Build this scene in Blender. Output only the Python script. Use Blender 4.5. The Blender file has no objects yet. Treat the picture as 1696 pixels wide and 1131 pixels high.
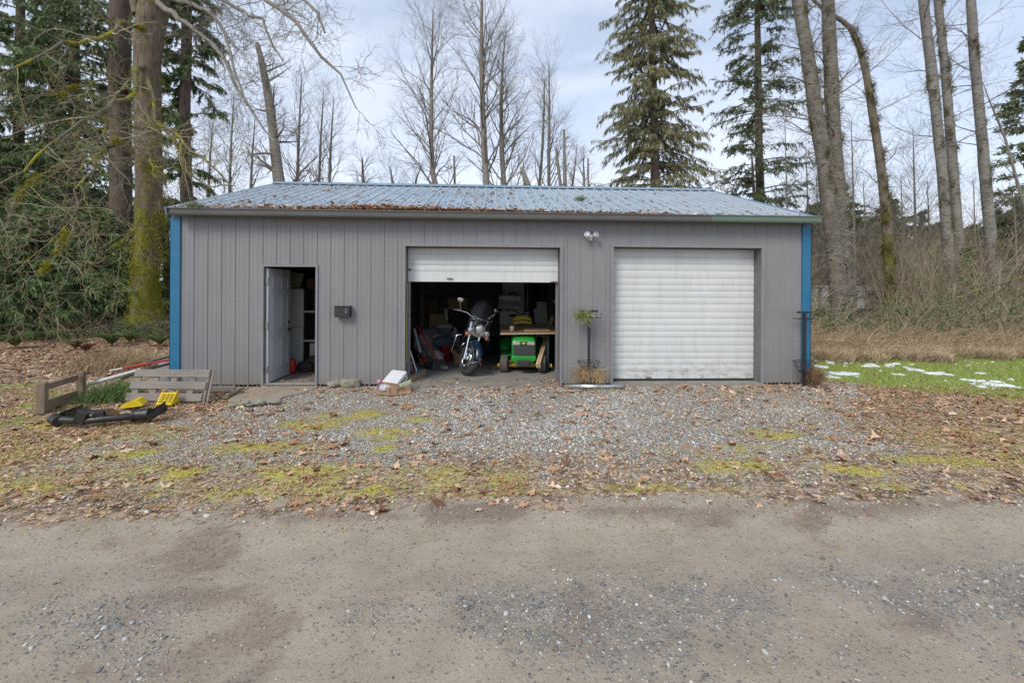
import bpy, math, random
import numpy as np
from mathutils import Vector, Matrix
rad = math.radians
random.seed(7)
RG = np.random.default_rng(11)
S = bpy.context.scene
COL = S.collection

# ------------------------------------------------------------------ camera
FPX, YAW, ROLL, CAMH, CAMD, HORY, CX = 754.0, rad(2.66), rad(0.33), 1.66, 8.0, 481.0, 848.0
cd = bpy.data.cameras.new('camera'); cam = bpy.data.objects.new('camera', cd); COL.objects.link(cam)
cd.sensor_width = 36; cd.lens = 36*FPX/1696; cd.shift_y = -(565.5-HORY)/1696
cd.clip_start = 0.05; cd.clip_end = 2000
cam.matrix_world = Matrix.Translation((0, -CAMD, CAMH)) @ Matrix.Rotation(-YAW, 4, 'Z') @ Matrix.Rotation(rad(90), 4, 'X') @ Matrix.Rotation(ROLL, 4, 'Z')
S.camera = cam

def _ray(px, py):
    x = px-CX; y = HORY-py
    u = (x*math.cos(ROLL)-y*math.sin(ROLL))/FPX; w = (x*math.sin(ROLL)+y*math.cos(ROLL))/FPX
    return (u*math.cos(YAW)+math.sin(YAW), math.cos(YAW)-u*math.sin(YAW), w)
def W(px, py, Y):            # point of the world at depth plane Y (measured from the photograph)
    r = _ray(px, py); t = (Y+CAMD)/r[1]; return Vector((r[0]*t, Y, CAMH+r[2]*t))
def G(px, py, z=0.0):        # point of the ground plane
    r = _ray(px, py); t = (z-CAMH)/r[2]; return Vector((r[0]*t, -CAMD+r[1]*t, z))

# ------------------------------------------------------------------ light
SUN_EL, SUN_AZ = rad(42), rad(215)      # azimuth clockwise from +Y
w = bpy.data.worlds.new('World'); S.world = w; w.use_nodes = True
nt = w.node_tree; N = nt.nodes; L = nt.links; N.clear()
out = N.new('ShaderNodeOutputWorld'); bg = N.new('ShaderNodeBackground')
sky = N.new('ShaderNodeTexSky'); sky.sky_type = 'NISHITA'; sky.sun_disc = False
sky.sun_elevation = SUN_EL; sky.sun_rotation = SUN_AZ; sky.air_density = 1.0; sky.dust_density = 0.4; sky.ozone_density = 3.0
tc = N.new('ShaderNodeTexCoord'); mp = N.new('ShaderNodeMapping'); mp.inputs['Scale'].default_value = (1.0, 1.0, 3.2)
mp.inputs['Rotation'].default_value = (0.15, 0.25, 0.4)
nz = N.new('ShaderNodeTexNoise'); nz.inputs['Scale'].default_value = 2.1; nz.inputs['Detail'].default_value = 7; nz.inputs['Roughness'].default_value = 0.55
nz.inputs['Distortion'].default_value = 0.6
cr = N.new('ShaderNodeValToRGB'); cr.color_ramp.elements[0].position = 0.36; cr.color_ramp.elements[1].position = 0.68
cr.color_ramp.elements[0].color = (0.48,)*3+(1,); cr.color_ramp.elements[1].color = (0.86,)*3+(1,)
sx = N.new('ShaderNodeSeparateXYZ'); mr = N.new('ShaderNodeMapRange')
mr.inputs['From Min'].default_value = 0.0; mr.inputs['From Max'].default_value = 0.42; mr.inputs['To Min'].default_value = 0.55; mr.inputs['To Max'].default_value = 0.0
mx = N.new('ShaderNodeMath'); mx.operation = 'MAXIMUM'
ad = N.new('ShaderNodeMath'); ad.operation = 'ADD'; ad.use_clamp = True
mix = N.new('ShaderNodeMix'); mix.data_type = 'RGBA'
L.new(tc.outputs['Generated'], mp.inputs[0]); L.new(mp.outputs[0], nz.inputs['Vector']); L.new(nz.outputs['Fac'], cr.inputs[0])
L.new(tc.outputs['Generated'], sx.inputs[0]); L.new(sx.outputs['Z'], mr.inputs['Value'])
L.new(cr.outputs[0], ad.inputs[0]); L.new(mr.outputs[0], ad.inputs[1])
L.new(ad.outputs[0], mix.inputs[0]); L.new(sky.outputs[0], mix.inputs[6]); mix.inputs[7].default_value = (5.45, 6.0, 6.95, 1)
L.new(mix.outputs[2], bg.inputs[0]); bg.inputs[1].default_value = 0.10; L.new(bg.outputs[0], out.inputs[0])
sd = bpy.data.lights.new('sun', 'SUN'); sd.energy = 1.5; sd.angle = rad(22); sd.color = (1, 0.93, 0.82)
sun = bpy.data.objects.new('sun', sd); COL.objects.link(sun)
sv = Vector((math.sin(SUN_AZ)*math.cos(SUN_EL), math.cos(SUN_AZ)*math.cos(SUN_EL), math.sin(SUN_EL)))
sun.rotation_euler = sv.to_track_quat('Z', 'Y').to_euler(); sun.location = (-20, -30, 30)
S.view_settings.view_transform = 'Standard'; S.view_settings.look = 'None'; S.view_settings.gamma = 1; S.view_settings.exposure = 0.74
S.render.film_transparent = False

# ------------------------------------------------------------------ materials
def srgb(r, g, b):
    f = lambda c: (c/255/12.92) if c/255 <= 0.04045 else ((c/255+0.055)/1.055)**2.4
    return (f(r), f(g), f(b), 1)
def lin(*c): return (c[0], c[1], c[2], 1)
class NB:
    def __init__(s, name):
        s.m = bpy.data.materials.new(name); s.m.use_nodes = True; s.t = s.m.node_tree; s.t.nodes.clear()
        s.o = s.n('OutputMaterial'); s.p = s.n('BsdfPrincipled'); s.l(s.p.outputs[0], s.o.inputs[0])
        s.tc = s.n('TexCoord'); s.pos = s.tc.outputs['Object']
    def n(s, k, **kw):
        q = s.t.nodes.new('ShaderNode'+k)
        for a, b in kw.items(): setattr(q, a, b)
        return q
    def l(s, a, b): s.t.links.new(a, b)
    def noise(s, sc, det=4, rough=0.55, vec=None, dist=0):
        q = s.n('TexNoise'); q.inputs['Scale'].default_value = sc; q.inputs['Detail'].default_value = det; q.inputs['Roughness'].default_value = rough
        q.inputs['Distortion'].default_value = dist
        s.l(vec or s.pos, q.inputs['Vector']); return q.outputs['Fac']
    def vor(s, sc, out='Color', vec=None, feat='F1'):
        q = s.n('TexVoronoi', feature=feat); q.inputs['Scale'].default_value = sc; s.l(vec or s.pos, q.inputs['Vector']); return q.outputs[out]
    def ramp(s, fac, stops):
        q = s.n('ValToRGB'); e = q.color_ramp.elements
        while len(e) < len(stops): e.new(0.5)
        for i, (p, c) in enumerate(stops): e[i].position = p; e[i].color = c if len(c) == 4 else (*c, 1)
        s.l(fac, q.inputs[0]); return q.outputs[0]
    def mixc(s, f, a, b, bt='MIX'):
        q = s.n('Mix', data_type='RGBA', blend_type=bt)
        for v, k in ((f, 0), (a, 6), (b, 7)):
            if isinstance(v, (int, float)): q.inputs[k].default_value = v
            elif isinstance(v, tuple): q.inputs[k].default_value = v
            else: s.l(v, q.inputs[k])
        return q.outputs[2]
    def math(s, op, a, b=0.0, clamp=False):
        q = s.n('Math', operation=op, use_clamp=clamp)
        for v, k in ((a, 0), (b, 1)):
            if isinstance(v, (int, float)): q.inputs[k].default_value = v
            else: s.l(v, q.inputs[k])
        return q.outputs[0]
    def mapr(s, v, a, b, c=0, d=1):
        q = s.n('MapRange'); s.l(v, q.inputs[0])
        for k, x in zip((1, 2, 3, 4), (a, b, c, d)): q.inputs[k].default_value = x
        return q.outputs[0]
    def scale(s, v):
        q = s.n('Mapping'); q.inputs['Scale'].default_value = v; s.l(s.pos, q.inputs[0]); return q.outputs[0]
    def bump(s, h, st=0.3, d=0.01, prev=None):
        q = s.n('Bump'); q.inputs['Strength'].default_value = st; q.inputs['Distance'].default_value = d; s.l(h, q.inputs['Height'])
        if prev: s.l(prev, q.inputs['Normal'])
        return q.outputs[0]
    def set(s, col=None, rough=None, metal=None, nrm=None, spec=None):
        for v, k in ((col, 'Base Color'), (rough, 'Roughness'), (metal, 'Metallic'), (nrm, 'Normal'), (spec, 'Specular IOR Level')):
            if v is None: continue
            if isinstance(v, (int, float, tuple)): s.p.inputs[k].default_value = v
            else: s.l(v, s.p.inputs[k])
        return s.m
_mc = {}
def PM(name, c1, c2=None, sc=8, rough=0.6, metal=0.0, bump=0.0, bsc=None, stretch=None, spec=None, det=5):
    """painted / plain material: noise between two colours, optional bump"""
    if name in _mc: return _mc[name]
    b = NB(name); c2 = c2 or tuple(x*0.75 for x in c1[:3])+(1,)
    vec = b.scale(stretch) if stretch else None
    f = b.noise(sc, det, 0.6, vec); col = b.ramp(f, [(0.3, c1), (0.7, c2)])
    nr = b.bump(b.noise(bsc or sc*6, 4, 0.6, vec), bump, 0.01) if bump else None
    b.set(col, b.mapr(b.noise(sc*2.3, 3), 0.2, 0.8, max(rough-0.1, 0.03), min(rough+0.12, 1)), metal, nr, spec)
    _mc[name] = b.m; return b.m

# ------------------------------------------------------------------ mesh helpers
def link(o, parent=None):
    COL.objects.link(o)
    if parent is not None: o.parent = parent
    return o
class MB:
    def __init__(s): s.v = []; s.f = []; s.mi = []; s.sm = []
    def add(s, vs, fs, m=0, smooth=False, M=None):
        o = len(s.v)
        s.v += [tuple(M @ Vector(a)) if M is not None else tuple(a) for a in vs]
        for f in fs: s.f.append([i+o for i in f]); s.mi.append(m); s.sm.append(smooth)
        return s
    def box(s, x0, x1, y0, y1, z0, z1, M=None, m=0):
        vs = [(x, y, z) for z in (z0, z1) for y in (y0, y1) for x in (x0, x1)]
        return s.add(vs, [(0, 2, 3, 1), (4, 5, 7, 6), (0, 1, 5, 4), (2, 6, 7, 3), (0, 4, 6, 2), (1, 3, 7, 5)], m, False, M)
    def beam(s, a, b, wd, th, m=0, up=(0, 0, 1)):      # rectangular bar from a to b, wd across, th along 'up'
        a = Vector(a); b = Vector(b); t = (b-a).normalized(); u = Vector(up); x = t.cross(u)
        x = x.normalized() if x.length > 1e-4 else Vector((1, 0, 0)); z = x.cross(t).normalized()
        vs = [p + x*sx*wd/2 + z*sz*th/2 for p in (a, b) for sz in (-1, 1) for sx in (-1, 1)]
        return s.add(vs, [(0, 2, 3, 1), (4, 5, 7, 6), (0, 1, 5, 4), (2, 6, 7, 3), (0, 4, 6, 2), (1, 3, 7, 5)], m)
    def tube(s, pts, r, n=8, m=0, cap=True, M=None, closed=False):
        pts = [Vector(p) for p in pts]; k = len(pts); rs = r if isinstance(r, (list, tuple)) else [r]*k
        vs = []; ref = None
        for i, p in enumerate(pts):
            if closed: t = pts[(i+1) % k]-pts[i-1]
            else: t = pts[min(i+1, k-1)]-pts[max(i-1, 0)]
            t = t.normalized() if t.length > 1e-9 else Vector((0, 0, 1))
            if ref is None:
                ref = t.cross(Vector((0.3, 0.2, 1)) if abs(t.z) < 0.9 else Vector((1, 0, 0))).normalized()
            u = (ref - t*ref.dot(t)).normalized(); ref = u; v = t.cross(u)
            for j in range(n):
                a = 2*math.pi*j/n; vs.append(p+(u*math.cos(a)+v*math.sin(a))*rs[i])
        fs = []; kk = k if closed else k-1
        for i in range(kk):
            i2 = (i+1) % k
            for j in range(n): j2 = (j+1) % n; fs.append((i*n+j, i*n+j2, i2*n+j2, i2*n+j))
        s.add(vs, fs, m, True, M)
        if cap and not closed:
            s.add(vs[:n], [tuple(range(n))[::-1]], m, False, M); s.add(vs[-n:], [tuple(range(n))], m, False, M)
        return s
    def lathe(s, prof, n=24, M=None, m=0, smooth=True, arc=2*math.pi):   # (radius, height) about local z
        vs = [(r*math.cos(arc*j/n), r*math.sin(arc*j/n), z) for r, z in prof for j in range(n)]
        fs = []
        for i in range(len(prof)-1):
            for j in range(n): j2 = (j+1) % n; fs.append((i*n+j, i*n+j2, (i+1)*n+j2, (i+1)*n+j))
        return s.add(vs, fs, m, smooth, M)
    def prism(s, poly, y0, y1, M=None, m=0, smooth=False):    # polygon in xz, extruded along y
        n = len(poly); vs = [(x, y0, z) for x, z in poly]+[(x, y1, z) for x, z in poly]
        fs = [tuple(range(n)), tuple(range(2*n-1, n-1, -1))]+[(i, i+n, (i+1) % n+n, (i+1) % n) for i in range(n)]
        return s.add(vs, fs, m, smooth, M)
    def ball(s, c, r, M=None, m=0, nu=14, nv=9, jit=0, sq=1.0):
        c = Vector(c); r = r if isinstance(r, (tuple, list)) else (r, r, r); vs = []; fs = []
        g = lambda a: math.copysign(abs(a)**sq, a)
        for i in range(nv+1):
            th = math.pi*i/nv
            for j in range(nu):
                ph = 2*math.pi*j/nu; q = 1+(random.uniform(-jit, jit) if 0 < i < nv else 0)
                vs.append((c.x+r[0]*q*g(math.sin(th))*g(math.cos(ph)), c.y+r[1]*q*g(math.sin(th))*g(math.sin(ph)), c.z+r[2]*q*g(math.cos(th))))
        for i in range(nv):
            for j in range(nu): j2 = (j+1) % nu; fs.append((i*nu+j, (i+1)*nu+j, (i+1)*nu+j2, i*nu+j2))
        return s.add(vs, fs, m, True, M)
    def build(s, name, mat, parent=None, bevel=0, subd=0, **tags):
        me = bpy.data.meshes.new(name); me.from_pydata([tuple(v) for v in s.v], [], s.f)
        for q in (mat if isinstance(mat, (list, tuple)) else [mat]): me.materials.append(q)
        me.polygons.foreach_set('material_index', s.mi); me.polygons.foreach_set('use_smooth', s.sm); me.update()
        o = bpy.data.objects.new(name, me); link(o, parent)
        if bevel:
            b = o.modifiers.new('bevel', 'BEVEL'); b.width = bevel; b.segments = 2; b.limit_method = 'ANGLE'; b.angle_limit = rad(40)
        if subd:
            b = o.modifiers.new('sub', 'SUBSURF'); b.levels = subd; b.render_levels = subd
        if tags: tag(o, **tags)
        return o
def tag(o, label=None, cat=None, group=None, kind=None):
    if label: o['label'] = label
    if cat: o['category'] = cat
    if group: o['group'] = group
    if kind: o['kind'] = kind
    return o
def root(name, label, cat, loc=(0, 0, 0), rz=0, group=None):
    o = bpy.data.objects.new(name, None); o.empty_display_size = 0.2; link(o); o.location = loc; o.rotation_euler = (0, 0, rz)
    return tag(o, label, cat, group)
def copy_tree(o, parent=None):
    c = o.copy(); COL.objects.link(c); c.parent = parent
    for ch in list(o.children): copy_tree(ch, c)
    return c

# numpy meshes: V (n,3), F (m,k) all same k
def npmesh(name, V, F, mat, parent=None, smooth=False, attr=None, cols=None, mi=None, **tags):
    me = bpy.data.meshes.new(name); V = np.asarray(V, np.float32); F = np.asarray(F, np.int32); k = F.shape[1]
    me.vertices.add(len(V)); me.vertices.foreach_set('co', V.ravel())
    me.loops.add(F.size); me.loops.foreach_set('vertex_index', F.ravel())
    me.polygons.add(len(F)); me.polygons.foreach_set('loop_start', np.arange(0, F.size, k, dtype=np.int32))
    if smooth: me.polygons.foreach_set('use_smooth', np.ones(len(F), bool))
    for q in (mat if isinstance(mat, (list, tuple)) else [mat]): me.materials.append(q)
    if mi is not None: me.polygons.foreach_set('material_index', np.asarray(mi, np.int32))
    me.update(calc_edges=True)
    if attr is not None:       # face float attribute
        a = me.attributes.new('rnd', 'FLOAT', 'FACE'); a.data.foreach_set('value', np.asarray(attr, np.float32))
    if cols:
        for nm, c in cols.items():
            a = me.attributes.new(nm, 'FLOAT_COLOR', 'POINT'); a.data.foreach_set('color', np.asarray(c, np.float32).ravel())
    o = bpy.data.objects.new(name, me); link(o, parent)
    if tags: tag(o, **tags)
    return o
def nrm(a): return a/np.maximum(np.linalg.norm(a, axis=-1, keepdims=True), 1e-9)
def tubes(P, R, s=4):
    n, k, _ = P.shape; T = nrm(np.gradient(P, axis=1)); U = nrm(np.cross(T, np.array([.31, .87, .12]))); V = np.cross(T, U)
    a = np.arange(s)*2*np.pi/s
    X = P[:, :, None]+R[:, :, None, None]*(np.cos(a)[None, None, :, None]*U[:, :, None]+np.sin(a)[None, None, :, None]*V[:, :, None])
    i = np.arange(n)[:, None, None]*k*s; j = np.arange(k-1)[None, :, None]*s; q = np.arange(s)[None, None, :]; q2 = (q+1) % s
    F = np.stack([i+j+q, i+j+q2, i+j+s+q2, i+j+s+q], -1).reshape(-1, 4)
    return X.reshape(-1, 3), F
def join(parts):
    vs = []; fs = []; o = 0
    for v, f in parts: vs.append(v); fs.append(f+o); o += len(v)
    return np.concatenate(vs), np.concatenate(fs)
def resample(pts, r, k):      # one polyline -> (1,k,3),(1,k)
    pts = np.array([tuple(p) for p in pts], float); d = np.r_[0, np.cumsum(np.linalg.norm(np.diff(pts, axis=0), axis=1))]
    t = np.linspace(0, d[-1], k)
    return np.stack([np.interp(t, d, pts[:, i]) for i in range(3)], -1)[None], np.interp(t, d, r)[None]
def kids(P, R, nk, t0, t1, ln, ang, k=6, rr=0.5, wob=0.15, grav=0.0, taper=0.2, rmin=0.004, short=0.5, bias=None, lenpow=None):
    """nk child branches on every parent polyline"""
    n, K, _ = P.shape
    t = (np.arange(nk)[None]+RG.random((n, nk)))/nk*(t1-t0)+t0; x = t*(K-1); i = np.minimum(x.astype(int), K-2); f = (x-i)[..., None]
    ii = np.arange(n)[:, None]
    p = P[ii, i]*(1-f)+P[ii, i+1]*f; T = nrm(P[ii, i+1]-P[ii, i]); r0 = (R[ii, i]*(1-f[..., 0])+R[ii, i+1]*f[..., 0])*rr
    U = nrm(np.cross(T, np.array([.31, .87, .12]))); V = np.cross(T, U); ph = RG.random((n, nk))*2*np.pi
    a = ang*(0.75+0.5*RG.random((n, nk)))
    d = np.cos(a)[..., None]*T+np.sin(a)[..., None]*(np.cos(ph)[..., None]*U+np.sin(ph)[..., None]*V)
    if bias is not None: d = nrm(d+np.array(bias))
    l = ln*(1-short*(t-t0)/max(t1-t0, 1e-6))*(0.6+0.6*RG.random((n, nk)))
    p = p.reshape(-1, 3); d = nrm(d.reshape(-1, 3)); l = l.reshape(-1); r0 = np.maximum(r0.reshape(-1), rmin); m = len(l)
    Q = np.zeros((m, k, 3)); Q[:, 0] = p; st = (l/(k-1))[:, None]
    for j in range(1, k):
        Q[:, j] = Q[:, j-1]+d*st; d = nrm(d+RG.normal(0, wob, (m, 3))+np.array([0, 0, grav]))
    rad_ = r0[:, None]*np.linspace(1, taper, k)[None]
    return Q, np.maximum(rad_, rmin*0.6)
def cards(C, D, Lh, Wd, fold=0.0):
    """diamond leaf cards: centres' base C, direction D, length, width (arrays)"""
    n = len(C); r = nrm(RG.normal(0, 1, (n, 3))); S_ = nrm(np.cross(D, r)); 
    Lh = np.broadcast_to(Lh, (n,))[:, None]; Wd = np.broadcast_to(Wd, (n,))[:, None]
    V = np.stack([C, C+D*Lh*0.45+S_*Wd/2, C+D*Lh, C+D*Lh*0.45-S_*Wd/2], 1).reshape(-1, 3)
    F = np.arange(n*4).reshape(n, 4); return V, F
# ------------------------------------------------------------------ ground
def vnoise(x, y, sc, seed=0):
    r = np.random.default_rng(seed); T = r.random((128, 128)); u = np.asarray(x, float)*sc+37.3; v = np.asarray(y, float)*sc+11.7
    i = np.floor(u).astype(int); j = np.floor(v).astype(int); fu = u-i; fv = v-j; fu = fu*fu*(3-2*fu); fv = fv*fv*(3-2*fv)
    g = lambda a, b: T[a % 128, b % 128]
    return (g(i, j)*(1-fu)+g(i+1, j)*fu)*(1-fv)+(g(i, j+1)*(1-fu)+g(i+1, j+1)*fu)*fv
def fbm(x, y, sc, seed=0, o=4):
    s = 0; a = 1; t = 0
    for k in range(o): s = s+a*vnoise(x, y, sc*2**k, seed+k*17); t += a; a *= 0.5
    return s/t
def sst(v, a, b): t = np.clip((v-a)/(b-a), 0, 1); return t*t*(3-2*t)
MOSS = [(585, 682, 75, 9), (640, 712, 60, 10), (530, 700, 70, 10), (440, 735, 80, 12), (120, 792, 170, 18), (300, 772, 120, 14), (1115, 742, 55, 7), (1200, 762, 80, 12),
        (1240, 738, 50, 7), (1460, 800, 60, 10), (1650, 768, 70, 20), (620, 735, 45, 7), (1600, 800, 60, 10), (500, 770, 120, 12), (330, 812, 300, 9), (1120, 805, 120, 9), (1260, 712, 50, 8),
        (620, 798, 160, 8), (850, 812, 160, 5), (60, 700, 60, 12), (1540, 760, 60, 14), (230, 745, 60, 8), (700, 690, 40, 6), (1400, 770, 60, 9)]
_mo = []
for a, b, c, d in MOSS:
    p = G(a, b); q = G(a+c, b); r0 = G(a, b-d); r1 = G(a, b+d); _mo.append((p.x, p.y, abs(q.x-p.x), abs(r0.y-r1.y)/2))
YARD_R = [(-4.5, -3.0, -1.5, -0.6, 0.4), (4.6, 4.5, 5.3, 6.1, 6.3)]
YARD_L = [(-4.5, -3.0, -1.5, -0.6, 0.2), (-5.2, -4.5, -4.0, -3.7, -3.4)]
def grass_edge(x): return np.interp(x, [5.7, 6.0, 8.4, 12, 20], [1.0, 0.6, -1.3, -2.6, -5.0])
def masks(x, y):
    n1 = fbm(x, y, 1.1, 3); n2 = fbm(x, y, 3.7, 9); n3 = fbm(x, y, 0.45, 21)
    road = sst(-4.43+(n1-.5)*.6+(n2-.5)*.45-y, -.34, .30)*sst(y, -13.5, -12.5)
    xl = np.interp(y, *YARD_L)+(n1-.5)*1.5; xr = np.interp(y, *YARD_R)+(n1-.5)*1.5
    grav = sst(x-xl, -.5, .5)*sst(xr-x, -.5, .5)*(1-road)*sst(.35-y, -.1, .1)
    thin = 1-.55*sst(-3.1-y+(n1-.5), -.4, .7)            # the gravel thins out towards the road
    grav = grav*thin*(.55+.6*n2)
    moss = np.zeros_like(x)
    for a, b, c, d in _mo: moss = np.maximum(moss, np.exp(-(((x-a+(n1-.5)*.8)/c)**2+((y-b+(n2-.5)*.5)/d)**2)*.8))
    moss = np.maximum(moss, .62*np.exp(-((y+3.9)/.5)**2)*np.where(x < .5, 1, .45)*sst(fbm(x, y, .9, 91), .38, .60)); moss = np.maximum(moss, .5*sst(-x-2.5, 0, 1.5)*sst(y+4.4, 0, .4)*sst(-1.6-y, 0, .8)); moss = np.maximum(moss, .5*sst(x-3.8, 0, 1.5)*sst(y+4.4, 0, .4)*sst(-1.9-y, 0, .8))
    moss = moss*(1-road)*(.35+.65*sst(n2+.35*n1, .45, .85))
    ge = grass_edge(x)+(n1-.5)*.9
    grass = sst(y-ge, -.35, .35)*sst(4.0+(n1-.5)*1.2-y, -.4, .4)*sst(x, 5.85, 6.15)
    gl = sst(-5.6-x, -.3, .6)*sst(y+3.6, 0, 1)*sst(.6-y, -.5, .7)*sst(n2, .42, .62)*.8
    grass = np.maximum(grass, gl)
    sb = np.zeros_like(x)
    for a, b, c, d in [(1375, 597, 34, 4.5), (1392, 617, 22, 4.5), (1442, 602, 10, 3), (1490, 603, 30, 2.6), (1520, 612, 22, 3), (1560, 617, 46, 3.4), (1610, 628, 40, 3.6), (1660, 637, 34, 4), (1625, 640, 20, 2.5), (1380, 625, 14, 2.5), (1460, 606, 40, 2), (1365, 607, 16, 3)]:
        p = G(a, b); q = G(a+c, b); r0 = G(a, b-d); r1 = G(a, b+d)
        sb = np.maximum(sb, np.exp(-(((x-p.x-(y-p.y)*-.2)/abs(q.x-p.x))**2+((y-p.y)/(abs(r0.y-r1.y)/2))**2)))
    snow = sst(sb+(fbm(x, y, 3.1, 88)-.5)*1.9+(fbm(x, y, 9, 5)-.5)*1.6, .62, .86)*(x > 5.95)*sst(y-ge, -.1, .4)
    litter = np.clip(1-grav-grass, 0, 1)*(1-road)
    stain = np.clip(sst(fbm(x*.5, y, 2.2, 41)+.6*(n2-.5), .52, .80)*.9+.9*np.exp(-((y+4.52+(n1-.5)*.4)/.16)**2)*sst(n2, .3, .6), 0, 1)
    bed = np.exp(-((y+5.62+(n3-.5)*.4)/.27)**2)*sst(fbm(x*.8, y*.8, 1.0, 70), .40, .55)+.45*sst(fbm(x, y, 2.3, 77), .56, .70)*(y < -5.0)
    return dict(road=road, grav=grav, moss=moss, grass=grass, snow=snow, litter=litter, stain=stain, bed=np.clip(bed, 0, 1), n1=n1, n2=n2, n3=n3)
def gheight(x, y, m=None):
    m = m or masks(x, y)
    h = (fbm(x, y, .6, 60)-.5)*.05+(m['n2']-.5)*.018-.018
    h = h-.035*np.exp(-((y+5.0)/.3)**2)*(1-.3*m['n1'])-.03*np.exp(-((y+7.4)/.35)**2)+m['snow']*.045+m['moss']*.015
    h = h*sst(np.maximum(np.maximum(-5.6-x, x-5.9), np.maximum(-.45-y, y-7.3)), -.1, .5)-.012
    far = np.maximum(np.hypot(x, y)-30, 0); return h+far*.004
def axis_pts(lo, a, b, hi, st):
    d = np.arange(a, b+1e-6, st); g = 1.13
    def ext(start, end, sgn):
        r = []; s = st; p = start
        while (p-end)*sgn < 0: s *= g; p += s*sgn; r.append(p)
        return r
    return np.array(ext(a, lo, -1)[::-1]+list(d)+ext(b, hi, 1))
gx = axis_pts(-500, -10, 14, 500, .065); gy = axis_pts(-60, -7.4, 5.2, 700, .06)
X, Y = np.meshgrid(gx, gy); mk = masks(X, Y); Z = gheight(X, Y, mk)
VV = np.stack([X, Y, Z], -1).reshape(-1, 3); ny, nx = X.shape
A4 = np.stack([mk['road'], mk['grav'], mk['moss'], mk['grass']], -1).reshape(-1, 4)
B4 = np.stack([mk['snow'], mk['litter'], mk['stain'], mk['bed']], -1).reshape(-1, 4)
ii = np.arange((ny-1)*(nx-1)); q = (ii//(nx-1))*nx+ii % (nx-1); FF = np.stack([q, q+1, q+nx+1, q+nx], -1)
cxm = X.ravel()[q]; cym = Y.ravel()[q]
isroad = mk['road'].ravel()[q] > .5
isyard = (~isroad) & (cym < -.02) & (cym > -5) & (cxm > np.interp(cym, *YARD_L)) & (cxm < np.interp(cym, *YARD_R))
def ground_mat():
    b = NB('ground_cover'); a = b.n('Attribute', attribute_name='ga'); c = b.n('Attribute', attribute_name='gb')
    sa = b.n('SeparateColor'); sc = b.n('SeparateColor'); b.l(a.outputs['Color'], sa.inputs[0]); b.l(c.outputs['Color'], sc.inputs[0])
    road, grav, moss = sa.outputs[0], sa.outputs[1], sa.outputs[2]; grass = a.outputs['Alpha']
    snow, lit, stain = sc.outputs[0], sc.outputs[1], sc.outputs[2]; bed = c.outputs['Alpha']
    fine = b.noise(60, 6, .7); med = b.noise(9, 6, .65); fin2 = b.noise(170, 4, .7)
    def thr(m, n, wdt=.5, lo=.38, hi=.62):
        return b.mapr(b.math('ADD', m, b.math('MULTIPLY', b.math('SUBTRACT', n, .5), wdt)), lo, hi)
    # compacted silt of the road
    rc = b.ramp(b.math('ADD', b.math('MULTIPLY', b.noise(2.6, 9, .7), .72), b.math('MULTIPLY', b.noise(2.2, 7, .7, b.scale((.35, 3.2, 1))), .28)), [(.3, lin(.29, .238, .18)), (.5, lin(.375, .315, .245)), (.72, lin(.455, .39, .308))])
    rc = b.mixc(b.math('MULTIPLY', thr(stain, b.noise(24, 6, .8), 1.5, .40, 1.25), .8), rc, lin(.16, .10, .075))
    spk = b.ramp(fin2, [(.30, lin(.30, .28, .26)), (.46, lin(.95, .95, .95)), (.62, lin(1.05, 1.05, 1.05)), (.8, lin(1.6, 1.6, 1.6))])
    rc = b.mixc(.85, rc, spk, 'MULTIPLY')
    rc = b.mixc(.8, rc, b.ramp(b.noise(75, 5, .75), [(.34, lin(.48, .45, .42)), (.44, lin(.98, .98, .98)), (.60, lin(1, 1, 1)), (.72, lin(1.25, 1.25, 1.24))]), 'MULTIPLY')
    rc = b.mixc(b.mapr(b.noise(38, 3, .6), .60, .68, 0, .55), rc, lin(.09, .07, .06))
    vv = b.n('TexVoronoi', feature='F1'); vv.inputs['Scale'].default_value = 55; b.l(b.pos, vv.inputs['Vector'])
    hsel = b.n('SeparateColor'); b.l(vv.outputs['Color'], hsel.inputs[0])
    stone = b.ramp(hsel.outputs[1], [(0, lin(.28, .275, .26)), (.45, lin(.49, .475, .44)), (.8, lin(.64, .62, .58)), (1, lin(.78, .75, .70))])
    stone = b.mixc(b.mapr(vv.outputs['Distance'], .28, .62, 0, .85), stone, lin(.12, .11, .095))
    rstone = b.ramp(hsel.outputs[1], [(0, lin(.11, .11, .11)), (.6, lin(.24, .24, .235)), (.88, lin(.36, .355, .34)), (1, lin(.56, .55, .52))])
    rstone = b.mixc(b.mapr(vv.outputs['Distance'], .25, .5, 0, .9), rstone, lin(.16, .14, .115))
    rc = b.mixc(b.math('MULTIPLY', bed, b.mapr(b.noise(12, 5, .7), .4, .6, .2, .8)), rc, lin(.20, .185, .16))
    pick = b.math('GREATER_THAN', b.math('ADD', hsel.outputs[0], b.math('MULTIPLY', bed, .62)), .90)
    rc = b.mixc(b.math('MULTIPLY', pick, b.mapr(vv.outputs['Distance'], .3, .4, 1, 0)), rc, rstone)
    # litter / soil
    vl = b.n('TexVoronoi', feature='F1'); vl.inputs['Scale'].default_value = 15; vl.inputs['Randomness'].default_value = 1
    wv = b.n('Mapping'); wv.inputs['Scale'].default_value = (1, 1, 1); ns = b.n('TexNoise'); ns.inputs['Scale'].default_value = 14; b.l(b.pos, ns.inputs['Vector'])
    vm = b.n('VectorMath', operation='SCALE'); b.l(ns.outputs['Color'], vm.inputs[0]); vm.inputs['Scale'].default_value = .12
    va = b.n('VectorMath', operation='ADD'); b.l(b.pos, va.inputs[0]); b.l(vm.outputs[0], va.inputs[1]); b.l(va.outputs[0], vl.inputs['Vector'])
    hl = b.n('SeparateColor'); b.l(vl.outputs['Color'], hl.inputs[0])
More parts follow.
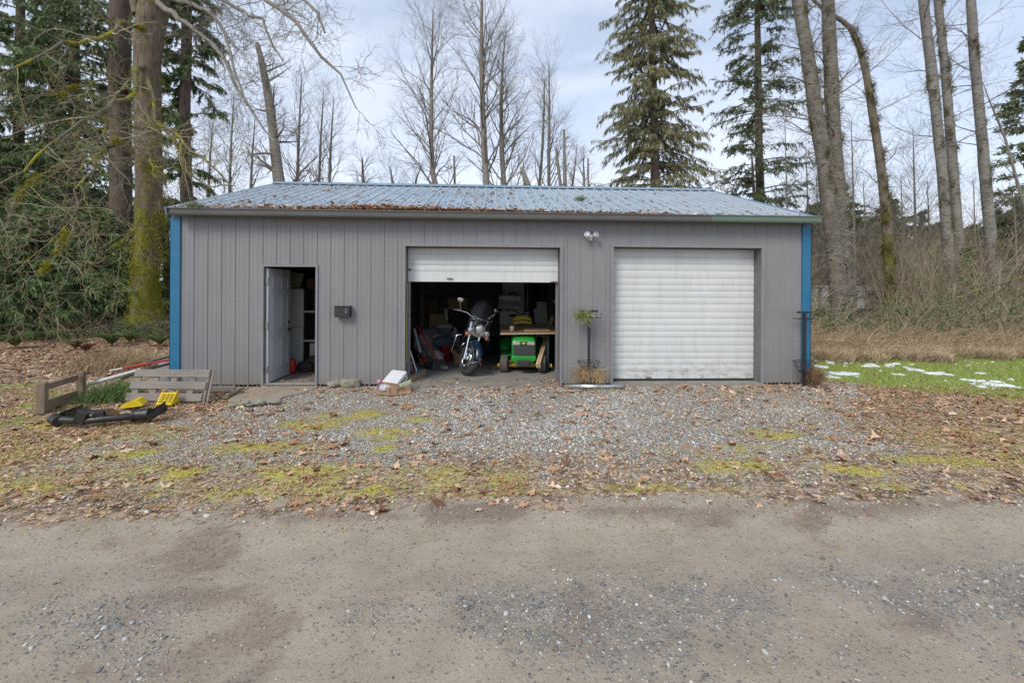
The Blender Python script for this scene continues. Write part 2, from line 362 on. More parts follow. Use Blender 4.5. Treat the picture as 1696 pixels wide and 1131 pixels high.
    leaf = b.ramp(hl.outputs[0], [(0, lin(.18, .11, .07)), (.35, lin(.36, .235, .16)), (.7, lin(.50, .36, .265)), (1, lin(.60, .48, .38))])
    leaf = b.mixc(b.mapr(vl.outputs['Distance'], .35, .7, 0, .9), leaf, lin(.05, .032, .022))
    soil = b.ramp(med, [(.35, lin(.30, .235, .155)), (.65, lin(.47, .38, .265))])
    lc = b.mixc(b.mapr(b.math('ADD', b.noise(3.2, 5), b.math('MULTIPLY', fine, .3)), .50, .66, .15, 1), soil, leaf)
    # gravel
    gc = b.mixc(b.mapr(b.noise(2.2, 6, .6), .50, .72, 0, .55), stone, lin(.34, .28, .22))
    col = b.mixc(thr(grav, b.noise(16, 6, .7), .9, .30, .52), lc, gc)
    # moss and grass
    mc = b.ramp(fine, [(.3, lin(.26, .25, .03)), (.5, lin(.47, .45, .035)), (.75, lin(.66, .60, .09))])
    mc = b.mixc(b.mapr(med, .4, .65, 0, .5), mc, lin(.36, .31, .17))
    col = b.mixc(b.math('MULTIPLY', thr(moss, b.noise(34, 6, .82), 2.6, .30, .78), .95), col, mc)
    gg = b.ramp(fine, [(.3, lin(.12, .18, .03)), (.6, lin(.26, .36, .06)), (.8, lin(.42, .44, .15))])
    gg = b.mixc(b.mapr(b.noise(5, 6, .75), .46, .62, 0, .85), gg, lin(.27, .21, .12))
    col = b.mixc(thr(grass, b.noise(20, 4, .7), .6), col, gg)
    col = b.mixc(thr(road, b.noise(20, 6, .75), .7), col, rc)
    col = b.mixc(thr(snow, b.noise(30, 4, .7), .5), col, b.ramp(b.noise(12, 5), [(.3, lin(.66, .69, .73)), (.7, lin(.86, .88, .9))]))
    hs = b.math('MULTIPLY', b.mapr(vv.outputs['Distance'], 0, .6, 1, 0), b.math('MAXIMUM', grav, b.math('MULTIPLY', pick, .7)))
    h = b.math('ADD', b.math('MULTIPLY', fine, .5), b.math('ADD', hs, b.math('MULTIPLY', b.mapr(vl.outputs['Distance'], 0, .7, 1, 0), b.math('MULTIPLY', lit, .9))))
    n1 = b.bump(h, .75, .012); n2 = b.bump(fin2, .35, .004, n1)
    b.set(col, b.mapr(med, .3, .7, .78, .95), 0, n2, .25); return b.m
GM = ground_mat()
def gpiece(name, sel):
    f = FF[sel]; u, inv = np.unique(f, return_inverse=True)
    return npmesh(name, VV[u], inv.reshape(f.shape), GM, smooth=True, cols={'ga': A4[u], 'gb': B4[u]}, kind='structure')
gpiece('gravel_road', isroad); gpiece('gravel_yard', isyard); gpiece('ground', ~(isroad | isyard))

# stones
def ico():
    t = (1+5**.5)/2; v = np.array([(-1, t, 0), (1, t, 0), (-1, -t, 0), (1, -t, 0), (0, -1, t), (0, 1, t), (0, -1, -t), (0, 1, -t), (t, 0, -1), (t, 0, 1), (-t, 0, -1), (-t, 0, 1)])
    f = np.array([(0, 11, 5), (0, 5, 1), (0, 1, 7), (0, 7, 10), (0, 10, 11), (1, 5, 9), (5, 11, 4), (11, 10, 2), (10, 7, 6), (7, 1, 8), (3, 9, 4), (3, 4, 2), (3, 2, 6), (3, 6, 8), (3, 8, 9), (4, 9, 5), (2, 4, 11), (6, 2, 10), (8, 6, 7), (9, 8, 1)])
    return v/np.linalg.norm(v[0]), f
def rotm(n, flat=1.0):
    a = RG.random(n)*2*np.pi; t = RG.normal(0, .35*flat, n); p = RG.random(n)*2*np.pi
    ca, sa, ct, st = np.cos(a), np.sin(a), np.cos(t), np.sin(t); R = np.zeros((n, 3, 3))
    Rz = np.zeros((n, 3, 3)); Rz[:, 0, 0] = ca; Rz[:, 0, 1] = -sa; Rz[:, 1, 0] = sa; Rz[:, 1, 1] = ca; Rz[:, 2, 2] = 1
    Rx = np.zeros((n, 3, 3)); Rx[:, 0, 0] = 1; Rx[:, 1, 1] = ct; Rx[:, 1, 2] = -st; Rx[:, 2, 1] = st; Rx[:, 2, 2] = ct
    Rp = np.zeros((n, 3, 3)); Rp[:, 0, 0] = np.cos(p); Rp[:, 0, 1] = -np.sin(p); Rp[:, 1, 0] = np.sin(p); Rp[:, 1, 1] = np.cos(p); Rp[:, 2, 2] = 1
    return Rp @ Rx @ Rz
def stones(name, x, y, r, mat):
    v, f = ico(); n = len(x); m = masks(x, y); z = gheight(x, y, m)
    sc = np.stack([r*(1+.5*RG.random(n)), r*(.7+.4*RG.random(n)), r*(.35+.35*RG.random(n))], -1)
    V = v[None]*(1+RG.uniform(-.22, .22, (n, 12, 1)))*sc[:, None]; V = np.einsum('nij,nkj->nki', rotm(n), V)
    V += np.stack([x, y, z+sc[:, 2]*.35], -1)[:, None]
    F = f[None]+(np.arange(n)*12)[:, None, None]
    return npmesh(name, V.reshape(-1, 3), F.reshape(-1, 3), mat, attr=np.repeat(RG.random(n), 20), kind='stuff')
def rnd_mat(name, stops, rough=.8, bump=None, spec=.3, sub=0):
    b = NB(name); a = b.n('Attribute', attribute_name='rnd'); col = b.ramp(a.outputs['Fac'], stops)
    col = b.mixc(.35, col, b.ramp(b.noise(25, 4), [(.3, lin(.55, .55, .55)), (.7, lin(1.2, 1.2, 1.2))]), 'MULTIPLY')
    b.set(col, rough, 0, b.bump(b.noise(90, 3), bump, .004) if bump else None, spec)
    return b.m
SM = rnd_mat('grey_stone', [(0, lin(.24, .24, .235)), (.35, lin(.44, .43, .41)), (.7, lin(.58, .57, .54)), (.93, lin(.66, .64, .60)), (1, lin(.78, .76, .71))], .85, .3)
n = 110000; x = RG.uniform(-7, 7, n); y = RG.uniform(-4.9, -.1, n); m = masks(x, y); p = np.clip(m['grav'], 0, 1)**1.5*(1-.93*sst(m['moss'], .12, .42))*(.30+.75*sst(m['n1'], .38, .58))*(1-.55*sst(-x-1.2, 0, 2.5))
s_ = RG.random(n) < p*.8; stones('gravel_stones', x[s_], y[s_], np.clip(RG.lognormal(np.log(.0098), .33, s_.sum()), .004, .024), SM)
n = 90000; x = RG.uniform(-8, 9, n); y = RG.uniform(-6.6, -4.1, n); m = masks(x, y)
p = m['bed']**1.3*.9+.006+.28*np.exp(-((y+4.45)/.2)**2)*sst(m['n1'], .3, .6)
s_ = RG.random(n) < p*.55; stones('loose_road_stones', x[s_], y[s_], np.clip(RG.lognormal(np.log(.0060), .42, s_.sum()), .0028, .021), rnd_mat('road_stone', [(0, lin(.13, .135, .135)), (.4, lin(.24, .24, .235)), (.75, lin(.36, .355, .34)), (.93, lin(.48, .47, .45)), (1, lin(.66, .64, .60))], .85, .3))

# fallen leaves
def leaf_template():
    a = np.radians([-90, -62, -20, 0, 22, 48, 62, 90, 118, 132, 158, 180, 200, 242]); r = np.array([.12, .62, .42, .95, .50, .62, .55, 1.0, .55, .62, .50, .95, .42, .62])
    v = np.concatenate([[(0, .05, 0)], np.stack([r*np.cos(a), r*np.sin(a)*1.0, 0*a], -1)]); k = len(a)
    f = np.array([(0, i+1, (i+1) % k+1) for i in range(k)]); return v, f
def leaf_density(x, y):
    m = masks(x, y); d = np.zeros_like(x)
    d += .9*sst(np.interp(y, *YARD_L)-x+.2, -.6, .9)*sst(y, -4.3, -3.3)                    # left side
    d += 1.5*np.exp(-((y+.36)/.28)**2)*(x > -1.8)*(x < 6.2)*(.5+.7*m['n2'])                # along the wall
    ge = grass_edge(x); d += 1.25*np.exp(-((y-ge+.65)/.62)**2)*(x > 5.2)                    # band by the lawn
    d += .55*sst(x-4.6, 0, 1.2)*sst(y, -4.4, -3.4)*(y < ge)
    d += 1.15*(y > -4.5)*(y < 0)*sst(fbm(x, y, 1.9, 55), .48, .64)*(.42+.58*sst(np.abs(x-1.2), .8, 3.2)); d += .5*sst(-2.2-x, 0, 1.5)*(y > -4.4)*(y < -.5)*m['n2']
    d += .12*(y > -4.5)*(y < 0)
    d += .45*(x > 5.8)*(y > 3.2)
    d *= (1-.96*sst(-y-4.25, 0, .45))*(1-.9*sst(-y-4.9, 0, .3)); d *= 1-.8*m['snow']; d *= np.where(m['grass'] > .5, .6, 1)
    ins = (x > -5.6) & (x < 5.9) & (y > -.03) & (y < 7.5); return np.where(ins, 0, np.clip(d, 0, 1.2)*(.45+.9*m['n2']))
def leaves(name, x, y, z, r, mat, tilt=.5, kind='stuff'):
    v, f = leaf_template(); n = len(x); R = rotm(n, tilt*2); P_ = np.repeat(v[None], n, 0)
    P_[:, 1:, :2] *= (1+RG.uniform(-.25, .25, (n, len(v)-1, 1)))
    c1 = RG.normal(.08, .28, (n, 1)); c2 = RG.normal(.08, .28, (n, 1)); P_[:, :, 2] += c1*P_[:, :, 0]**2+c2*P_[:, :, 1]**2+RG.normal(0, .09, P_.shape[:2])
    P_ *= r[:, None, None]; P_ = np.einsum('nij,nkj->nki', R, P_); zmin = P_[:, :, 2].min(1); P_[:, :, 2] -= (zmin*.75)[:, None]
    P_ += np.stack([x, y, z], -1)[:, None]; F = f[None]+(np.arange(n)*len(v))[:, None, None]
    return npmesh(name, P_.reshape(-1, 3), F.reshape(-1, 3), mat, attr=np.repeat(RG.random(n), len(f)), kind=kind)
LM = rnd_mat('dry_leaf', [(0, lin(.17, .08, .042)), (.3, lin(.36, .19, .105)), (.65, lin(.54, .33, .20)), (.9, lin(.66, .45, .30)), (1, lin(.72, .57, .43))], .7, None, .3)
n = 95000; x = RG.uniform(-20, 17, n); y = RG.uniform(-4.8, 12, n); s_ = RG.random(n) < leaf_density(x, y)*np.where((x < -5.5) | (y > 0), .75, 1)
x = x[s_]; y = y[s_]; leaves('fallen_leaves', x, y, gheight(x, y), np.clip(RG.lognormal(np.log(.036), .45, len(x)), .013, .085)*np.where(y > 1, 1.3, 1), LM, .22)
n = 190000; x = RG.uniform(-9, 9, n); y = RG.uniform(-4.75, 0, n); m = masks(x, y); s_ = RG.random(n) < (1-m['road'])*(y < -.02)*(.42+.85*m['n2']*sst(np.abs(x-.9), 1.0, 5.0)+.6*sst(-2.4-y, 0, 1.2)*m['n1'])*.75
x = x[s_]; y = y[s_]; n = len(x); a = RG.random(n)*6.283; D = nrm(np.stack([np.cos(a), np.sin(a), RG.normal(.05, .25, n)], -1)); V_ = np.stack([x, y, gheight(x, y)+.008+.006*RG.random(n)], -1)
LF = rnd_mat('leaf_crumbs', [(0, lin(.17, .09, .05)), (.35, lin(.42, .24, .13)), (.65, lin(.60, .40, .24)), (.82, lin(.68, .52, .36)), (.86, lin(.40, .38, .07)), (1, lin(.48, .44, .10))], .85)
def cards_flat(C, D, Lh, Wd):
    n = len(C); S_ = nrm(np.cross(D, np.array([0, 0, 1.]))+RG.normal(0, .18, (n, 3))); Lh = Lh[:, None]; Wd = Wd[:, None]
    return np.stack([C, C+D*Lh*.45+S_*Wd/2, C+D*Lh, C+D*Lh*.5-S_*Wd/2], 1).reshape(-1, 3), np.arange(n*4).reshape(n, 4)
V, F = cards_flat(V_, D, RG.uniform(.012, .04, n), RG.uniform(.006, .022, n)); npmesh('leaf_litter', V, F, LF, attr=RG.random(n), kind='stuff')
n = 1500; x = RG.uniform(-7, 8, n); y = -4.5-np.abs(RG.normal(0, 1.0, n)); s_ = RG.random(n) < masks(x, y)['stain']*.8+.06; x = x[s_]; y = y[s_]; n = len(x); a = RG.random(n)*6.283; d = np.stack([np.cos(a), np.sin(a), 0*a], -1); P = np.zeros((n, 6, 3)); P[:, 0] = np.stack([x, y, 0*x], -1); l = (RG.lognormal(np.log(.030), .6, n)/5)[:, None]
for j in range(1, 6): P[:, j] = P[:, j-1]+d*l; d = nrm(d+np.stack([RG.normal(0, .3, n), RG.normal(0, .3, n), 0*x], -1))
P[:, :, 2] = gheight(P[:, :, 0], P[:, :, 1])+.003; V, F = tubes(P, np.full((n, 6), .0011), 3); npmesh('road_needles', V, F, rnd_mat('dark_needle', [(0, lin(.09, .06, .05)), (.7, lin(.18, .12, .09)), (1, lin(.34, .26, .2))], .9), attr=np.repeat(RG.random(n), 15), kind='stuff')

# grass
def blades(name, x, y, h, wd, mat, lean=.35, kind='stuff', z=None, droop=.35, **kw):
    n = len(x); z = gheight(x, y) if z is None else z; a = RG.random(n)*2*np.pi; d = np.stack([np.cos(a), np.sin(a), 0*a], -1); s = np.stack([-np.sin(a+1), np.cos(a+1), 0*a], -1)
    l = np.abs(RG.normal(lean, lean*.5, n))[:, None]; up = np.array([0, 0, 1.]); B = np.stack([x, y, z-.01], -1); h = h[:, None]; wd = np.broadcast_to(wd, (n,))[:, None]
    m1 = B+(up*.55+d*l*.35)*h; m2 = B+(up*(1-droop*l)+d*l*1.2)*h
    V = np.stack([B-s*wd/2, B+s*wd/2, m1+s*wd*.35, m1-s*wd*.35, m2+s*wd*.06, m2-s*wd*.06], 1).reshape(-1, 3)
    o = (np.arange(n)*6)[:, None]; F = np.concatenate([np.array([[0, 1, 2, 3]])+o, np.array([[3, 2, 4, 5]])+o])
    q = RG.random(n); return npmesh(name, V, F, mat, attr=np.concatenate([q, q]), kind=kind, **kw)
GRM = rnd_mat('green_grass', [(0, lin(.11, .18, .03)), (.45, lin(.27, .39, .06)), (.7, lin(.40, .47, .11)), (.85, lin(.42, .38, .18)), (1, lin(.54, .44, .27))], .6)
TGM = rnd_mat('dead_grass', [(0, lin(.25, .17, .09)), (.5, lin(.50, .38, .235)), (1, lin(.70, .57, .39))], .75)
n = 130000; x = RG.uniform(5.7, 18, n); y = RG.uniform(-5, 4.6, n); m = masks(x, y); s_ = (RG.random(n) < m['grass']*(1-.8*m['snow']))
x = x[s_]; y = y[s_]; blades('lawn_grass', x, y, RG.uniform(.03, .085, len(x)), .008, GRM, .5)
n = 26000; x = RG.uniform(-10, 7, n); y = RG.uniform(-4.3, 1.0, n); m = masks(x, y); s_ = (RG.random(n) < np.where(x < -5.5, m['grass'], m['moss']*.5*(m['n2'] > .5))) & ((x < -5.5) | (x > 5.9) | (y < -.1))
x = x[s_]; y = y[s_]; blades('sparse_grass', x, y, RG.uniform(.015, .05, len(x)), .006, GRM, .6)
# ------------------------------------------------------------------ building
WL, WR, WD, WH = -5.42, 5.77, 7.4, 2.93          # left / right wall, depth, eave height
def metal_panel_mat(name, c1, c2, rough=.42, streak=True):
    b = NB(name); f = b.noise(1.3, 6, .6); col = b.ramp(f, [(.3, c1), (.7, c2)])
    st = b.noise(2.0, 6, .65, b.scale((7, 7, .35))); col = b.mixc(b.mapr(st, .45, .75, 0, .28), col, tuple(x*.72 for x in c1[:3])+(1,))
    sp = b.noise(14, 5, .75); col = b.mixc(b.mapr(sp, .66, .78, 0, .25), col, lin(.35, .34, .31))
    sz = b.n('SeparateXYZ'); b.l(b.pos, sz.inputs[0]); dirt = b.math('MULTIPLY', b.mapr(sz.outputs[2], .0, .30, 1, 0), b.mapr(b.noise(7, 6, .75), .34, .60))
    col = b.mixc(b.math('MULTIPLY', dirt, .65), col, lin(.20, .165, .12))
    b.set(col, b.mapr(f, .3, .7, rough-.06, rough+.1), 0, b.bump(b.noise(3, 3, .5, b.scale((1, 1, .4))), .12, .02), .45); return b.m
WALLM = metal_panel_mat('grey_wall_panel', lin(.212, .213, .217), lin(.24, .241, .243))
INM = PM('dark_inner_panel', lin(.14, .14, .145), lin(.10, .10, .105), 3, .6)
def blue_mat():
    b = NB('blue_trim'); col = b.ramp(b.noise(3, 5, .6), [(.3, lin(.010, .125, .25)), (.7, lin(.018, .155, .29))]); sz = b.n('SeparateXYZ'); b.l(b.pos, sz.inputs[0])
    col = b.mixc(b.mapr(b.noise(9, 6, .75, b.scale((3, 3, .6))), .52, .70, 0, .45), col, lin(.07, .17, .27)); col = b.mixc(b.math('MULTIPLY', b.mapr(sz.outputs[2], 0, .35, 1, 0), b.mapr(b.noise(10, 6, .75), .36, .58)), col, lin(.16, .14, .11))
    b.set(col, .45); return b.m
BLUE = blue_mat()
def door_mat():
    b = NB('white_slat'); f = b.noise(1.2, 6, .6); col = b.ramp(f, [(.3, lin(.57, .59, .585)), (.7, lin(.64, .655, .65))])
    st = b.noise(2.5, 6, .7, b.scale((3.5, 1, .5))); col = b.mixc(b.mapr(st, .50, .74, 0, .4), col, lin(.38, .38, .34))
    sz = b.n('SeparateXYZ'); b.l(b.pos, sz.inputs[0])
    sc_ = b.math('MULTIPLY', b.mapr(sz.outputs[2], .02, .45, 1, 0), b.mapr(b.noise(7, 6, .75, b.scale((1, 1, 2))), .46, .60))
    col = b.mixc(b.math('MULTIPLY', sc_, .75), col, lin(.22, .20, .15))
    b.set(col, .5, 0, b.bump(b.noise(9, 4, .6), .06, .01)); return b.m
WHD = door_mat()
TRIM = PM('grey_trim', lin(.25, .25, .26), lin(.20, .20, .21), 5, .4)
RUST = PM('rusty_metal', lin(.16, .075, .04), lin(.32, .20, .14), 30, .8, .2, bump=.3)
DSTEEL = PM('dull_steel', lin(.35, .35, .36), lin(.24, .24, .25), 18, .45, .7)
CONC = PM('concrete', lin(.30, .28, .25), lin(.19, .175, .155), 3.5, .85, 0, .25, 60)
ROOFM = None
def roof_mat():
    b = NB('blue_roof_panel'); f = b.noise(.9, 6, .6); col = b.ramp(f, [(.3, lin(.23, .325, .415)), (.7, lin(.31, .40, .48))])
    st = b.noise(3, 7, .7, b.scale((6, .5, .5))); col = b.mixc(b.mapr(st, .50, .72, 0, .4), col, lin(.33, .36, .38))
    sp = b.noise(22, 5, .8); col = b.mixc(b.mapr(sp, .60, .68, 0, .7), col, lin(.17, .12, .085))
    b.set(col, .45, 0, None, .5); return b.m
ROOFM = roof_mat()
bld = root('metal_garage', 'long grey metal garage with blue corner trim, a blue ribbed roof and two roll-up doors', 'garage', (0, 0, 0))
RIB = .2286; RX0 = -5.063
def ribs(x0, x1):     # x, depth profile of the wall panel
    pts = [(x0, 0)]; k = math.floor((x0-RX0)/RIB)-1
    while RX0+k*RIB < x1+.1:
        c = RX0+k*RIB
        for dx, d in ((-.020, 0), (-.011, .013), (.009, .013), (.018, 0), (RIB/3-.006, 0), (RIB/3, .004), (RIB/3+.006, 0), (2*RIB/3-.006, 0), (2*RIB/3, .004), (2*RIB/3+.006, 0)):
            if x0+.001 < c+dx < x1-.001: pts.append((c+dx, d))
        k += 1
    pts.append((x1, 0)); return pts
D1 = (-1.484, 1.222, 2.42); D2 = (2.172, 4.872, 2.445); MD = (-3.885, -3.012, 2.045)
def panel_wall(name, x0, x1, openings, front, mat, M=None, zt=WH):
    pts = ribs(x0, x1); br = sorted({o for a in openings for o in a[:2]}); P2 = []
    for (xa, da), (xb, db) in zip(pts, pts[1:]):
        P2.append((xa, da))
        for q in br:
            if xa < q < xb: P2.append((q, da+(db-da)*(q-xa)/(xb-xa)))
    P2.append(pts[-1]); mb = MB()
    for (xa, da), (xb, db) in zip(P2, P2[1:]):
        xm = (xa+xb)/2; z0 = -.10
        for o in openings:
            if o[0] < xm < o[1]: z0 = o[2]
        if callable(zt): za, zb = zt(xa), zt(xb)
        else: za = zb = zt
        mb.add([(xa, -da, z0), (xb, -db, z0), (xb, -db, zb), (xa, -da, za)], [(0, 1, 2, 3)], 0, False, M)
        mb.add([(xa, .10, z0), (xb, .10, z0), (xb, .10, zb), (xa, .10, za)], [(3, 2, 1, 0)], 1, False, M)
    return mb.build(name, [mat, INM], bld)
panel_wall('front_wall', WL, WR, [D1, D2, MD], True, WALLM)
RY = WD/2; RZ = 4.30; EY = -.15; EZ = 2.99
gab = lambda s: WH+(RZ-WH-.05)*(1-abs(s-RY)/RY)
panel_wall('side_wall', 0, WD, [], False, WALLM, Matrix.Translation((WL, WD, 0)) @ Matrix.Rotation(rad(-90), 4, 'Z'), gab)
panel_wall('side_wall', 0, WD, [], False, WALLM, Matrix.Translation((WR, 0, 0)) @ Matrix.Rotation(rad(90), 4, 'Z'), gab)
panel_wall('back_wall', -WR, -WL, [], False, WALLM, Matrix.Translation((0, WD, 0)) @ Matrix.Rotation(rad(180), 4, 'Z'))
sl = MB(); sl.box(WL+.01, WR-.01, -.0, WD-.01, -.15, .022); sl.box(D1[0]-.02, D1[1]+.03, -.10, -.001, -.15, .012); sl.box(D2[0]-.02, D2[1]+.05, -.09, -.001, -.15, .012)
sl.build('floor_slab', CONC, bld)
# roof: ribbed sheets on both slopes
rm = MB(); prof = []
k = 0; x = WL+.01
while x < WR-.02:
    for dx, d in ((0, 0), (.012, .022), (.030, .022), (.042, 0), (RIB/2+.015, 0), (RIB/2+.021, .005), (RIB/2+.027, 0)):
        if x+dx < WR: prof.append((x+dx, d))
    x += RIB
prof.append((WR, 0))
for sgn in (-1, 1):
    ye = EY if sgn < 0 else WD-EY
    nseg = 6
    for i in range(nseg):
        a = i/nseg; b_ = (i+1)/nseg
        ya, yb = ye+(RY-ye)*a, ye+(RY-ye)*b_; za, zb = EZ+(RZ-EZ)*a, EZ+(RZ-EZ)*b_
        for (xa, da), (xb, db) in zip(prof, prof[1:]):
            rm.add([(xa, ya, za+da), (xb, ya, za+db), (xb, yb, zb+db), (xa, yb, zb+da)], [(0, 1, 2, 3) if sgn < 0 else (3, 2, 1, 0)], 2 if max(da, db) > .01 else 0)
for sgn in (-1, 1):     # underside
    ye = EY+.02 if sgn < 0 else WD-EY-.02
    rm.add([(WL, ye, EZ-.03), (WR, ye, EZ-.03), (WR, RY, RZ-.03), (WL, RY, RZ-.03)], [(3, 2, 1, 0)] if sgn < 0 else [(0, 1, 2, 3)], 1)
ro = rm.build('roof', [ROOFM, INM, PM('rib_highlight', lin(.44, .47, .49), lin(.36, .36, .35), 5, .5)], bld)  # third material: highlights on the raised ribs, painted in as a paler colour
rc = MB()
for sgn in (-1, 1):
    a = Vector((0, RY, RZ+.045)); b_ = Vector((0, RY+sgn*.17, RZ+.045-.055))
    rc.add([(WL-.01, a.y, a.z), (WR+.01, a.y, a.z), (WR+.01, b_.y, b_.z), (WL-.01, b_.y, b_.z), (WL-.01, b_.y, b_.z-.02), (WR+.01, b_.y, b_.z-.02)], [(0, 1, 2, 3), (3, 2, 5, 4)])
rc.tube([(WL-.01, RY, RZ+.045), (WR+.01, RY, RZ+.045)], .018, 8)
RIDM = PM('blue_ridge', lin(.18, .28, .37), lin(.24, .33, .41), 4, .45)
rc.build('ridge_cap', RIDM, ro)
for xx in (WL, WR):      # rake trim on both gables
    s = -1 if xx < 0 else 1; rk = MB()
    for sg in (-1, 1):
        ye = EY if sg < 0 else WD-EY
        rk.beam((xx+s*.006, ye, EZ-.035), (xx+s*.006, RY, RZ-.035), .022, .11)
    rk.build('rake_trim', RIDM, ro)
# closure strip in shade under the sheets and gutters
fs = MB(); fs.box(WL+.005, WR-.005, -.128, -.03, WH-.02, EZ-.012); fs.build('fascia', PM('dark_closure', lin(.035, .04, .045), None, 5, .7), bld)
def gutter(x0, x1, mat):
    g = MB(); pr = [(-.030, 0), (-.035, -.100), (-.075, -.118), (-.135, -.118), (-.150, -.095), (-.160, -.03), (-.175, -.014), (-.175, 0), (-.166, 0), (-.166, -.010), (-.150, -.028), (-.140, -.090), (-.128, -.108), (-.078, -.108), (-.045, -.092), (-.040, 0)]
    ox = EY+.035; zz = EZ-.002
    v = [(x, ox+p[0], zz+p[1]) for x in (x0, x1) for p in pr]; n = len(pr)
    g.add(v, [(i, (i+1) % n, n+(i+1) % n, n+i) for i in range(n)])
    g.add([(x0, ox+p[0], zz+p[1]) for p in pr[:8]], [tuple(range(8))]); g.add([(x1, ox+p[0], zz+p[1]) for p in pr[:8]], [tuple(range(8))[::-1]])
    return g.build('gutter', mat, bld)
gx1 = W(1180, 362, -.27).x
gutter(W(281, 350, -.27).x, gx1, PM('grey_gutter', lin(.125, .125, .12), lin(.10, .10, .096), 3, .42))
g2 = gutter(gx1-.01, W(1361, 366, -.27).x, PM('green_gutter', lin(.145, .21, .165), lin(.125, .185, .15), 3, .4)); g2.location = (0, -.006, .004)
g2['label'] = 'sage green gutter section at the right end of the eave'
# corner trims
for xx, s in ((WL, -1), (WR, 1)):
    c = MB(); x0 = xx-s*.150
    c.box(min(xx+s*.014, x0), max(xx+s*.014, x0), -.030, -.022, -.09, WH-.06); c.box(min(xx+s*.014, xx+s*.006), max(xx+s*.014, xx+s*.006), -.030, .13, -.09, WH-.06)
    c.box(min(x0, x0+s*.006), max(x0, x0+s*.006), -.0215, -.001, -.09, WH-.06)
    c.build('corner_trim', BLUE, bld)
# opening trims
def frame(o, d, name, wdt=.045, jamb=None, parent=bld):
    f = MB(); x0, x1, zt = o
    for a, b_ in ((x0-wdt, x0), (x1, x1+wdt)): f.box(a, b_, -.027, -.001, -.09, zt+wdt)
    f.box(x0, x1, -.027, -.001, zt, zt+wdt)
    f.box(x0-.02, x0-.0005, .0, d, -.02, zt, m=1); f.box(x1+.0005, x1+.02, 0, d, -.02, zt, m=1); f.box(x0-.02, x1+.02, 0, d, zt+.0005, zt+.02, m=1)
    return f.build(name, [TRIM, jamb or TRIM], parent)
JW = PM('weathered_jamb', lin(.13, .13, .135), lin(.20, .19, .18), 6, .75, 0, .2)
frame(D1, .26, 'opening_trim', jamb=JW); frame(D2, .26, 'opening_trim', jamb=JW); frame(MD, .12, 'door_frame', .035, PM('tan_jamb', lin(.26, .23, .19), lin(.18, .16, .13), 5, .7))
wb = MB(); wb.box(D2[1]+.002, D2[1]+.001, .0, .21, 0, 1); 
# screws
sc = MB()
for zz in (2.10, 1.40, .72):
    k = 0
    while RX0+k*RIB < WR-.2:
        xx = RX0+k*RIB+.035; k += 1
        if any(o[0]-.05 < xx < o[1]+.05 and zz < o[2] for o in (D1, D2, MD)): continue
        sc.lathe([(0, .009), (.009, .006), (.011, 0)], 6, Matrix.Translation((xx, 0, zz)) @ Matrix.Rotation(rad(90), 4, 'X'))
sc.build('panel_screws', PM('screw_zinc', lin(.46, .46, .47), None, 5, .4, .2), bld)['kind'] = 'stuff'
# roll-up doors: slats with grooves
def rollup(o, zb, grooves, y):
    d = MB(); x0, x1, zt = o[0]+.008, o[1]-.008, o[2]-.01
    zs = [zb]+sorted(g for g in grooves if zb+.02 < g < zt-.02)+[zt]; pr = [(zb, 0)]
    for i, g in enumerate(zs[1:-1]):
        pr += [(g-.005, 0), (g-.002, .009), (g+.004, .009), (g+.012, 0)]
        nxt = zs[i+2]; pr += [((g+nxt)/2, -.005)]
    pr.append((zt, 0))
    for (za, da), (zc, dc) in zip(pr, pr[1:]):
        d.add([(x0, y+da, za), (x1, y+da, za), (x1, y+dc, zc), (x0, y+dc, zc)], [(0, 1, 2, 3)])
    d.box(x0, x1, y+.02, y+.045, zb, zt); d.box(x0, x1, y-.004, y+.018, zb-.012, zb+.0)
    return d
g1 = [W(800, q, .22).z for q in (422, 431.5, 440, 450.5)]
o1 = rollup(D1, 1.82, g1, .215).build('roll_up_door', WHD, bld); o1['label'] = 'white roll-up door raised partway over the dark bay'
g2l = [W(1130, 360+q/3.533, .22).z for q in (197, 234, 275, 313, 357, 397, 432, 470, 508, 553, 592, 630, 667, 703, 748, 790, 825, 862, 900)]
o2 = rollup(D2, .075, g2l, .215).build('roll_up_door', WHD, bld); o2['label'] = 'white roll-up door closed down to the slab'
for px, py, par in ((745, 461.5, o1), (1074, 625, o2)):
    p = W(px, py, .2); h = MB(); h.box(p.x-.05, p.x+.05, .198, .209, p.z-.012, p.z+.014); h.box(p.x-.035, p.x+.04, .185, .198, p.z-.006, p.z+.008, m=1)
    h.build('latch', [RUST if px < 800 else DSTEEL, DSTEEL], par)
if 1:
    h = MB(); p = W(679, 446.5, .2); h.ball((p.x, .207, p.z), (.025, .004, .018), jit=.3); h.build('rust_spot', RUST, o1)
    h = MB(); p = W(918, 467, .2); h.ball((p.x, .205, p.z), (.06, .006, .012), jit=.4); h.build('rust_spot', RUST, o1)
bs = MB(); bs.box(D2[0]+.01, D2[1]-.01, .20, .25, .022, .062); bs.build('rubber_seal', PM('dark_rubber', lin(.03, .03, .03), None, 9, .8), o2)
for o in (D1, D2):
    for xx in (o[0]+.02, o[1]-.02): tr = MB(); tr.box(xx-.02, xx+.02, .265, .30, .03, o[2]+.2); tr.build('door_track', DSTEEL, bld)
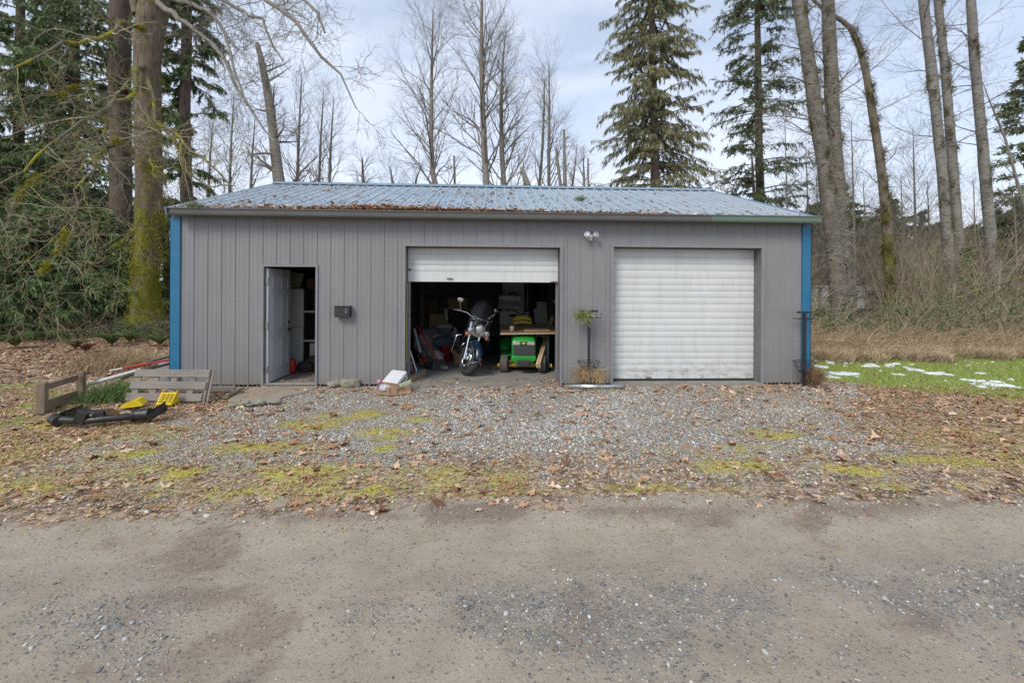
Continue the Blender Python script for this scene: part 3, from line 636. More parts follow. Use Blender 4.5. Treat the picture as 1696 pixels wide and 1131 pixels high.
# entry door, opened inward at a right angle, hinged on its left
DP = lambda y, z, off=0: (-3.842+off, y, z)
WPD = PM('white_door_paint', lin(.56, .57, .60), lin(.47, .48, .51), 3, .45)
ed = MB(); ed.box(-3.872, -3.832, .035, .895, .04, 2.02)
dd = ed.build('entry_door', WPD, bld, bevel=.003)
pn = MB()
def dpanel(y0, y1, z0, z1):
    f = .018; 
    for a, b_, c, d in ((y0, y1, z0, z0+f), (y0, y1, z1-f, z1), (y0, y0+f, z0+f, z1-f), (y1-f, y1, z0+f, z1-f)): pn.box(-3.8315, -3.823, a, b_, c, d)
    pn.box(-3.8315, -3.826, y0+.045, y1-.045, z0+.05, z1-.05)
for y0, y1 in ((.16, .43), (.51, .78)):
    dpanel(y0, y1, 1.66, 1.90); dpanel(y0, y1, .95, 1.56); dpanel(y0, y1, .26, .80)
pn.build('raised_panels', WPD, dd, bevel=.004)
kn = MB(); M_ = Matrix.Translation((-3.83, .835, .90)) @ Matrix.Rotation(rad(90), 4, 'Y')
kn.lathe([(.0, .0), (.034, 0), (.034, .008), (.012, .014), (.012, .05)], 16, M_); kn.tube([(-3.782, .84, .90), (-3.775, .80, .898), (-3.775, .73, .89)], [.012, .011, .009], 8)
BKM = PM('black_metal', lin(.025, .025, .027), lin(.04, .04, .042), 9, .4, .5); kn.build('handle', BKM, dd)
kn = MB(); kn.lathe([(0, 0), (.03, 0), (.03, .012), (0, .02)], 16, Matrix.Translation((-3.83, .835, 1.04)) @ Matrix.Rotation(rad(90), 4, 'Y')); kn.build('deadbolt', BKM, dd)
for zz in (.28, 1.03, 1.80):
    hg = MB(); hg.tube([(-3.862, .018, zz-.05), (-3.862, .018, zz+.05)], .009, 8); hg.box(-3.858, -3.822, .0105, .033, zz-.05, zz+.05); hg.build('hinge', DSTEEL, dd)
th = MB(); th.box(MD[0], MD[1], -.02, .10, .022, .034); th.build('threshold', PM('pale_threshold', lin(.5, .48, .44), None, 9, .5, .3), bld)
# interior frame of the building: posts and girts
pf = MB()
for xx in (-1.75, 1.55, 5.55):
    for yy in (.20, 3.7, 7.15): pf.box(xx-.06, xx+.06, yy, yy+.09, .022, 2.85)
for zz in (.75, 1.45, 2.2): pf.box(WL+.11, WR-.11, 7.18, 7.29, zz-.03, zz+.03)
for yy in (.35, 2.1, 3.7, 5.3, 7.0): pf.box(WL+.12, WR-.12, yy-.03, yy+.03, 2.78, 2.90)
pf.build('inner_framing', PM('old_framing', lin(.10, .085, .065), lin(.06, .052, .04), 5, .8), bld)
pt = MB(); pt.box(-1.98, -1.90, .12, 5.0, .022, 2.75); pt.build('partition_wall', PM('dark_partition', lin(.10, .098, .09), lin(.07, .068, .062), 3, .8), bld)
# leaves and debris on the roof
def roofz(y): return EZ+(RZ-EZ)*(y-EY)/(RY-EY)
n = 8000; t = RG.random(n)**4.5; x = RG.uniform(WL+.1, WR-.1, n); yy = EY+.02+t*(RY-EY-.2)
keep = RG.random(n) < np.interp(x, [-5.4, -4.5, -3, 0, 1, 3.2, 3.6, 5.8], [.25, .6, .95, 1, .75, .4, .12, .05])*np.where(t < .06, 1.0, .24+.5*(fbm(x, yy, 1.3, 5) > .54))
x = x[keep]; yy = yy[keep]; t = t[keep]; pile = np.where(yy < EY+.22, RG.random(len(x))*.05*np.exp(-((x+.9)/2.4)**2), 0)
n = 2600; xp = RG.normal(-1.9, 1.0, n); tp = np.abs(RG.normal(0, .16, n))*np.exp(-((xp+1.9)/1.3)**2*.6)+RG.random(n)*.06; xp = np.clip(xp, WL+.2, 3.5); x = np.r_[x, xp]; yy = np.r_[yy, EY+.02+tp]; pile = np.r_[pile, RG.random(n)*.05*np.exp(-((xp+1.9)/1.1)**2)]
lf = leaves('roof_leaves', x, yy, roofz(yy)+.004+pile, np.clip(RG.lognormal(np.log(.030), .35, len(x)), .012, .07), LM, .5)
lf['label'] = 'brown dead leaves gathered above the eave of the blue roof'
lf['category'] = 'leaves'
RM_ = rnd_mat('roof_debris', [(0, lin(.10, .06, .04)), (1, lin(.3, .2, .13))], .9)
n = 2600; x = RG.uniform(WL+.1, WR-.1, n); y = EY+RG.random(n)**1.3*(RY-EY-.1); d = nrm(np.stack([RG.normal(0, .6, n), RG.normal(0, 1, n), 0*x], -1)); d[:, 2] = d[:, 1]*(RZ-EZ)/(RY-EY)
V_, F_ = cards(np.stack([x, y, roofz(y)+.008], -1), d, RG.uniform(.02, .07, n), .012); dm_ = npmesh('roof_debris', V_, F_, RM_, attr=RG.random(n), kind='stuff')
# ------------------------------------------------------------------ fixtures on the wall
BLK = PM('black_paint', lin(.018, .018, .02), lin(.03, .03, .032), 6, .45)
BLKP = PM('black_plastic', lin(.02, .02, .022), lin(.035, .035, .037), 12, .6)
CHR = PM('chrome', lin(.75, .76, .78), lin(.62, .63, .65), 4, .14, 1.0)
RUB = PM('tyre_rubber', lin(.022, .022, .022), lin(.05, .048, .045), 14, .8, 0, .3)
ORG = PM('orange_lens', lin(.75, .16, .02), lin(.6, .12, .02), 6, .25)
WPL = PM('white_plastic', lin(.62, .63, .64), lin(.5, .51, .52), 5, .45)
GLS = bpy.data.materials.new('clear_glass'); GLS.use_nodes = True; _p = GLS.node_tree.nodes['Principled BSDF']
_p.inputs['Transmission Weight'].default_value = 1; _p.inputs['Roughness'].default_value = .02; _p.inputs['IOR'].default_value = 1.3; _p.inputs['Base Color'].default_value = (.85, .88, .9, 1)
LAMP = PM('lamp_glass', lin(.72, .74, .74), lin(.5, .52, .52), 25, .12, .6)
def RX(a): return Matrix.Rotation(a, 4, 'X')
def RY_(a): return Matrix.Rotation(a, 4, 'Y')
def RZ_(a): return Matrix.Rotation(a, 4, 'Z')
def T(x, y, z): return Matrix.Translation((x, y, z))

a = W(555, 507, -.1); b_ = W(580, 525, -.1)
mbx = root('mailbox', 'small black locking box mounted on the grey wall right of the open door', 'mailbox', ((a.x+b_.x)/2, -.021, (a.z+b_.z)/2))
hw, hh = (b_.x-a.x)/2, (a.z-b_.z)/2
m = MB(); m.prism([(0, -hh), (0, hh), (-.09, hh-.01), (-.115, hh-.035), (-.115, -hh)], -hw, hw, RZ_(rad(-90)) @ Matrix.Scale(1, 4)); 
m = MB(); m.box(-hw, hw, -.115, 0, -hh, hh-.012); m.build('case', BLK, mbx, bevel=.006)
m = MB(); m.box(-hw-.006, hw+.006, -.125, 0, hh-.011, hh+.004); m.build('lid', BLK, mbx, bevel=.003)
m = MB(); m.box(-hw+.012, hw-.012, -.119, -.1155, -hh+.012, hh-.03); pd = m.build('front_door', BLKP, mbx, bevel=.001)
m = MB(); m.lathe([(0, .008), (.008, .007), (.010, 0)], 14, T(hw-.06, -.1195, -.005) @ RX(rad(90))); m.build('keyhole', CHR, pd)
m = MB(); m.box(hw-.075, hw-.035, -.1202, -.1195, .035, .043); m.build('name_plate', DSTEEL, pd)

p = W(978, 393, -.06)
fl = root('security_light', 'white twin-head security floodlight fixed high on the wall between the two bays', 'floodlight', (p.x, -.02, p.z))
m = MB(); m.lathe([(0, .035), (.045, .032), (.055, .015), (.055, 0)], 20, RX(rad(90))); m.build('base', WPL, fl)
for s in (-1, 1):
    m = MB(); M_ = T(s*.045, -.085, .015) @ RZ_(rad(s*35)) @ RX(rad(70)); m.tube([(s*.02, -.03, 0), (s*.045, -.06, .01)], .012, 8)
    m.lathe([(0, .0), (.025, .0), (.038, .03), (.050, .075), (.046, .075), (.034, .03), (.0, .012)], 18, M_ ); h = m.build('lamp_head', WPL, fl)
    m = MB(); m.lathe([(0, .060), (.044, .060), (.044, .064), (0, .070)], 16, M_); m.build('lens', LAMP, h)
m = MB(); m.ball((0, -.055, -.045), (.030, .034, .026)); m.build('motion_sensor', WPL, fl)

# ------------------------------------------------------------------ plant stands
def plant_stand(px, pyb, pyt, label, rz, full):
    g = G(px, pyb); Y = g.y if g.y < -.16 else -.20; g = W(px, pyb, Y); zt = W(px, pyt, Y).z
    r = root('plant_stand', label, 'plant stand', (g.x, Y, -.01), rz, 'black steel plant stands against the wall')
    m = MB(); m.box(-.021, .021, -.021, .021, -.02, zt-.02); m.build('post', BLK, r, bevel=.002)
    m = MB(); m.box(-.155, .155, -.02, .02, zt-.02, zt+.015); m.build('crossbar', BLK, r, bevel=.002)
    def basket(z, rr, rb, h, name, n=10):
        b = MB(); c = lambda R, zz: [(R*math.cos(a), R*math.sin(a)*.8, zz) for a in [2*math.pi*i/20 for i in range(20)]]
        b.tube(c(rr, z+h), .0055, 6, closed=True); b.tube(c((rr+rb)/2, z+h/2), .004, 6, closed=True); b.tube(c(rb, z), .004, 6, closed=True)
        for i in range(n):
            a = 2*math.pi*i/n; b.tube([(rr*math.cos(a), rr*math.sin(a)*.8, z+h), (rb*math.cos(a), rb*math.sin(a)*.8, z), (0, 0, z-.01)], .0035, 5)
        return b.build(name, BLK, r)
    basket(.26, .195, .10, .19, 'wire_basket')
    b = MB(); zz = zt-.115
    for yy in (-.09, .09): b.tube([(-.19, yy, zz), (.19, yy, zz)], .005, 6)
    for xx in (-.19, -.1, 0, .1, .19):
        b.tube([(xx, -.09, zz), (xx, .09, zz)], .004, 6)
        b.tube([(xx, -.09, zz), (xx-.01, -.12, zz+.05), (xx, -.10, zz+.085), (xx+.015, -.085, zz+.06)], .0035, 5)
    b.build('hook_rack', BLK, r)
    return r, g, zt
STRAW = rnd_mat('straw', [(0, lin(.28, .18, .09)), (.5, lin(.48, .34, .19)), (1, lin(.60, .46, .29))], .8)
GREENP = rnd_mat('pale_green_sprig', [(0, lin(.12, .16, .05)), (.5, lin(.25, .32, .12)), (1, lin(.42, .42, .2))], .7)
def fiber(name, C, D, n, spread, ln, wd, mat, grav, **kw):
    c = np.array(C)[None]+RG.normal(0, 1, (n, 3))*np.array(spread); d = nrm(np.array(D)[None]+RG.normal(0, .45, (n, 3)))
    P = np.zeros((n, 5, 3)); P[:, 0] = c; l = ln*(.5+.8*RG.random(n))[:, None]/4
    for j in range(1, 5): P[:, j] = P[:, j-1]+d*l; d = nrm(d+RG.normal(0, .2, (n, 3))+np.array([0, 0, grav]))
    V, F = tubes(P, np.full((n, 5), wd), 3); return npmesh(name, V, F, mat, attr=np.repeat(RG.random(n), 12), **kw)
s1, g1_, zt1 = plant_stand(975, 637, 514, 'black plant stand between the bays with a green trailing sprig on its left arm', 0, 1)
s2, g2_, zt2 = plant_stand(1332, 638, 516, 'black plant stand standing before the blue corner post at the right end', rad(14), 0)
x0, y0 = s1.location.x, s1.location.y
o = fiber('hanging_sprig', (x0-.10, y0-.05, zt1-.10), (-.2, -.3, .3), 260, (.05, .04, .02), .16, .0035, GREENP, -.30); tag(o, 'light green trailing sprig lying over the hook rack of the stand between the bays', 'plant')
V1, F1 = tubes(*resample([(x0-.12, y0-.08, zt1-.1), (x0-.20, y0-.1, zt1-.18), (x0-.26, y0-.1, zt1-.33)], [.003, .003, .002], 6), 4)
o = fiber('coir_liner', (x0-.08, y0-.02, .30), (-.2, -.1, -.6), 420, (.06, .04, .03), .20, .0025, STRAW, -.2); tag(o, 'shredded straw-coloured coir liner drooping from the lower basket of the stand between the bays', 'coir liner')
o2_ = fiber('c', (x0+.12, y0-.03, .27), (.2, -.2, -.6), 300, (.04, .04, .03), .20, .0025, STRAW, -.2, parent=None); o2_.name = 'coir_clump'; tag(o2_, 'frayed coir clump hanging under the right side of the basket between the bays', 'coir liner')
x1_, y1_ = s2.location.x, s2.location.y
o = fiber('coir_liner', (x1_+.14, y1_-.03, .22), (.2, -.2, -.5), 420, (.07, .05, .05), .18, .0028, rnd_mat('brown_coir', [(0, lin(.12, .065, .03)), (1, lin(.33, .21, .11))]), -.2); tag(o, 'brown matted coir liner fallen beside the stand at the blue corner', 'coir liner')
# downspout lying at the foot of the wall
a = W(941, 633, -.30); b_ = W(1032, 637, -.30)
m = MB(); pr = [(math.cos(t)*.034*(1+.10*math.cos(6*t)), math.sin(t)*.034*(1+.10*math.cos(6*t))) for t in [2*math.pi*i/36 for i in range(36)]]
aa = Vector((a.x, -.30, .035)); bb = Vector((b_.x, -.36, .035)); d = (bb-aa); Lp = d.length
vs = [(x, y*1, z) for z in (0, Lp) for x, y in pr]+[(x*.92, y*.92, z) for z in (0, Lp) for x, y in pr]; n = 36
m.add(vs, [(i, (i+1) % n, n+(i+1) % n, n+i) for i in range(n)]+[(2*n+(i+1) % n, 2*n+i, 3*n+i, 3*n+(i+1) % n) for i in range(n)]+[(i, 2*n+i, 2*n+(i+1) % n, (i+1) % n) for i in range(n)]+[(n+(i+1) % n, 3*n+(i+1) % n, 3*n+i, n+i) for i in range(n)], 0, True, T(*aa) @ d.to_track_quat('Z', 'Y').to_matrix().to_4x4())
m.build('downspout', PM('galvanised', lin(.62, .64, .66), lin(.4, .41, .43), 14, .32, .8), label='ribbed galvanised downspout lying on the ground under the plant stand between the bays', cat='pipe')

# ------------------------------------------------------------------ pallet, wooden frame, chocks, hitch, poles
OLDW = None
def wood(name, c1, c2, ax=0, rough=.8):
    b = NB(name); sc = [3, 3, 3]; sc = (1.2, 14, 14) if ax == 0 else ((14, 1.2, 14) if ax == 1 else (14, 14, 1.2))
    v = b.scale(sc); f = b.noise(2.2, 7, .7, v, .6); col = b.ramp(f, [(.25, c1), (.5, c2), (.75, tuple(x*.6 for x in c1[:3])+(1,))])
    col = b.mixc(b.mapr(b.noise(2.5, 5), .5, .7, 0, .35), col, tuple(x*.5 for x in c2[:3])+(1,))
    b.set(col, rough, 0, b.bump(b.noise(5, 5, .7, v), .4, .004), .25); return b.m
GW = wood('weathered_grey_board', lin(.19, .165, .145), lin(.26, .232, .205)); GWZ = wood('weathered_post', lin(.16, .115, .075), lin(.25, .19, .135), 2); BW = wood('brown_board', lin(.20, .145, .10), lin(.27, .205, .15))
PINE = wood('pale_lumber', lin(.50, .34, .19), lin(.62, .45, .28), 1, .65)
# pallet leaning back on the wall's corner
pa = W(214, 665, -.95); pb = W(341, 664, -1.0); Lw = .0
pr_ = root('wooden_pallet', 'weathered grey wooden pallet panel leaning on its edge before the blue corner at the left', 'pallet', (pa.x, -1.02, -.01), rad(-4))
wdt = pb.x-pa.x; tl = RX(rad(-18))
hz = .545
for i, z in enumerate((.01, .185, .36)):
    m = MB(); m.box(-.0+.02*i, wdt+.02*i, -.02, .0, z, z+.112, tl); m.build('slat', GW, pr_, bevel=.003)
for i, x in enumerate((.05, .32, .60, .88, 1.14)):
    m = MB(); m.box(x, x+.095, .001, .020, .0, .472, tl); m.build('back_board', GW, pr_, bevel=.003)
m = MB(); m.box(wdt+.042, wdt+.056, -.015, .03, -.01, .475, tl); m.build('end_board', wood('end_grain', lin(.09, .075, .06), lin(.14, .12, .10), 2), pr_, bevel=.003)
# grey plank lying behind the pallet's right side
m = MB(); a = W(348, 640, -.55); b_ = W(387, 640, -.5); m.beam((a.x-.5, -.5, .05), (b_.x, -.45, .05), .04, .09); m.build('loose_plank', GW, bevel=.003, label='short grey plank lying on edge just right of the leaning pallet', cat='plank')
m = MB(); a = G(375, 660); b_ = G(398, 648); m.tube([(a.x, a.y, .03), (b_.x, b_.y+.1, .04)], [.028, .02], 8); m.build('broken_branch', wood('branch_wood', lin(.2, .15, .1), lin(.3, .24, .17)), label='short broken stick on the leaves right of the pallet', cat='stick')
# rail frame at the left
fa = W(62, 682, -1.56); fb = W(140, 655, -.70)
fa = G(70, 682); fb = G(134, 655)
fr = root('wood_rail_frame', 'brown two-rail wooden frame standing upright on the leaves at the far left', 'wooden frame', (fa.x, fa.y, -.02))
dv = Vector((fb.x-fa.x, fb.y-fa.y, 0)); hA = W(70, 634, fa.y).z; hB = W(134, 615, fb.y).z
def fpost(p, h, wd):
    m = MB(); m.beam((p[0], p[1], 0), (p[0], p[1], h), .10, .09, up=(dv.y, -dv.x, 0)); m.build('post', GWZ, fr, bevel=.004)
fpost((0, 0), hA+.02, .1); fpost((dv.x, dv.y), hB+.02, .1)
for z0, z1 in ((hA-.055, hB-.06), (hA-.27, hB-.30), (.03, .02)):
    m = MB(); m.beam((dv.x*.03, dv.y*.03-.052, z0), (dv.x*.97, dv.y*.97-.052, z1), .03, .085); m.build('rail', BW, fr, bevel=.003)
def yel_mat():
    b = NB('yellow_plastic'); col = b.ramp(b.noise(9, 5, .6), [(.3, lin(.80, .60, .012)), (.7, lin(.66, .50, .012))]); col = b.mixc(b.mapr(b.noise(22, 6, .8), .50, .64, 0, .6), col, lin(.30, .22, .07)); b.set(col, .55); return b.m
YEL = yel_mat()
def chock(p, rz, flip, label):
    r = root('wheel_chock', label, 'wheel chock', (p.x, p.y, 0), rz, 'yellow wheel chocks in the leaves')
    m = MB(); w2 = .085
    pts = [(-.11, .0), (.11, .0), (.11, .03)]; k = 5
    for i in range(k): 
        t = i/k; t2 = (i+1)/k; x = .11-.15*t; x2 = .11-.15*t2; z = .03+.12*t; z2 = .03+.12*t2
        pts += [(x-.005, z+.012), (x2+.004, z2+.004)]
    pts += [(-.06, .155), (-.11, .03)]
    M_ = flip if flip is not None else Matrix.Identity(4)
    m.prism(pts, -w2, w2, M_); wg = m.build('wedge', YEL, r, bevel=.004)
    q = MB()
    for i in range(4):
        for j in (-1, 0, 1): t = (i+.55)/5; q.box(-.018, .010, j*.052-.017, j*.052+.017, -.002, .016, M_ @ T(.11-.15*t, 0, .045+.12*t) @ RY_(rad(35)))
    q.build('grip_lugs', PM('yellow_lugs', lin(.60, .44, .01), lin(.45, .33, .01), 12, .5), wg)
    for s in (-1, 1): 
        q = MB(); q.prism([(-.112, 0), (.115, 0), (.118, .02), (-.05, .168), (-.065, .165), (-.116, .02)], s*w2-.006+s*.007, s*w2+.006+s*.007, M_); q.build('side_rib', YEL, r, bevel=.002)
    return r
chock(G(222, 672), rad(200), T(0, 0, .0) @ RY_(rad(4)) @ Matrix.Diagonal((1.15, 1, .62, 1)), 'yellow ridged wheel chock lying low, left of the other one')
chock(G(275, 669), rad(-80), T(0, .02, .0), 'yellow ridged wheel chock propped against the pallet slats, face to the road')
# weight-distribution hitch
HB = PM('worn_black_steel', lin(.020, .021, .023), lin(.045, .043, .04), 8, .42, .3, .15)
hc = G(185, 692); ht = root('trailer_hitch', 'heavy black tubular trailer hitch lying across the leaves in front of the pallet', 'trailer hitch', (hc.x, hc.y, 0))
L_ = lambda px, py, z=0: G(px, py, z)-Vector((hc.x, hc.y, 0))
a = L_(92, 697, .06); b_ = L_(140, 697, .06); c = L_(180, 693, .08); d = L_(232, 688, .07)
m = MB(); m.tube([a+Vector((.0, 0, .02)), a.lerp(b_, .4)+Vector((0, -.0, .01)), b_, c, d], .043, 14); m.build('tube_bar', HB, ht)
m = MB(); m.tube([a+Vector((-.05, .03, .02)), a+Vector((.06, -.03, .0))], [.062, .062], 16); m.build('left_socket', HB, ht)
m = MB(); m.tube([d+Vector((-.05, -.02, .01)), d+Vector((.12, .0, .02))], .075, 16); m.tube([d+Vector((-.07, -.03, .01)), d+Vector((-.04, -.02, .01))], .082, 16); m.build('right_socket', HB, ht)
for q0, q1, nm in ((L_(97, 690, .09), L_(137, 675, .10), 0), (L_(110, 690, .09), L_(146, 678, .08), 0), (L_(243, 688, .1), L_(274, 670, .13), 1)):
    m = MB(); m.beam(q0, q1, .012, .085); m.build('side_plate', HB, ht, bevel=.003)
q0, q1 = L_(246, 692, .09), L_(277, 675, .12); m = MB(); m.beam(q0, q1, .012, .08); m.build('side_plate', HB, ht, bevel=.003)
m = MB(); e = L_(152, 701, .02); m.beam(e+Vector((-.10, 0, .10)), e+Vector((.16, .02, .11)), .11, .09); m.beam(e+Vector((-.1, -.02, .03)), e+Vector((-.04, -.02, .16)), .13, .12); m.build('receiver_block', HB, ht, bevel=.006)
m = MB(); m.prism([(0, 0), (.16, 0), (.16, .08), (.10, .13), (.03, .14), (0, .08)], -.012, .012, T(e.x+.14, e.y, .06) @ RZ_(rad(8))); m.build('head_plate', PM('rusty_black', lin(.05, .035, .025), lin(.16, .08, .04), 16, .7, .2, .3), ht, bevel=.004)
m = MB(); m.tube([e+Vector((-.12, -.02, .08)), e+Vector((-.16, -.02, .08))], [.03, .028], 10); m.tube([e+Vector((.05, -.08, .12)), e+Vector((.05, .1, .13))], .016, 8); m.build('pin', DSTEEL, ht)
# poles stacked by the corner
def pole(name, a, b, r, mat, label, cat='pole'):
    m = MB(); m.tube([a, b], r, 10); return m.build(name, mat, label=label, cat=cat)
REDP = PM('red_paint', lin(.42, .02, .02), lin(.30, .018, .018), 6, .35)
a = G(187, 612, .30); a = W(203, 610, .15); b_ = W(300, 592, .45)
m = MB(); m.tube([a, a.lerp(b_, .95)], .020, 10); po = m.build('red_pole', REDP, label='red pole with a pale tip leaning low behind the pallet', cat='pole')
m = MB(); q = (a-b_).normalized(); m.tube([a, a+q*.18], [.016, .014], 8); m.build('tip', WPL, po)
pole('navy_pole', W(243, 600, .35), W(300, 585, .5), .022, PM('navy_paint', lin(.02, .025, .06), None, 5, .4), 'dark navy pole lying just above the red one')
pole('dark_pole', W(243, 612, -.1), W(300, 597, .2), .022, PM('brown_paint', lin(.05, .035, .03), None, 5, .5), 'dark brown pole lying under the red one behind the pallet')
pole('white_pipe', W(145, 637, -.55), W(233, 612, -.35), .030, PM('white_pipe', lin(.58, .57, .53), lin(.42, .41, .37), 8, .5), 'long dirty white pipe slanting through the grass to the pallet', 'pipe')
m = MB(); m.beam(W(200, 628, -.3), W(262, 604, .0), .05, .05); m.build('dark_board', wood('dark_board', lin(.08, .06, .045), lin(.14, .11, .08)), label='dark narrow board lying next to the white pipe', cat='board')
m = MB(); c = W(280, 607, .25); m.box(c.x-.16, c.x+.14, .16, .5, .0, .36); m.build('cement_block', PM('cinder', lin(.36, .34, .31), lin(.27, .25, .23), 20, .9, 0, .4), bevel=.006, label='pale cement block against the blue corner holding up the poles', cat='block')

# ------------------------------------------------------------------ hardened bags, stepping slab, carton
ROCK = PM('grey_green_rock', lin(.31, .295, .23), lin(.19, .185, .14), 5, .9, 0, .5, 14)
def rock(name, px, py, sx, sy, sz, label, seed, Y=None):
    random.seed(seed); g = G(px, py); m = MB(); m.ball((0, 0, 0), (sx, sy, sz), jit=.10, nu=18, nv=10, sq=.8); o = m.build(name, ROCK, subd=1, label=label, cat='rock'); o.location = (g.x, g.y+sy*.7, sz*.55); o.rotation_euler = (0, rad(-4), rad(random.uniform(-15, 15)))
    tx = bpy.data.textures.new(name, 'CLOUDS'); tx.noise_scale = .12; dm = o.modifiers.new('d', 'DISPLACE'); dm.texture = tx; dm.strength = .11; dm.mid_level = .5; return o
rock('hardened_cement_bag', 578, 641, .17, .10, .085, 'larger folded grey boulder-like lump against the wall, right one of two', 3)
rock('mossy_rock', 553, 641, .12, .09, .07, 'smaller mossy rock left of the folded grey lump at the wall', 4)
rock('flat_stone', 601, 634, .08, .05, .03, 'small flat pale stone between the grey lump and the broken carton', 5)
ap = MB(); a = G(380, 664); 
pts = [G(*q) for q in ((425, 640), (528, 640), (505, 650), (470, 657), (455, 666), (425, 668), (395, 668), (378, 662), (392, 650))]
n = len(pts); ap.add([(q.x, q.y, .004) for q in pts]+[(q.x, q.y, -.06) for q in pts], [tuple(range(n))[::-1]]+[(i, (i+1) % n, n+(i+1) % n, n+i) for i in range(n)])
o = ap.build('concrete_apron', PM('apron_concrete', lin(.37, .31, .24), lin(.26, .215, .16), 5, .9, 0, .35, 30)); tag(o, kind='structure')
for i, (px, py, s, lb) in enumerate(((392, 672, .12, 'irregular pale stepping stone nearest the pallet end'), (418, 671, .10, 'irregular pale stepping stone at the lip of the doorway apron'), (448, 668, .09, 'small pale stepping stone farthest right along the apron lip'))):
    rock('stepping_stone', px, py, s*1.2, s*.7, .022, lb, 20+i)
CARD = PM('cardboard', lin(.42, .27, .16), lin(.32, .20, .115), 7, .85, 0, .1)
c = G(645, 651); bx = root('broken_carton', 'torn cardboard carton of rubbish under a white case, left of the open bay', 'carton', (c.x, c.y, -.005), rad(-18))
m = MB(); tl2 = T(.02, .04, .02) @ RX(rad(24)) @ RY_(rad(4)); m.box(-.12, .15, -.04, .30, .075, .215, tl2); wl = m.build('white_case', PM('white_carton', lin(.66, .67, .68), lin(.56, .57, .58), 6, .6), bx, bevel=.012)
m = MB(); m.box(-.118, .148, -.047, -.0405, .07, .21, tl2); m.build('front_flap', CARD, wl)
DG = PM('dark_green_ink', lin(.02, .10, .05), None, 5, .6)
m = MB(); m.box(.1505, .152, .0, .05, .12, .16, tl2)
for i in range(5): m.box(.1505, .152, .07+i*.035, .095+i*.035, .125, .155, tl2)
m.box(.1505, .152, .0, .2, .098, .104, tl2); m.build('printed_marks', DG, wl)
def sheet(pts, name, mat, par, th=.004, jit=0):
    m = MB(); m.add(pts, [tuple(range(len(pts)))]); o = m.build(name, mat, par); s = o.modifiers.new('s', 'SOLIDIFY'); s.thickness = th; return o
sheet([(-.19, -.09, .0), (.08, -.12, .0), (.07, -.13, .13), (-.17, -.10, .10)], 'torn_side', CARD, bx)
sheet([(.09, -.12, 0), (.17, -.06, 0), (.16, -.05, .16), (.08, -.11, .15)], 'torn_side', CARD, bx)
sheet([(.17, -.06, 0), (.33, .12, 0), (.24, .16, .17), (.17, -.02, .17)], 'side_flap', CARD, bx)
sheet([(-.21, -.08, 0), (-.16, .05, 0), (-.13, .06, .19), (-.17, -.07, .12)], 'side_flap', CARD, bx)
sheet([(-.17, .0, .12), (.1, -.02, .12), (.1, -.1, .13), (-.15, -.09, .12)], 'top_flap', CARD, bx)
random.seed(3)
m = MB(); m.ball((-.05, -.06, .10), (.12, .07, .06), jit=.35, nu=12, nv=8); m.build('crumpled_bag', PM('crumpled_white', lin(.6, .61, .63), lin(.3, .3, .32), 22, .35), bx)
m = MB(); m.ball((-.16, -.04, .18), (.045, .04, .04), jit=.25); m.build('pink_wrapper', PM('pink_wrap', lin(.55, .08, .14), lin(.6, .35, .4), 30, .4), bx)
m = MB(); m.ball((-.13, -.09, .13), (.03, .03, .06), jit=.25); m.build('blue_wrapper', PM('blue_wrap', lin(.05, .08, .25), lin(.4, .1, .15), 30, .4), bx)
m = MB(); m.box(-.1, .1, -.01, .01, -.02, .035, T(.26, .04, .16) @ RZ_(rad(50)) @ RY_(rad(-15))); m.build('yellow_packet', PM('yellow_packet', lin(.6, .55, .12), lin(.3, .5, .6), 12, .4), bx, bevel=.004)

# small firewood stack behind the right corner
fw = []
k = 0
for row in range(5):
    for q in range(3):
        k += 1; z = .06+row*.085; x = 5.86+.0+q*.10+RG.uniform(-.02, .02)+(4-row)*.02; m = MB(); y0_ = .25+RG.uniform(0, .1)
        m.beam((x, y0_, z), (x+RG.uniform(-.1, .16), y0_+.9, z+.01), RG.uniform(.07, .11), RG.uniform(.05, .08))
        o = m.build('split_log', wood('split_log_%d' % (k % 2), lin(.22, .15, .10), lin(.33, .24, .17)) if k < 3 else bpy.data.materials['split_log_%d' % (k % 2)], bevel=.006)
        tag(o, 'split firewood log in the low stack behind the right blue corner', 'firewood', 'firewood stacked behind the right corner')
# sprigs on the roof
for px, py, lb, sz in ((322, 346, 'green fir sprig hanging over the gutter at the left end of the roof', .16), (962, 327, 'green fir sprig lying halfway up the middle of the roof', .12)):
    yy = -.18 if px < 500 else 1.5; p = W(px, py, yy); p.z = 3.03 if px < 500 else roofz(yy)+.04
    o = fiber('fir_sprig', tuple(p), (.1, -.7, .15), 130, (sz*.45, .04, .008), sz*.7, .004, rnd_mat('sprig_green', [(0, lin(.12, .16, .07)), (1, lin(.28, .33, .15))]) if 'sprig_green' not in bpy.data.materials else bpy.data.materials['sprig_green'], -.25 if px < 500 else -.05); tag(o, lb, 'sprig')
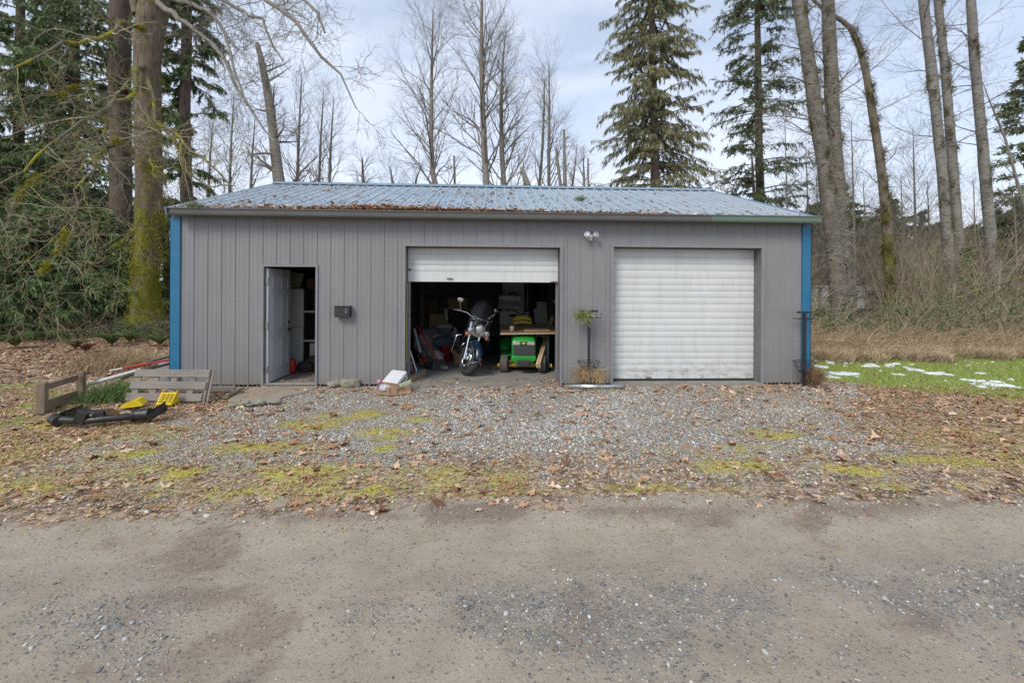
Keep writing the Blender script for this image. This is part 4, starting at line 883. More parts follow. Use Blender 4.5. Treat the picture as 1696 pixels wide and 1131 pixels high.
# grass tufts
def tuft(x, y, n, h, sp, mat, label, lean=.7, name='grass_tuft'):
    a = RG.normal(0, sp, (n, 2)); return blades(name, x+a[:, 0], y+a[:, 1], RG.uniform(.6, 1.1, n)*h, .010, mat, lean, kind=None, label=label, cat='grass tuft')
g = G(178, 660); tuft(g.x, g.y+.1, 900, .34, .16, rnd_mat('iris_green', [(0, lin(.06, .12, .03)), (.6, lin(.13, .24, .07)), (1, lin(.30, .34, .13))], .5), 'clump of long green arching blades between the wooden frame and the pallet', .75)
DG2 = rnd_mat('tan_blades', [(0, lin(.28, .19, .10)), (.6, lin(.46, .34, .20)), (1, lin(.6, .5, .34))])
for i, (px, py, n, h) in enumerate(((190, 604, 900, .50), (225, 610, 900, .45), (160, 612, 600, .40))):
    g = G(px, py); tuft(g.x, g.y, n, h, .28, DG2, 'dry straw-coloured grass tuft ' + ('behind the red pole tip', 'right behind the pallet top', 'left of the other dry tufts, behind the wooden frame')[i], .6)
g = G(1012, 643); tuft(g.x, g.y, 160, .06, .10, GRM, 'small green grass tuft in front of the downspout end', .7)
# ------------------------------------------------------------------ motorcycle (nose towards -Y in its own frame)
NAVY = PM('navy_tank_paint', lin(.004, .014, .032), lin(.006, .02, .042), 3, .18)
ENG = PM('engine_alloy', lin(.30, .30, .31), lin(.12, .12, .125), 14, .35, .8, .1)
LEA = PM('black_leather', lin(.018, .018, .018), lin(.03, .03, .03), 20, .5, 0, .2)
mc = root('motorcycle', 'dark blue and chrome motorcycle with clear windscreen leaning on its stand in the open bay', 'motorcycle', (0, 0, 0))
MS = T(0, -.62, 0)
def wheel_parts(nm, M, R, wt, par_mat=CHR, spokes=True, rimr=None):
    """wheel about local x axis centred at M"""
    Mx = M @ RY_(rad(90)); rr = rimr or R*.66
    rt = bpy.data.objects.new(nm, None); 
    pr = [(rr, -wt*.34), (rr+.02, -wt*.46), (R-.05, -wt*.5), (R-.015, -wt*.36), (R, -wt*.15), (R, wt*.15), (R-.015, wt*.36), (R-.05, wt*.5), (rr+.02, wt*.46), (rr, wt*.34), (rr, -wt*.34)]
    ty = MB(); ty.lathe(pr, 48, Mx)
    ri = MB(); ri.lathe([(rr, -wt*.34), (rr-.012, -wt*.36), (rr-.018, -wt*.28), (rr-.035, -wt*.1), (rr-.035, wt*.1), (rr-.018, wt*.28), (rr-.012, wt*.36), (rr, wt*.34), (rr, -wt*.34)], 48, Mx)
    ri.lathe([(0, -.075), (.03, -.075), (.045, -.05), (.035, -.03), (.035, .03), (.045, .05), (.03, .075), (0, .075)], 20, Mx)
    if spokes:
        for i in range(20):
            a = 2*math.pi*i/20; s = .05 if i % 2 else -.05; b = a+.12*(1 if i % 4 < 2 else -1)
            ri.tube([(s*.9, .04*math.cos(a), .04*math.sin(a)), (0, (rr-.03)*math.cos(b), (rr-.03)*math.sin(b))], .004, 4, M=M, cap=False)
        ri.lathe([(.05, .055), (.145, .058), (.145, .063), (.05, .063), (.05, .055)], 28, Mx); ri.lathe([(.05, -.063), (.145, -.063), (.145, -.058), (.05, -.058), (.05, -.063)], 28, Mx)
    return ty, ri
R1 = .325
HEAD = Vector((0, -.50, .92)); st = RZ_(rad(38)); FM = T(0, -.50, 0) @ st @ T(0, .50, 0)     # steering turned
FWC = Vector((0, -.80, R1))
ty, ri = wheel_parts('w', FM @ T(*FWC), R1, .135); fw_ = ty.build('front_wheel', RUB, mc); ri.build('rim', CHR, fw_)
ty, ri = wheel_parts('w', T(0, .80, R1), R1, .15); rw_ = ty.build('rear_wheel', RUB, mc); ri.build('rim', CHR, rw_)
m = MB()
for s in (-1, 1):
    m = MB(); m.tube([(s*.115, -.80, R1-.03), (s*.115, -.745, .52)], [.036, .034], 14, M=FM); m.tube([(s*.115, -.745, .52), (s*.115, -.59, .98)], .023, 12, M=FM); m.tube([(s*.115, -.675, .72), (s*.115, -.585, .985)], .038, 14, M=FM); m.build('fork_leg', CHR, mc)
m = MB(); m.tube([(-.15, -.585, .97), (.15, -.585, .97)], .03, 10, M=FM); m.tube([(-.15, -.65, .80), (.15, -.65, .80)], .028, 10, M=FM); m.build('fork_clamp', CHR, mc)
def fender(c, R, a0, a1, wd, M, name, mat, par):
    m = MB(); n = 22; k = 9; vs = []
    for i in range(n+1):
        a = a0+(a1-a0)*i/n
        for j in range(k):
            b = -math.pi/2+math.pi*j/(k-1); x = wd/2*math.sin(b); r = R+.035*math.cos(b)-.055*(1-math.cos(b))*1.3
            vs.append((c[0]+x, c[1]-r*math.cos(a), c[2]+r*math.sin(a)))
    fs = [(i*k+j, i*k+j+1, (i+1)*k+j+1, (i+1)*k+j) for i in range(n) for j in range(k-1)]
    m.add(vs, fs, 0, True, M); o = m.build(name, mat, par); s = o.modifiers.new('s', 'SOLIDIFY'); s.thickness = .004; return o
ff = fender(FWC, R1+.03, rad(12), rad(165), .185, FM, 'front_fender', NAVY, mc)
m = MB(); m.tube([(.0, -1.145+.01, .45), (.0, -1.165, .42)], .022, 8, M=FM); m.build('fender_lamp', ORG, ff)
m = MB(); m.tube([(-.095, -1.1, .33), (0, -1.16, .40), (.095, -1.1, .33)], .010, 6, M=FM); m.build('fender_tip_trim', CHR, ff)
fender((0, .80, R1), R1+.03, rad(20), rad(190), .21, Matrix.Identity(4), 'rear_fender', NAVY, mc)
def lampset(x, y, z, r, name):
    M = FM @ T(x, y, z) @ RX(rad(90)); m = MB(); m.lathe([(0, -.09), (r*.55, -.08), (r*.9, -.04), (r*1.02, 0), (r*1.06, .012), (r*.97, .02), (r*.93, .008)], 28, M); o = m.build(name, CHR, mc)
    m = MB(); m.lathe([(r*.94, .008), (r*.8, .022), (r*.45, .034), (0, .038)], 24, M); m.build('lens', LAMP, o)
    m = MB(); m.lathe([(0, .030), (r*.28, .036), (r*.33, .034), (r*.3, .028)], 16, M); m.build('bulb_cover', CHR, o)
lampset(0, -.80, .915, .098, 'headlight'); lampset(-.185, -.77, .865, .062, 'passing_lamp'); lampset(.185, -.77, .865, .062, 'passing_lamp')
m = MB(); m.prism([(-.19, .80), (-.09, .76), (0, .74), (.09, .76), (.19, .80), (.19, .83), (.1, .93), (-.1, .93), (-.19, .83)], -.72, -.66, FM); m.build('headlight_nacelle', CHR, mc, bevel=.01)
for s in (-1, 1):
    M = FM @ T(s*.225, -.76, .775) @ RX(rad(90)); m = MB(); m.lathe([(0, -.045), (.03, -.035), (.04, 0), (.04, .008)], 18, M); o = m.build('turn_signal', CHR, mc)
    m = MB(); m.lathe([(.038, .008), (.03, .026), (0, .034)], 18, M); m.build('orange_lens', ORG, o)
    m = MB(); m.tube([(s*.115, -.70, .80), (s*.225, -.74, .775)], .009, 6, M=FM); m.build('lamp_arm', CHR, mc)
# windscreen
n = 14; k = 12; vs = []
for i in range(n+1):
    t = i/n; z = .80+.66*t; wd_ = .235*(1-.10*t)*(math.sqrt(max(0, 1-max(0, (t-.62)/.385)**2.4)))+.02
    for j in range(k+1):
        u = (j/k*2-1); vs.append((u*wd_, -.82+.17*t+.07*u*u, z+.0))
m = MB(); m.add(vs, [(i*(k+1)+j, i*(k+1)+j+1, (i+1)*(k+1)+j+1, (i+1)*(k+1)+j) for i in range(n) for j in range(k)], 0, True, FM)
WSM = bpy.data.materials.new('windscreen_plastic'); WSM.use_nodes = True; _t = WSM.node_tree; _p = _t.nodes['Principled BSDF']; _p.inputs['Base Color'].default_value = (.10, .11, .12, 1)
_p.inputs['Roughness'].default_value = .08; _p.inputs['Alpha'].default_value = .12; _p.inputs['Specular IOR Level'].default_value = .8
ws = m.build('windscreen', WSM, mc); q = ws.modifiers.new('s', 'SOLIDIFY'); q.thickness = .004
m = MB(); m.tube([(-.235, -.745, 1.13), (-.12, -.778, 1.12), (0, -.79, 1.115), (.12, -.778, 1.12), (.235, -.745, 1.13)], .010, 8, M=FM)
for s in (-1, 1): m.tube([(s*.12, -.785, 1.12), (s*.13, -.70, .90)], .010, 8, M=FM)
m.build('windscreen_bracket', CHR, ws)
m = MB(); m.tube([(-.44, -.28, 1.10), (-.36, -.36, 1.12), (-.22, -.50, 1.13), (-.08, -.57, 1.06), (.08, -.57, 1.06), (.22, -.50, 1.13), (.36, -.36, 1.12), (.44, -.28, 1.10)], .013, 10, M=FM); hb = m.build('handlebar', CHR, mc)
for s in (-1, 1):
    m = MB(); m.tube([(s*.37, -.35, 1.118), (s*.47, -.25, 1.095)], .020, 10, M=FM); m.build('grip', LEA, hb)
    m = MB(); m.tube([(s*.33, -.42, 1.12), (s*.45, -.35, 1.10)], [.009, .006], 6, M=FM); m.build('lever', CHR, hb)
    m = MB(); m.tube([(s*.34, -.40, 1.13), (s*.40, -.44, 1.22), (s*.42, -.42, 1.28)], .008, 6, M=FM); o = m.build('mirror', CHR, mc)
    m = MB(); m.ball((0, 0, 0), (.068, .02, .045), FM @ T(s*.43, -.43, 1.33) @ RZ_(rad(s*12)), sq=.75); m.build('mirror_head', CHR, o)
# body
m = MB(); m.ball((0, -.18, .86), (.165, .30, .135), sq=.85, nu=24, nv=14); tk = m.build('fuel_tank', NAVY, mc); m = MB(); m.lathe([(0, .02), (.05, .015), (.06, 0)], 20, T(0, -.2, .985)); m.build('tank_dash', CHR, tk)
m = MB(); m.ball((0, .30, .74), (.19, .30, .085), sq=.7, nu=24, nv=12); m.ball((0, .62, .80), (.15, .24, .07), sq=.7, nu=24, nv=12); m.build('seat', LEA, mc)
m = MB()
for s in (-1, 1):
    m.tube([(0, -.48, .95), (s*.10, -.46, .62), (s*.14, -.35, .28), (s*.14, .25, .26), (s*.12, .55, .40), (s*.1, .75, .5)], .018, 8)
m.tube([(0, -.52, 1.0), (0, -.47, .85)], .035, 12); m.build('frame', BLK, mc)
m = MB(); m.tube([(0, .02, .36), (0, -.10, .58)], [.10, .085], 18)
for i in range(6): 
    for a, c in (((0, -.15), .50+.035*i), ((0, .14), .50+.035*i)): m.box(-.085, .085, a[1]-.075, a[1]+.075, c, c+.012)
m.tube([(-.15, .02, .34), (.16, .02, .34)], .13, 20); m.tube([(.10, -.05, .48), (.19, -.05, .48)], .075, 18); m.box(-.08, .08, -.2, .2, .22, .40); m.build('engine', ENG, mc, bevel=.004)
m = MB(); m.tube([(.12, -.05, .48), (.225, -.05, .48)], [.09, .08], 20); m.build('air_cleaner', CHR, mc)
m = MB(); m.tube([(-.06, -.20, .52), (-.13, -.32, .40), (-.16, -.10, .22), (-.17, .5, .22), (-.17, 1.05, .25)], [.028, .028, .03, .045, .045], 12); m.build('exhaust_pipe', CHR, mc)
m = MB(); m.tube([(.06, -.20, .52), (.13, -.32, .38), (.15, -.10, .22), (.17, .5, .22), (.17, 1.05, .25)], [.028, .028, .03, .045, .045], 12); m.build('exhaust_pipe', CHR, mc)
for s in (-1, 1):
    m = MB(); m.ball((s*.27, .72, .56), (.10, .27, .17), sq=.6, nu=20, nv=12); m.build('saddlebag', NAVY, mc)
    m = MB(); m.tube([(s*.17, -.44, .26), (s*.25, -.48, .28), (s*.25, -.48, .62), (s*.17, -.44, .66)], .014, 8); m.build('crash_bar', CHR, mc)
    m = MB(); m.box(s*.27-.055, s*.27+.055, -.28, .05, .27, .29); m.build('footboard', BLKP, mc, bevel=.006)
m = MB(); m.tube([(.12, -.10, .22), (.30, -.24, .02-.09), (.36, -.26, .0-.10)], .012, 8); m.build('kickstand', CHR, mc)
m = MB(); m.tube([(0, 1.12, .52), (0, 1.15, .52)], .05, 16); m.build('tail_lamp', ORG, mc)
# placing: lean on the kickstand (the bike's left, +x in its own frame) and nose slightly to the left
g = G(768, 622, .02); LEAN = rad(20); HDG = rad(-8)
mc.rotation_mode = 'XYZ'; Mo = RZ_(HDG) @ RY_(LEAN); off = Mo @ (FM @ Vector((0, -.80, 0)))
mc.matrix_world = T(g.x-off.x+.0, g.y-off.y+.06, .022-off.z+.012) @ Mo

# ------------------------------------------------------------------ lawn tractor (nose towards -Y)
GRN = PM('tractor_green', lin(.020, .28, .035), lin(.016, .24, .03), 4, .28)
TYL = PM('tractor_yellow', lin(.72, .50, .02), lin(.60, .42, .02), 5, .4)
TURF = PM('dusty_tyre', lin(.075, .07, .062), lin(.13, .12, .105), 16, .85, 0, .6, 40)
a = G(836, 620, .02); b_ = G(901, 621, .02); tcx = (a.x+b_.x)/2; tcy = 1.12
lt = root('lawn_tractor', 'green and yellow lawn tractor parked nose-out in the open bay under a board', 'lawn tractor', (tcx, tcy, .022), rad(-3))
tw = (b_.x-a.x)/2
def turf_wheel(x, y, R, wt, nm, par, stx=0):
    M = T(x, y, R) @ RZ_(stx) @ RY_(rad(90)); rr = R*.5
    m = MB(); m.lathe([(rr, -wt*.40), (R*.8, -wt*.5), (R*.96, -wt*.42), (R, -wt*.2), (R, wt*.2), (R*.96, wt*.42), (R*.8, wt*.5), (rr, wt*.40), (rr, -wt*.4)], 36, M)
    for i in range(26):
        al = 2*math.pi*i/26
        for q in (-.30, 0, .30):
            m.box(-.008, .008, -.017, .017, R-.004, R+.008, T(x, y, R) @ RZ_(stx) @ RX(al+(.12 if q == 0 else 0)) @ T(q*wt, 0, 0) @ Matrix.Scale(1.6, 4, (1, 0, 0)))
    o = m.build(nm, TURF, par); m = MB(); m.lathe([(rr, -wt*.38), (rr-.02, -wt*.3), (rr-.03, 0), (rr-.02, wt*.3), (rr, wt*.38), (rr, -wt*.38)], 28, M); m.lathe([(0, -.02), (rr, -.02), (rr, .02), (0, .02)], 28, M); m.build('rim', TYL, o)
for s in (-1, 1):
    turf_wheel(s*tw, 0, .165, .155, 'front_wheel', lt, rad(-6)); turf_wheel(s*.38, 1.22, .25, .22, 'rear_wheel', lt)
# hood : cross sections along y
secs = [(-.205, .215, .36, .60, .06), (-.195, .225, .34, .655, .07), (-.15, .235, .34, .70, .08), (.0, .245, .34, .735, .09), (.3, .25, .34, .765, .09), (.55, .25, .34, .78, .09)]
def section(y, w_, z0, z1, r):
    p = [(-w_, z0), (-w_-.0, (z0+z1)/2)]
    for i in range(7): t = math.pi/2*i/6; p.append((-w_+r-r*math.cos(t), z1-r+r*math.sin(t)))
    p.append((0, z1+.012))
    for i in range(7): t = math.pi/2*(1-i/6); p.append((w_-r+r*math.cos(t), z1-r+r*math.sin(t)))
    p += [(w_, (z0+z1)/2), (w_, z0)]; return [(x, y, z) for x, z in p]
m = MB(); vs = []; kk = None
for s_2 in secs: q = section(*s_2); kk = len(q); vs += q
fs = [(i*kk+j, i*kk+j+1, (i+1)*kk+j+1, (i+1)*kk+j) for i in range(len(secs)-1) for j in range(kk-1)]
m.add(vs, fs, 0, True); m.add(vs[:kk], [tuple(range(kk))]); m.add(vs[-kk:], [tuple(range(kk))[::-1]]); hd = m.build('hood', GRN, lt)
m = MB(); m.box(-.20, .20, -.232, -.206, .375, .565); gr = m.build('grille', BLKP, lt, bevel=.006)
for i in range(6): m = MB(); m.box(-.205, .205, -.243, -.2325, .385+.031*i, .398+.031*i); m.build('grille_bar', PM('grey_bar', lin(.10, .10, .105), None, 5, .4), gr)
for s in (-1, 1):
    m = MB(); m.prism([(s*.065, .575), (s*.215, .570), (s*.222, .60), (s*.20, .635), (s*.085, .632)][::s], -.238, -.206); m.build('headlight', LAMP, lt, bevel=.006)
m = MB(); m.prism([(-.055, .57), (.055, .57), (.06, .60), (.05, .638), (-.05, .638), (-.06, .60)], -.244, -.206); bd = m.build('badge_panel', BLKP, lt, bevel=.004)
m = MB(); m.prism([(-.030, .585), (.030, .585), (.034, .61), (.028, .628), (-.028, .628), (-.034, .61)], -.249, -.2445); bg_ = m.build('badge', TYL, bd, bevel=.003)
m = MB(); m.prism([(-.020, .600), (-.012, .592), (-.008, .600), (.006, .599), (.014, .592), (.014, .604), (.022, .614), (.014, .620), (.006, .611), (-.016, .609)], -.2505, -.2495); m.build('leaping_deer', GRN, bg_)
m = MB(); m.prism([(-.255, .29), (-.235, .36), (.235, .36), (.255, .29), (.20, .24), (.14, .20), (-.14, .20), (-.20, .24)], -.235, .05); bm_ = m.build('front_bumper', GRN, lt, bevel=.02)
m = MB(); m.box(-.135, .135, -.30, -.238, .155, .285); m.build('front_weight', BLKP, lt, bevel=.02)
m = MB(); m.tube([(-tw, .02, .165), (-.1, .02, .21), (.1, .02, .21), (tw, .02, .165)], .022, 8); m.build('front_axle', BLK, lt)
m = MB(); m.prism([(-.46, .08), (-.48, .14), (-.30, .17), (.42, .17), (.56, .14), (.56, .08)], .12, .95); m.build('mower_deck', TYL, lt, bevel=.015)
for s in (-1, 1): 
    m = MB(); m.lathe([(0, -.02), (.035, -.02), (.04, 0), (.035, .02), (0, .02)], 14, T(s*(.50 if s < 0 else .56), .08, .12) @ RY_(rad(90))); m.build('gauge_wheel', TYL, lt)
    m = MB(); m.box(min(s*.25, s*.47), max(s*.25, s*.47), .35, .98, .27, .30); m.build('foot_deck', GRN, lt, bevel=.01)
    fender((s*.38, 1.22, .25), .30, rad(15), rad(165), .27, Matrix.Identity(4), 'rear_fender', GRN, lt)
m = MB(); m.box(-.24, .24, .52, .66, .34, .74); m.build('dash', BLKP, lt, bevel=.02)
m = MB(); m.tube([(.18*math.cos(t), .78+.15*math.sin(t), .845+.05*math.sin(t)) for t in [2*math.pi*i/26 for i in range(26)]], .014, 8, closed=True); m.tube([(0, .64, .70), (0, .78, .845)], .018, 8)
for s in (-1, 1): m.tube([(0, .78, .845), (s*.175, .78, .85)], .011, 6)
m.build('steering_wheel', BLKP, lt)
m = MB(); m.ball((0, 1.22, .60), (.23, .20, .07), sq=.6, nu=22); m.ball((0, 1.44, .84), (.235, .06, .22), sq=.62, nu=22); st_ = m.build('seat', TYL, lt)
m = MB(); m.tube([(-.19, 1.365, .93), (0, 1.36, .965), (.19, 1.365, .93)], .012, 6); m.build('seat_seam', BLKP, st_)
# board over the hood, plank and can
OSB = NB('strand_board'); vo = OSB.n('TexVoronoi', feature='F1'); vo.inputs['Scale'].default_value = 22; OSB.l(OSB.scale((1, 2.4, 1)), vo.inputs['Vector']); hh_ = OSB.n('SeparateColor'); OSB.l(vo.outputs['Color'], hh_.inputs[0])
OSB.set(OSB.ramp(hh_.outputs[0], [(0, lin(.16, .09, .045)), (.5, lin(.36, .22, .115)), (1, lin(.52, .36, .20))]), .75, 0, OSB.bump(vo.outputs['Distance'], .3, .004))
lo = W(829, 552, .96); ro_ = W(930, 550, .96)
tb = root('strand_board', 'rough strand board laid flat over the tractor hood and steering wheel', 'board', ((lo.x+ro_.x)/2+.03, .96, .806), rad(-1))
hwb = (ro_.x-lo.x)/2+.03; tilt = RX(rad(4.2)) @ RY_(rad(-.8))
m = MB(); m.box(-hwb, hwb, 0, 1.18, .0, .012, tilt); m.build('board_face', OSB.m, tb); m = MB(); m.box(-hwb-.002, hwb+.002, -.012, -.0005, -.006, .018, tilt); m.build('front_edge', PINE, tb)
m = MB(); m.box(-.14, .38, .22, .44, .0125, .031, tilt @ RZ_(rad(2))); o = m.build('short_plank', PINE, bevel=.002); o.matrix_world = T((lo.x+ro_.x)/2+.03, .96, .806); tag(o, 'short pale plank lying on top of the strand board', 'plank')
c = W(848, 545, 1.22); can = root('paint_can', 'small pale jar with a yellowish lid standing on the strand board', 'jar', (c.x, 1.22, .84), 0)
m = MB(); m.lathe([(0, 0), (.045, 0), (.047, .01), (.047, .075), (.043, .08), (0, .08)], 20); m.build('jar_body', WPL, can); m = MB(); m.lathe([(.050, .078), (.050, .10), (.045, .105), (0, .105)], 20); m.build('lid', PM('tan_lid', lin(.40, .36, .18), None, 5, .5), can)
m = MB(); m.lathe([(.0478, .018), (.0478, .055)], 20); m.build('dark_label', PM('dark_label', lin(.12, .10, .08), lin(.5, .48, .45), 30, .6), can)
a = W(889.5, 606, .74); b_ = W(914, 526, 2.4)
for i, dx in enumerate((0, .045)):
    m = MB(); m.beam((a.x+dx, .74, a.z), (b_.x+dx*1.0, 2.4, b_.z), .038, .088, up=(0, .3, 1)); m.build('long_lumber', PINE, bevel=.003, label=('long pale lumber leaning past the right front wheel of the tractor, left of the pair', 'long pale lumber leaning past the right front wheel of the tractor, right of the pair')[i], cat='lumber', group='lumber leaning across the tractor')

# ------------------------------------------------------------------ things in the open bay
def bag(name, p, r, mat, label, cat, jit=.18, seed=1, sq=.9):
    random.seed(seed); m = MB(); m.ball((0, 0, 0), r, jit=jit, nu=16, nv=10, sq=sq); o = m.build(name, mat, subd=1, label=label, cat=cat); o.location = p; return o
def box_thing(name, c, sx, sy, sz, mat, label, cat, rz=0, lid=None, flaps=True):
    r = root(name, label, cat, (c.x, c.y, c.z), rz); m = MB(); t = .01
    m.box(-sx/2, sx/2, -sy/2, -sy/2+t, 0, sz); m.box(-sx/2, sx/2, sy/2-t, sy/2, 0, sz); m.box(-sx/2, -sx/2+t, -sy/2+t, sy/2-t, 0, sz); m.box(sx/2-t, sx/2, -sy/2+t, sy/2-t, 0, sz); m.box(-sx/2+t, sx/2-t, -sy/2+t, sy/2-t, 0, t)
    m.build('sides', mat, r)
    if flaps:
        for s in (-1, 1): q = MB(); q.beam((0, s*sy/2, sz), (0, s*(sy/2+.07), sz-.05 if s > 0 else sz+.05), sx*.96, .006); q.build('flap', mat, r)
    return r
g = G(739, 597, .022); rb = root('red_bucket', 'red plastic bucket left of the motorcycle, stuffed with a grey-blue cloth', 'bucket', (g.x, g.y, .022))
m = MB(); m.lathe([(0, .0), (.13, 0), (.165, .34), (.175, .34), (.175, .36), (.158, .36), (.125, .015), (0, .015)], 28); m.build('pail', PM('red_plastic', lin(.55, .03, .02), lin(.42, .02, .015), 4, .4), rb)
m = MB(); m.tube([(-.17, 0, .33), (-.15, -.12, .24), (0, -.185, .16), (.15, -.12, .24), (.17, 0, .33)], .004, 5); m.build('handle', DSTEEL, rb)
bag('blue_tarp', (g.x-.05, g.y+.02, .46), (.26, .2, .13), PM('blue_grey_cloth', lin(.10, .13, .17), lin(.06, .08, .11), 9, .8), 'grey-blue cloth heaped over the rim of the red bucket', 'cloth', .2, 5)
g = G(745, 612, .022); g = G(739, 605, .022)
gb = W(738, 560, 3.6); r = root('grey_bin', 'tall grey lidded bin standing behind the red bucket', 'bin', (gb.x, 3.6, .022)); m = MB(); hb_ = W(738, 537, 3.6).z
m.lathe([(0, 0), (.19, 0), (.235, hb_-.1), (0, hb_-.1)], 4, RZ_(rad(45))); m.build('body', PM('grey_bin_plastic', lin(.16, .165, .16), lin(.12, .125, .12), 5, .6), r, bevel=.02)
m = MB(); m.lathe([(.26, hb_-.10), (.27, hb_-.05), (.16, hb_), (0, hb_+.01)], 4, RZ_(rad(45)), smooth=False); m.build('lid', PM('pale_lid', lin(.42, .43, .42), None, 6, .5), r, bevel=.01)
# yellow tub with a white sack
g = G(710, 603, .022); ytb = root('yellow_tub', 'pale yellow plastic laundry tub on the floor left of the red bucket', 'tub', (g.x, g.y+.2, .022), rad(-8))
m = MB(); m.lathe([(0, 0), (.24, 0), (.30, .19), (.315, .19), (.315, .205), (.285, .205), (.225, .012), (0, .012)], 4, RZ_(rad(45)), smooth=False); m.build('basin', PM('butter_plastic', lin(.52, .42, .16), lin(.42, .34, .13), 6, .5), ytb, bevel=.02)
bag('white_sack', (g.x+.02, g.y+.2, .24), (.18, .13, .07), PM('white_sack', lin(.48, .48, .48), lin(.3, .3, .31), 14, .6), 'crumpled white sack lying in the yellow tub', 'sack', .25, 8)
# black string trimmer / small machine on the floor
g = G(716, 611, .022); bm = root('chain_saw', 'black and red chain saw with silver bar lying on the slab by the left jamb', 'chain saw', (g.x, g.y, .022), rad(-20))
m = MB(); m.ball((0, .05, .10), (.20, .12, .09), sq=.6, nu=20, nv=10); m.build('body', BLKP, bm); m = MB(); m.ball((-.16, .02, .16), (.08, .07, .06), sq=.6); m.build('red_cover', PM('red_cover', lin(.4, .02, .02), None, 6, .4), bm)
m = MB(); m.prism([(-.02, -.02), (.32, -.03), (.36, .01), (.32, .05), (-.02, .05)], -.006, .006, T(.05, -.09, .05) @ RX(rad(-30))); m.build('guide_bar', DSTEEL, bm)
m = MB(); m.tube([(-.1, .02, .12), (-.08, -.05, .24), (.04, -.05, .27), (.1, .04, .15)], .012, 8); m.build('handle', BLKP, bm)
# broom with blue foot, red-handled tool, more poles
a = W(667, 545, .42); b_ = W(690, 612, .55)
bw = root('long_handled_broom', 'white pole with a bright blue foot leaning inside the left jamb of the open bay', 'broom', (b_.x, .55, .022))
m = MB(); m.tube([(0, 0, .12), (a.x-b_.x, a.y-b_.y, a.z)], .014, 10); m.build('pole', WPL, bw); m = MB(); m.tube([(0, 0, -.0), (0, 0, .05), (0, 0, .14)], [.045, .04, .018], 12); m.build('foot', PM('bright_blue', lin(.01, .22, .55), None, 5, .4), bw)
a = W(693, 545, 1.6); b_ = W(726, 598, 1.3)
bw = root('red_handled_scraper', 'red-handled snow shovel slanting down to the floor behind the yellow tub', 'shovel', (b_.x, 1.3, .022))
m = MB(); m.tube([(.02, -.02, .18), (a.x-b_.x, a.y-b_.y, a.z)], .016, 10); m.build('shaft', REDP, bw); m = MB(); m.box(-.13, .13, -.01, .01, .0, .26, RX(rad(-35)) @ RZ_(rad(15))); m.build('blade', BLKP, bw, bevel=.006)
m = MB(); m.tube([(a.x-b_.x-.05, a.y-b_.y, a.z+.03), (a.x-b_.x+.05, a.y-b_.y, a.z+.03)], .015, 8); m.build('grip', BLKP, bw)
pole('grey_pipe', W(686, 545, 1.3), W(696, 583, 1.0), .028, PM('grey_pipe', lin(.3, .3, .3), None, 5, .5), 'pale grey pipe leaning between the broom and the red-handled shovel', 'pipe')
pole('black_pole', W(688, 548, 1.5), W(714, 600, 1.2), .02, BLK, 'black pole leaning beside the red-handled shovel, on its left')
m = MB(); a = G(672, 628, .022); m.beam((-1.44, .12, .07), (-1.30, .95, .07), .09, .09); m.build('timber_block', wood('timber_block', lin(.26, .18, .11), lin(.34, .25, .16), 1), bevel=.004, label='brown timber lying along the left jamb inside the open bay', cat='timber')
# yellow-green hose on the jamb
hs = [W(672.5, 470, .16), W(672, 500, .12), W(671, 530, .10), W(673, 555, .10), W(671.5, 580, .10), W(672, 600, .10)]
m = MB(); m.tube([(max(p.x, -1.478)+.006*math.sin(i*2), p.y, p.z) for i, p in enumerate(hs)], .007, 8); m.build('air_hose', PM('lime_hose', lin(.45, .50, .08), None, 5, .4), label='thin lime yellow hose hanging down the left jamb of the open bay', cat='hose')
for i, (px, py, Y, r, c1, lb) in enumerate(((675, 612, .75, (.06, .06, .12), lin(.05, .08, .25), 'small blue bottle against the left jamb beside the broom foot'), (681, 606, 1.0, (.05, .05, .13), lin(.25, .05, .10), 'small purple-red bottle behind the broom foot'))):
    p = W(px, py, Y); q = root('bottle', lb, 'bottle', (p.x, Y, .022)); m = MB(); m.lathe([(0, 0), (.04, 0), (.042, .02), (.042, .14), (.015, .18), (.015, .20), (0, .20)], 16); m.build('bottle_body', PM('bottle_%d' % i, c1, None, 5, .35), q); m = MB(); m.lathe([(0, .225), (.018, .225), (.018, .20)], 12); m.build('cap', WPL, q)
# bench with cartons at the back left, jugs, heap of bags
wbx = W(742, 507, 5.6); r = root('workbench', 'dark workbench along the rear of the open bay behind the grey bin', 'workbench', (wbx.x, 5.6, .022)); hz_ = W(742, 512, 5.6).z
m = MB(); m.box(-.75, .75, -.3, .3, hz_-.05, hz_); m.build('bench_top', wood('bench_top', lin(.22, .14, .08), lin(.3, .2, .12)), r)
for sx_ in (-.68, .68):
    for sy_ in (-.25, .25): m = MB(); m.box(sx_-.04, sx_+.04, sy_-.04, sy_+.04, 0, hz_-.051); m.build('leg', wood('bench_leg', lin(.14, .09, .05), lin(.2, .13, .08), 2) if 'bench_leg' not in bpy.data.materials else bpy.data.materials['bench_leg'], r)
p = W(758, 515, 5.4); p.z = hz_+.023; box_thing('cardboard_box', p, .55, .35, .28, CARD, 'brown cardboard box standing on the workbench at the right', 'box', .1)
p = W(725, 530, 4.6); p.z = .022; box_thing('cardboard_box', p, .5, .5, .95, CARD, 'tall brown carton standing left of the grey bin', 'box', .2)
p = W(716, 515, 4.9); bag('brown_jacket', (p.x, 4.9, 1.18), (.2, .16, .26), PM('khaki_cloth', lin(.14, .11, .06), lin(.09, .07, .04), 8, .9), 'khaki jacket heaped on the tall brown carton', 'jacket', .15, 9)
pole('white_tube', W(738, 512, 4.4), W(740, 531, 4.3), .04, WPL, 'short upright white tube above the grey bin', 'tube')
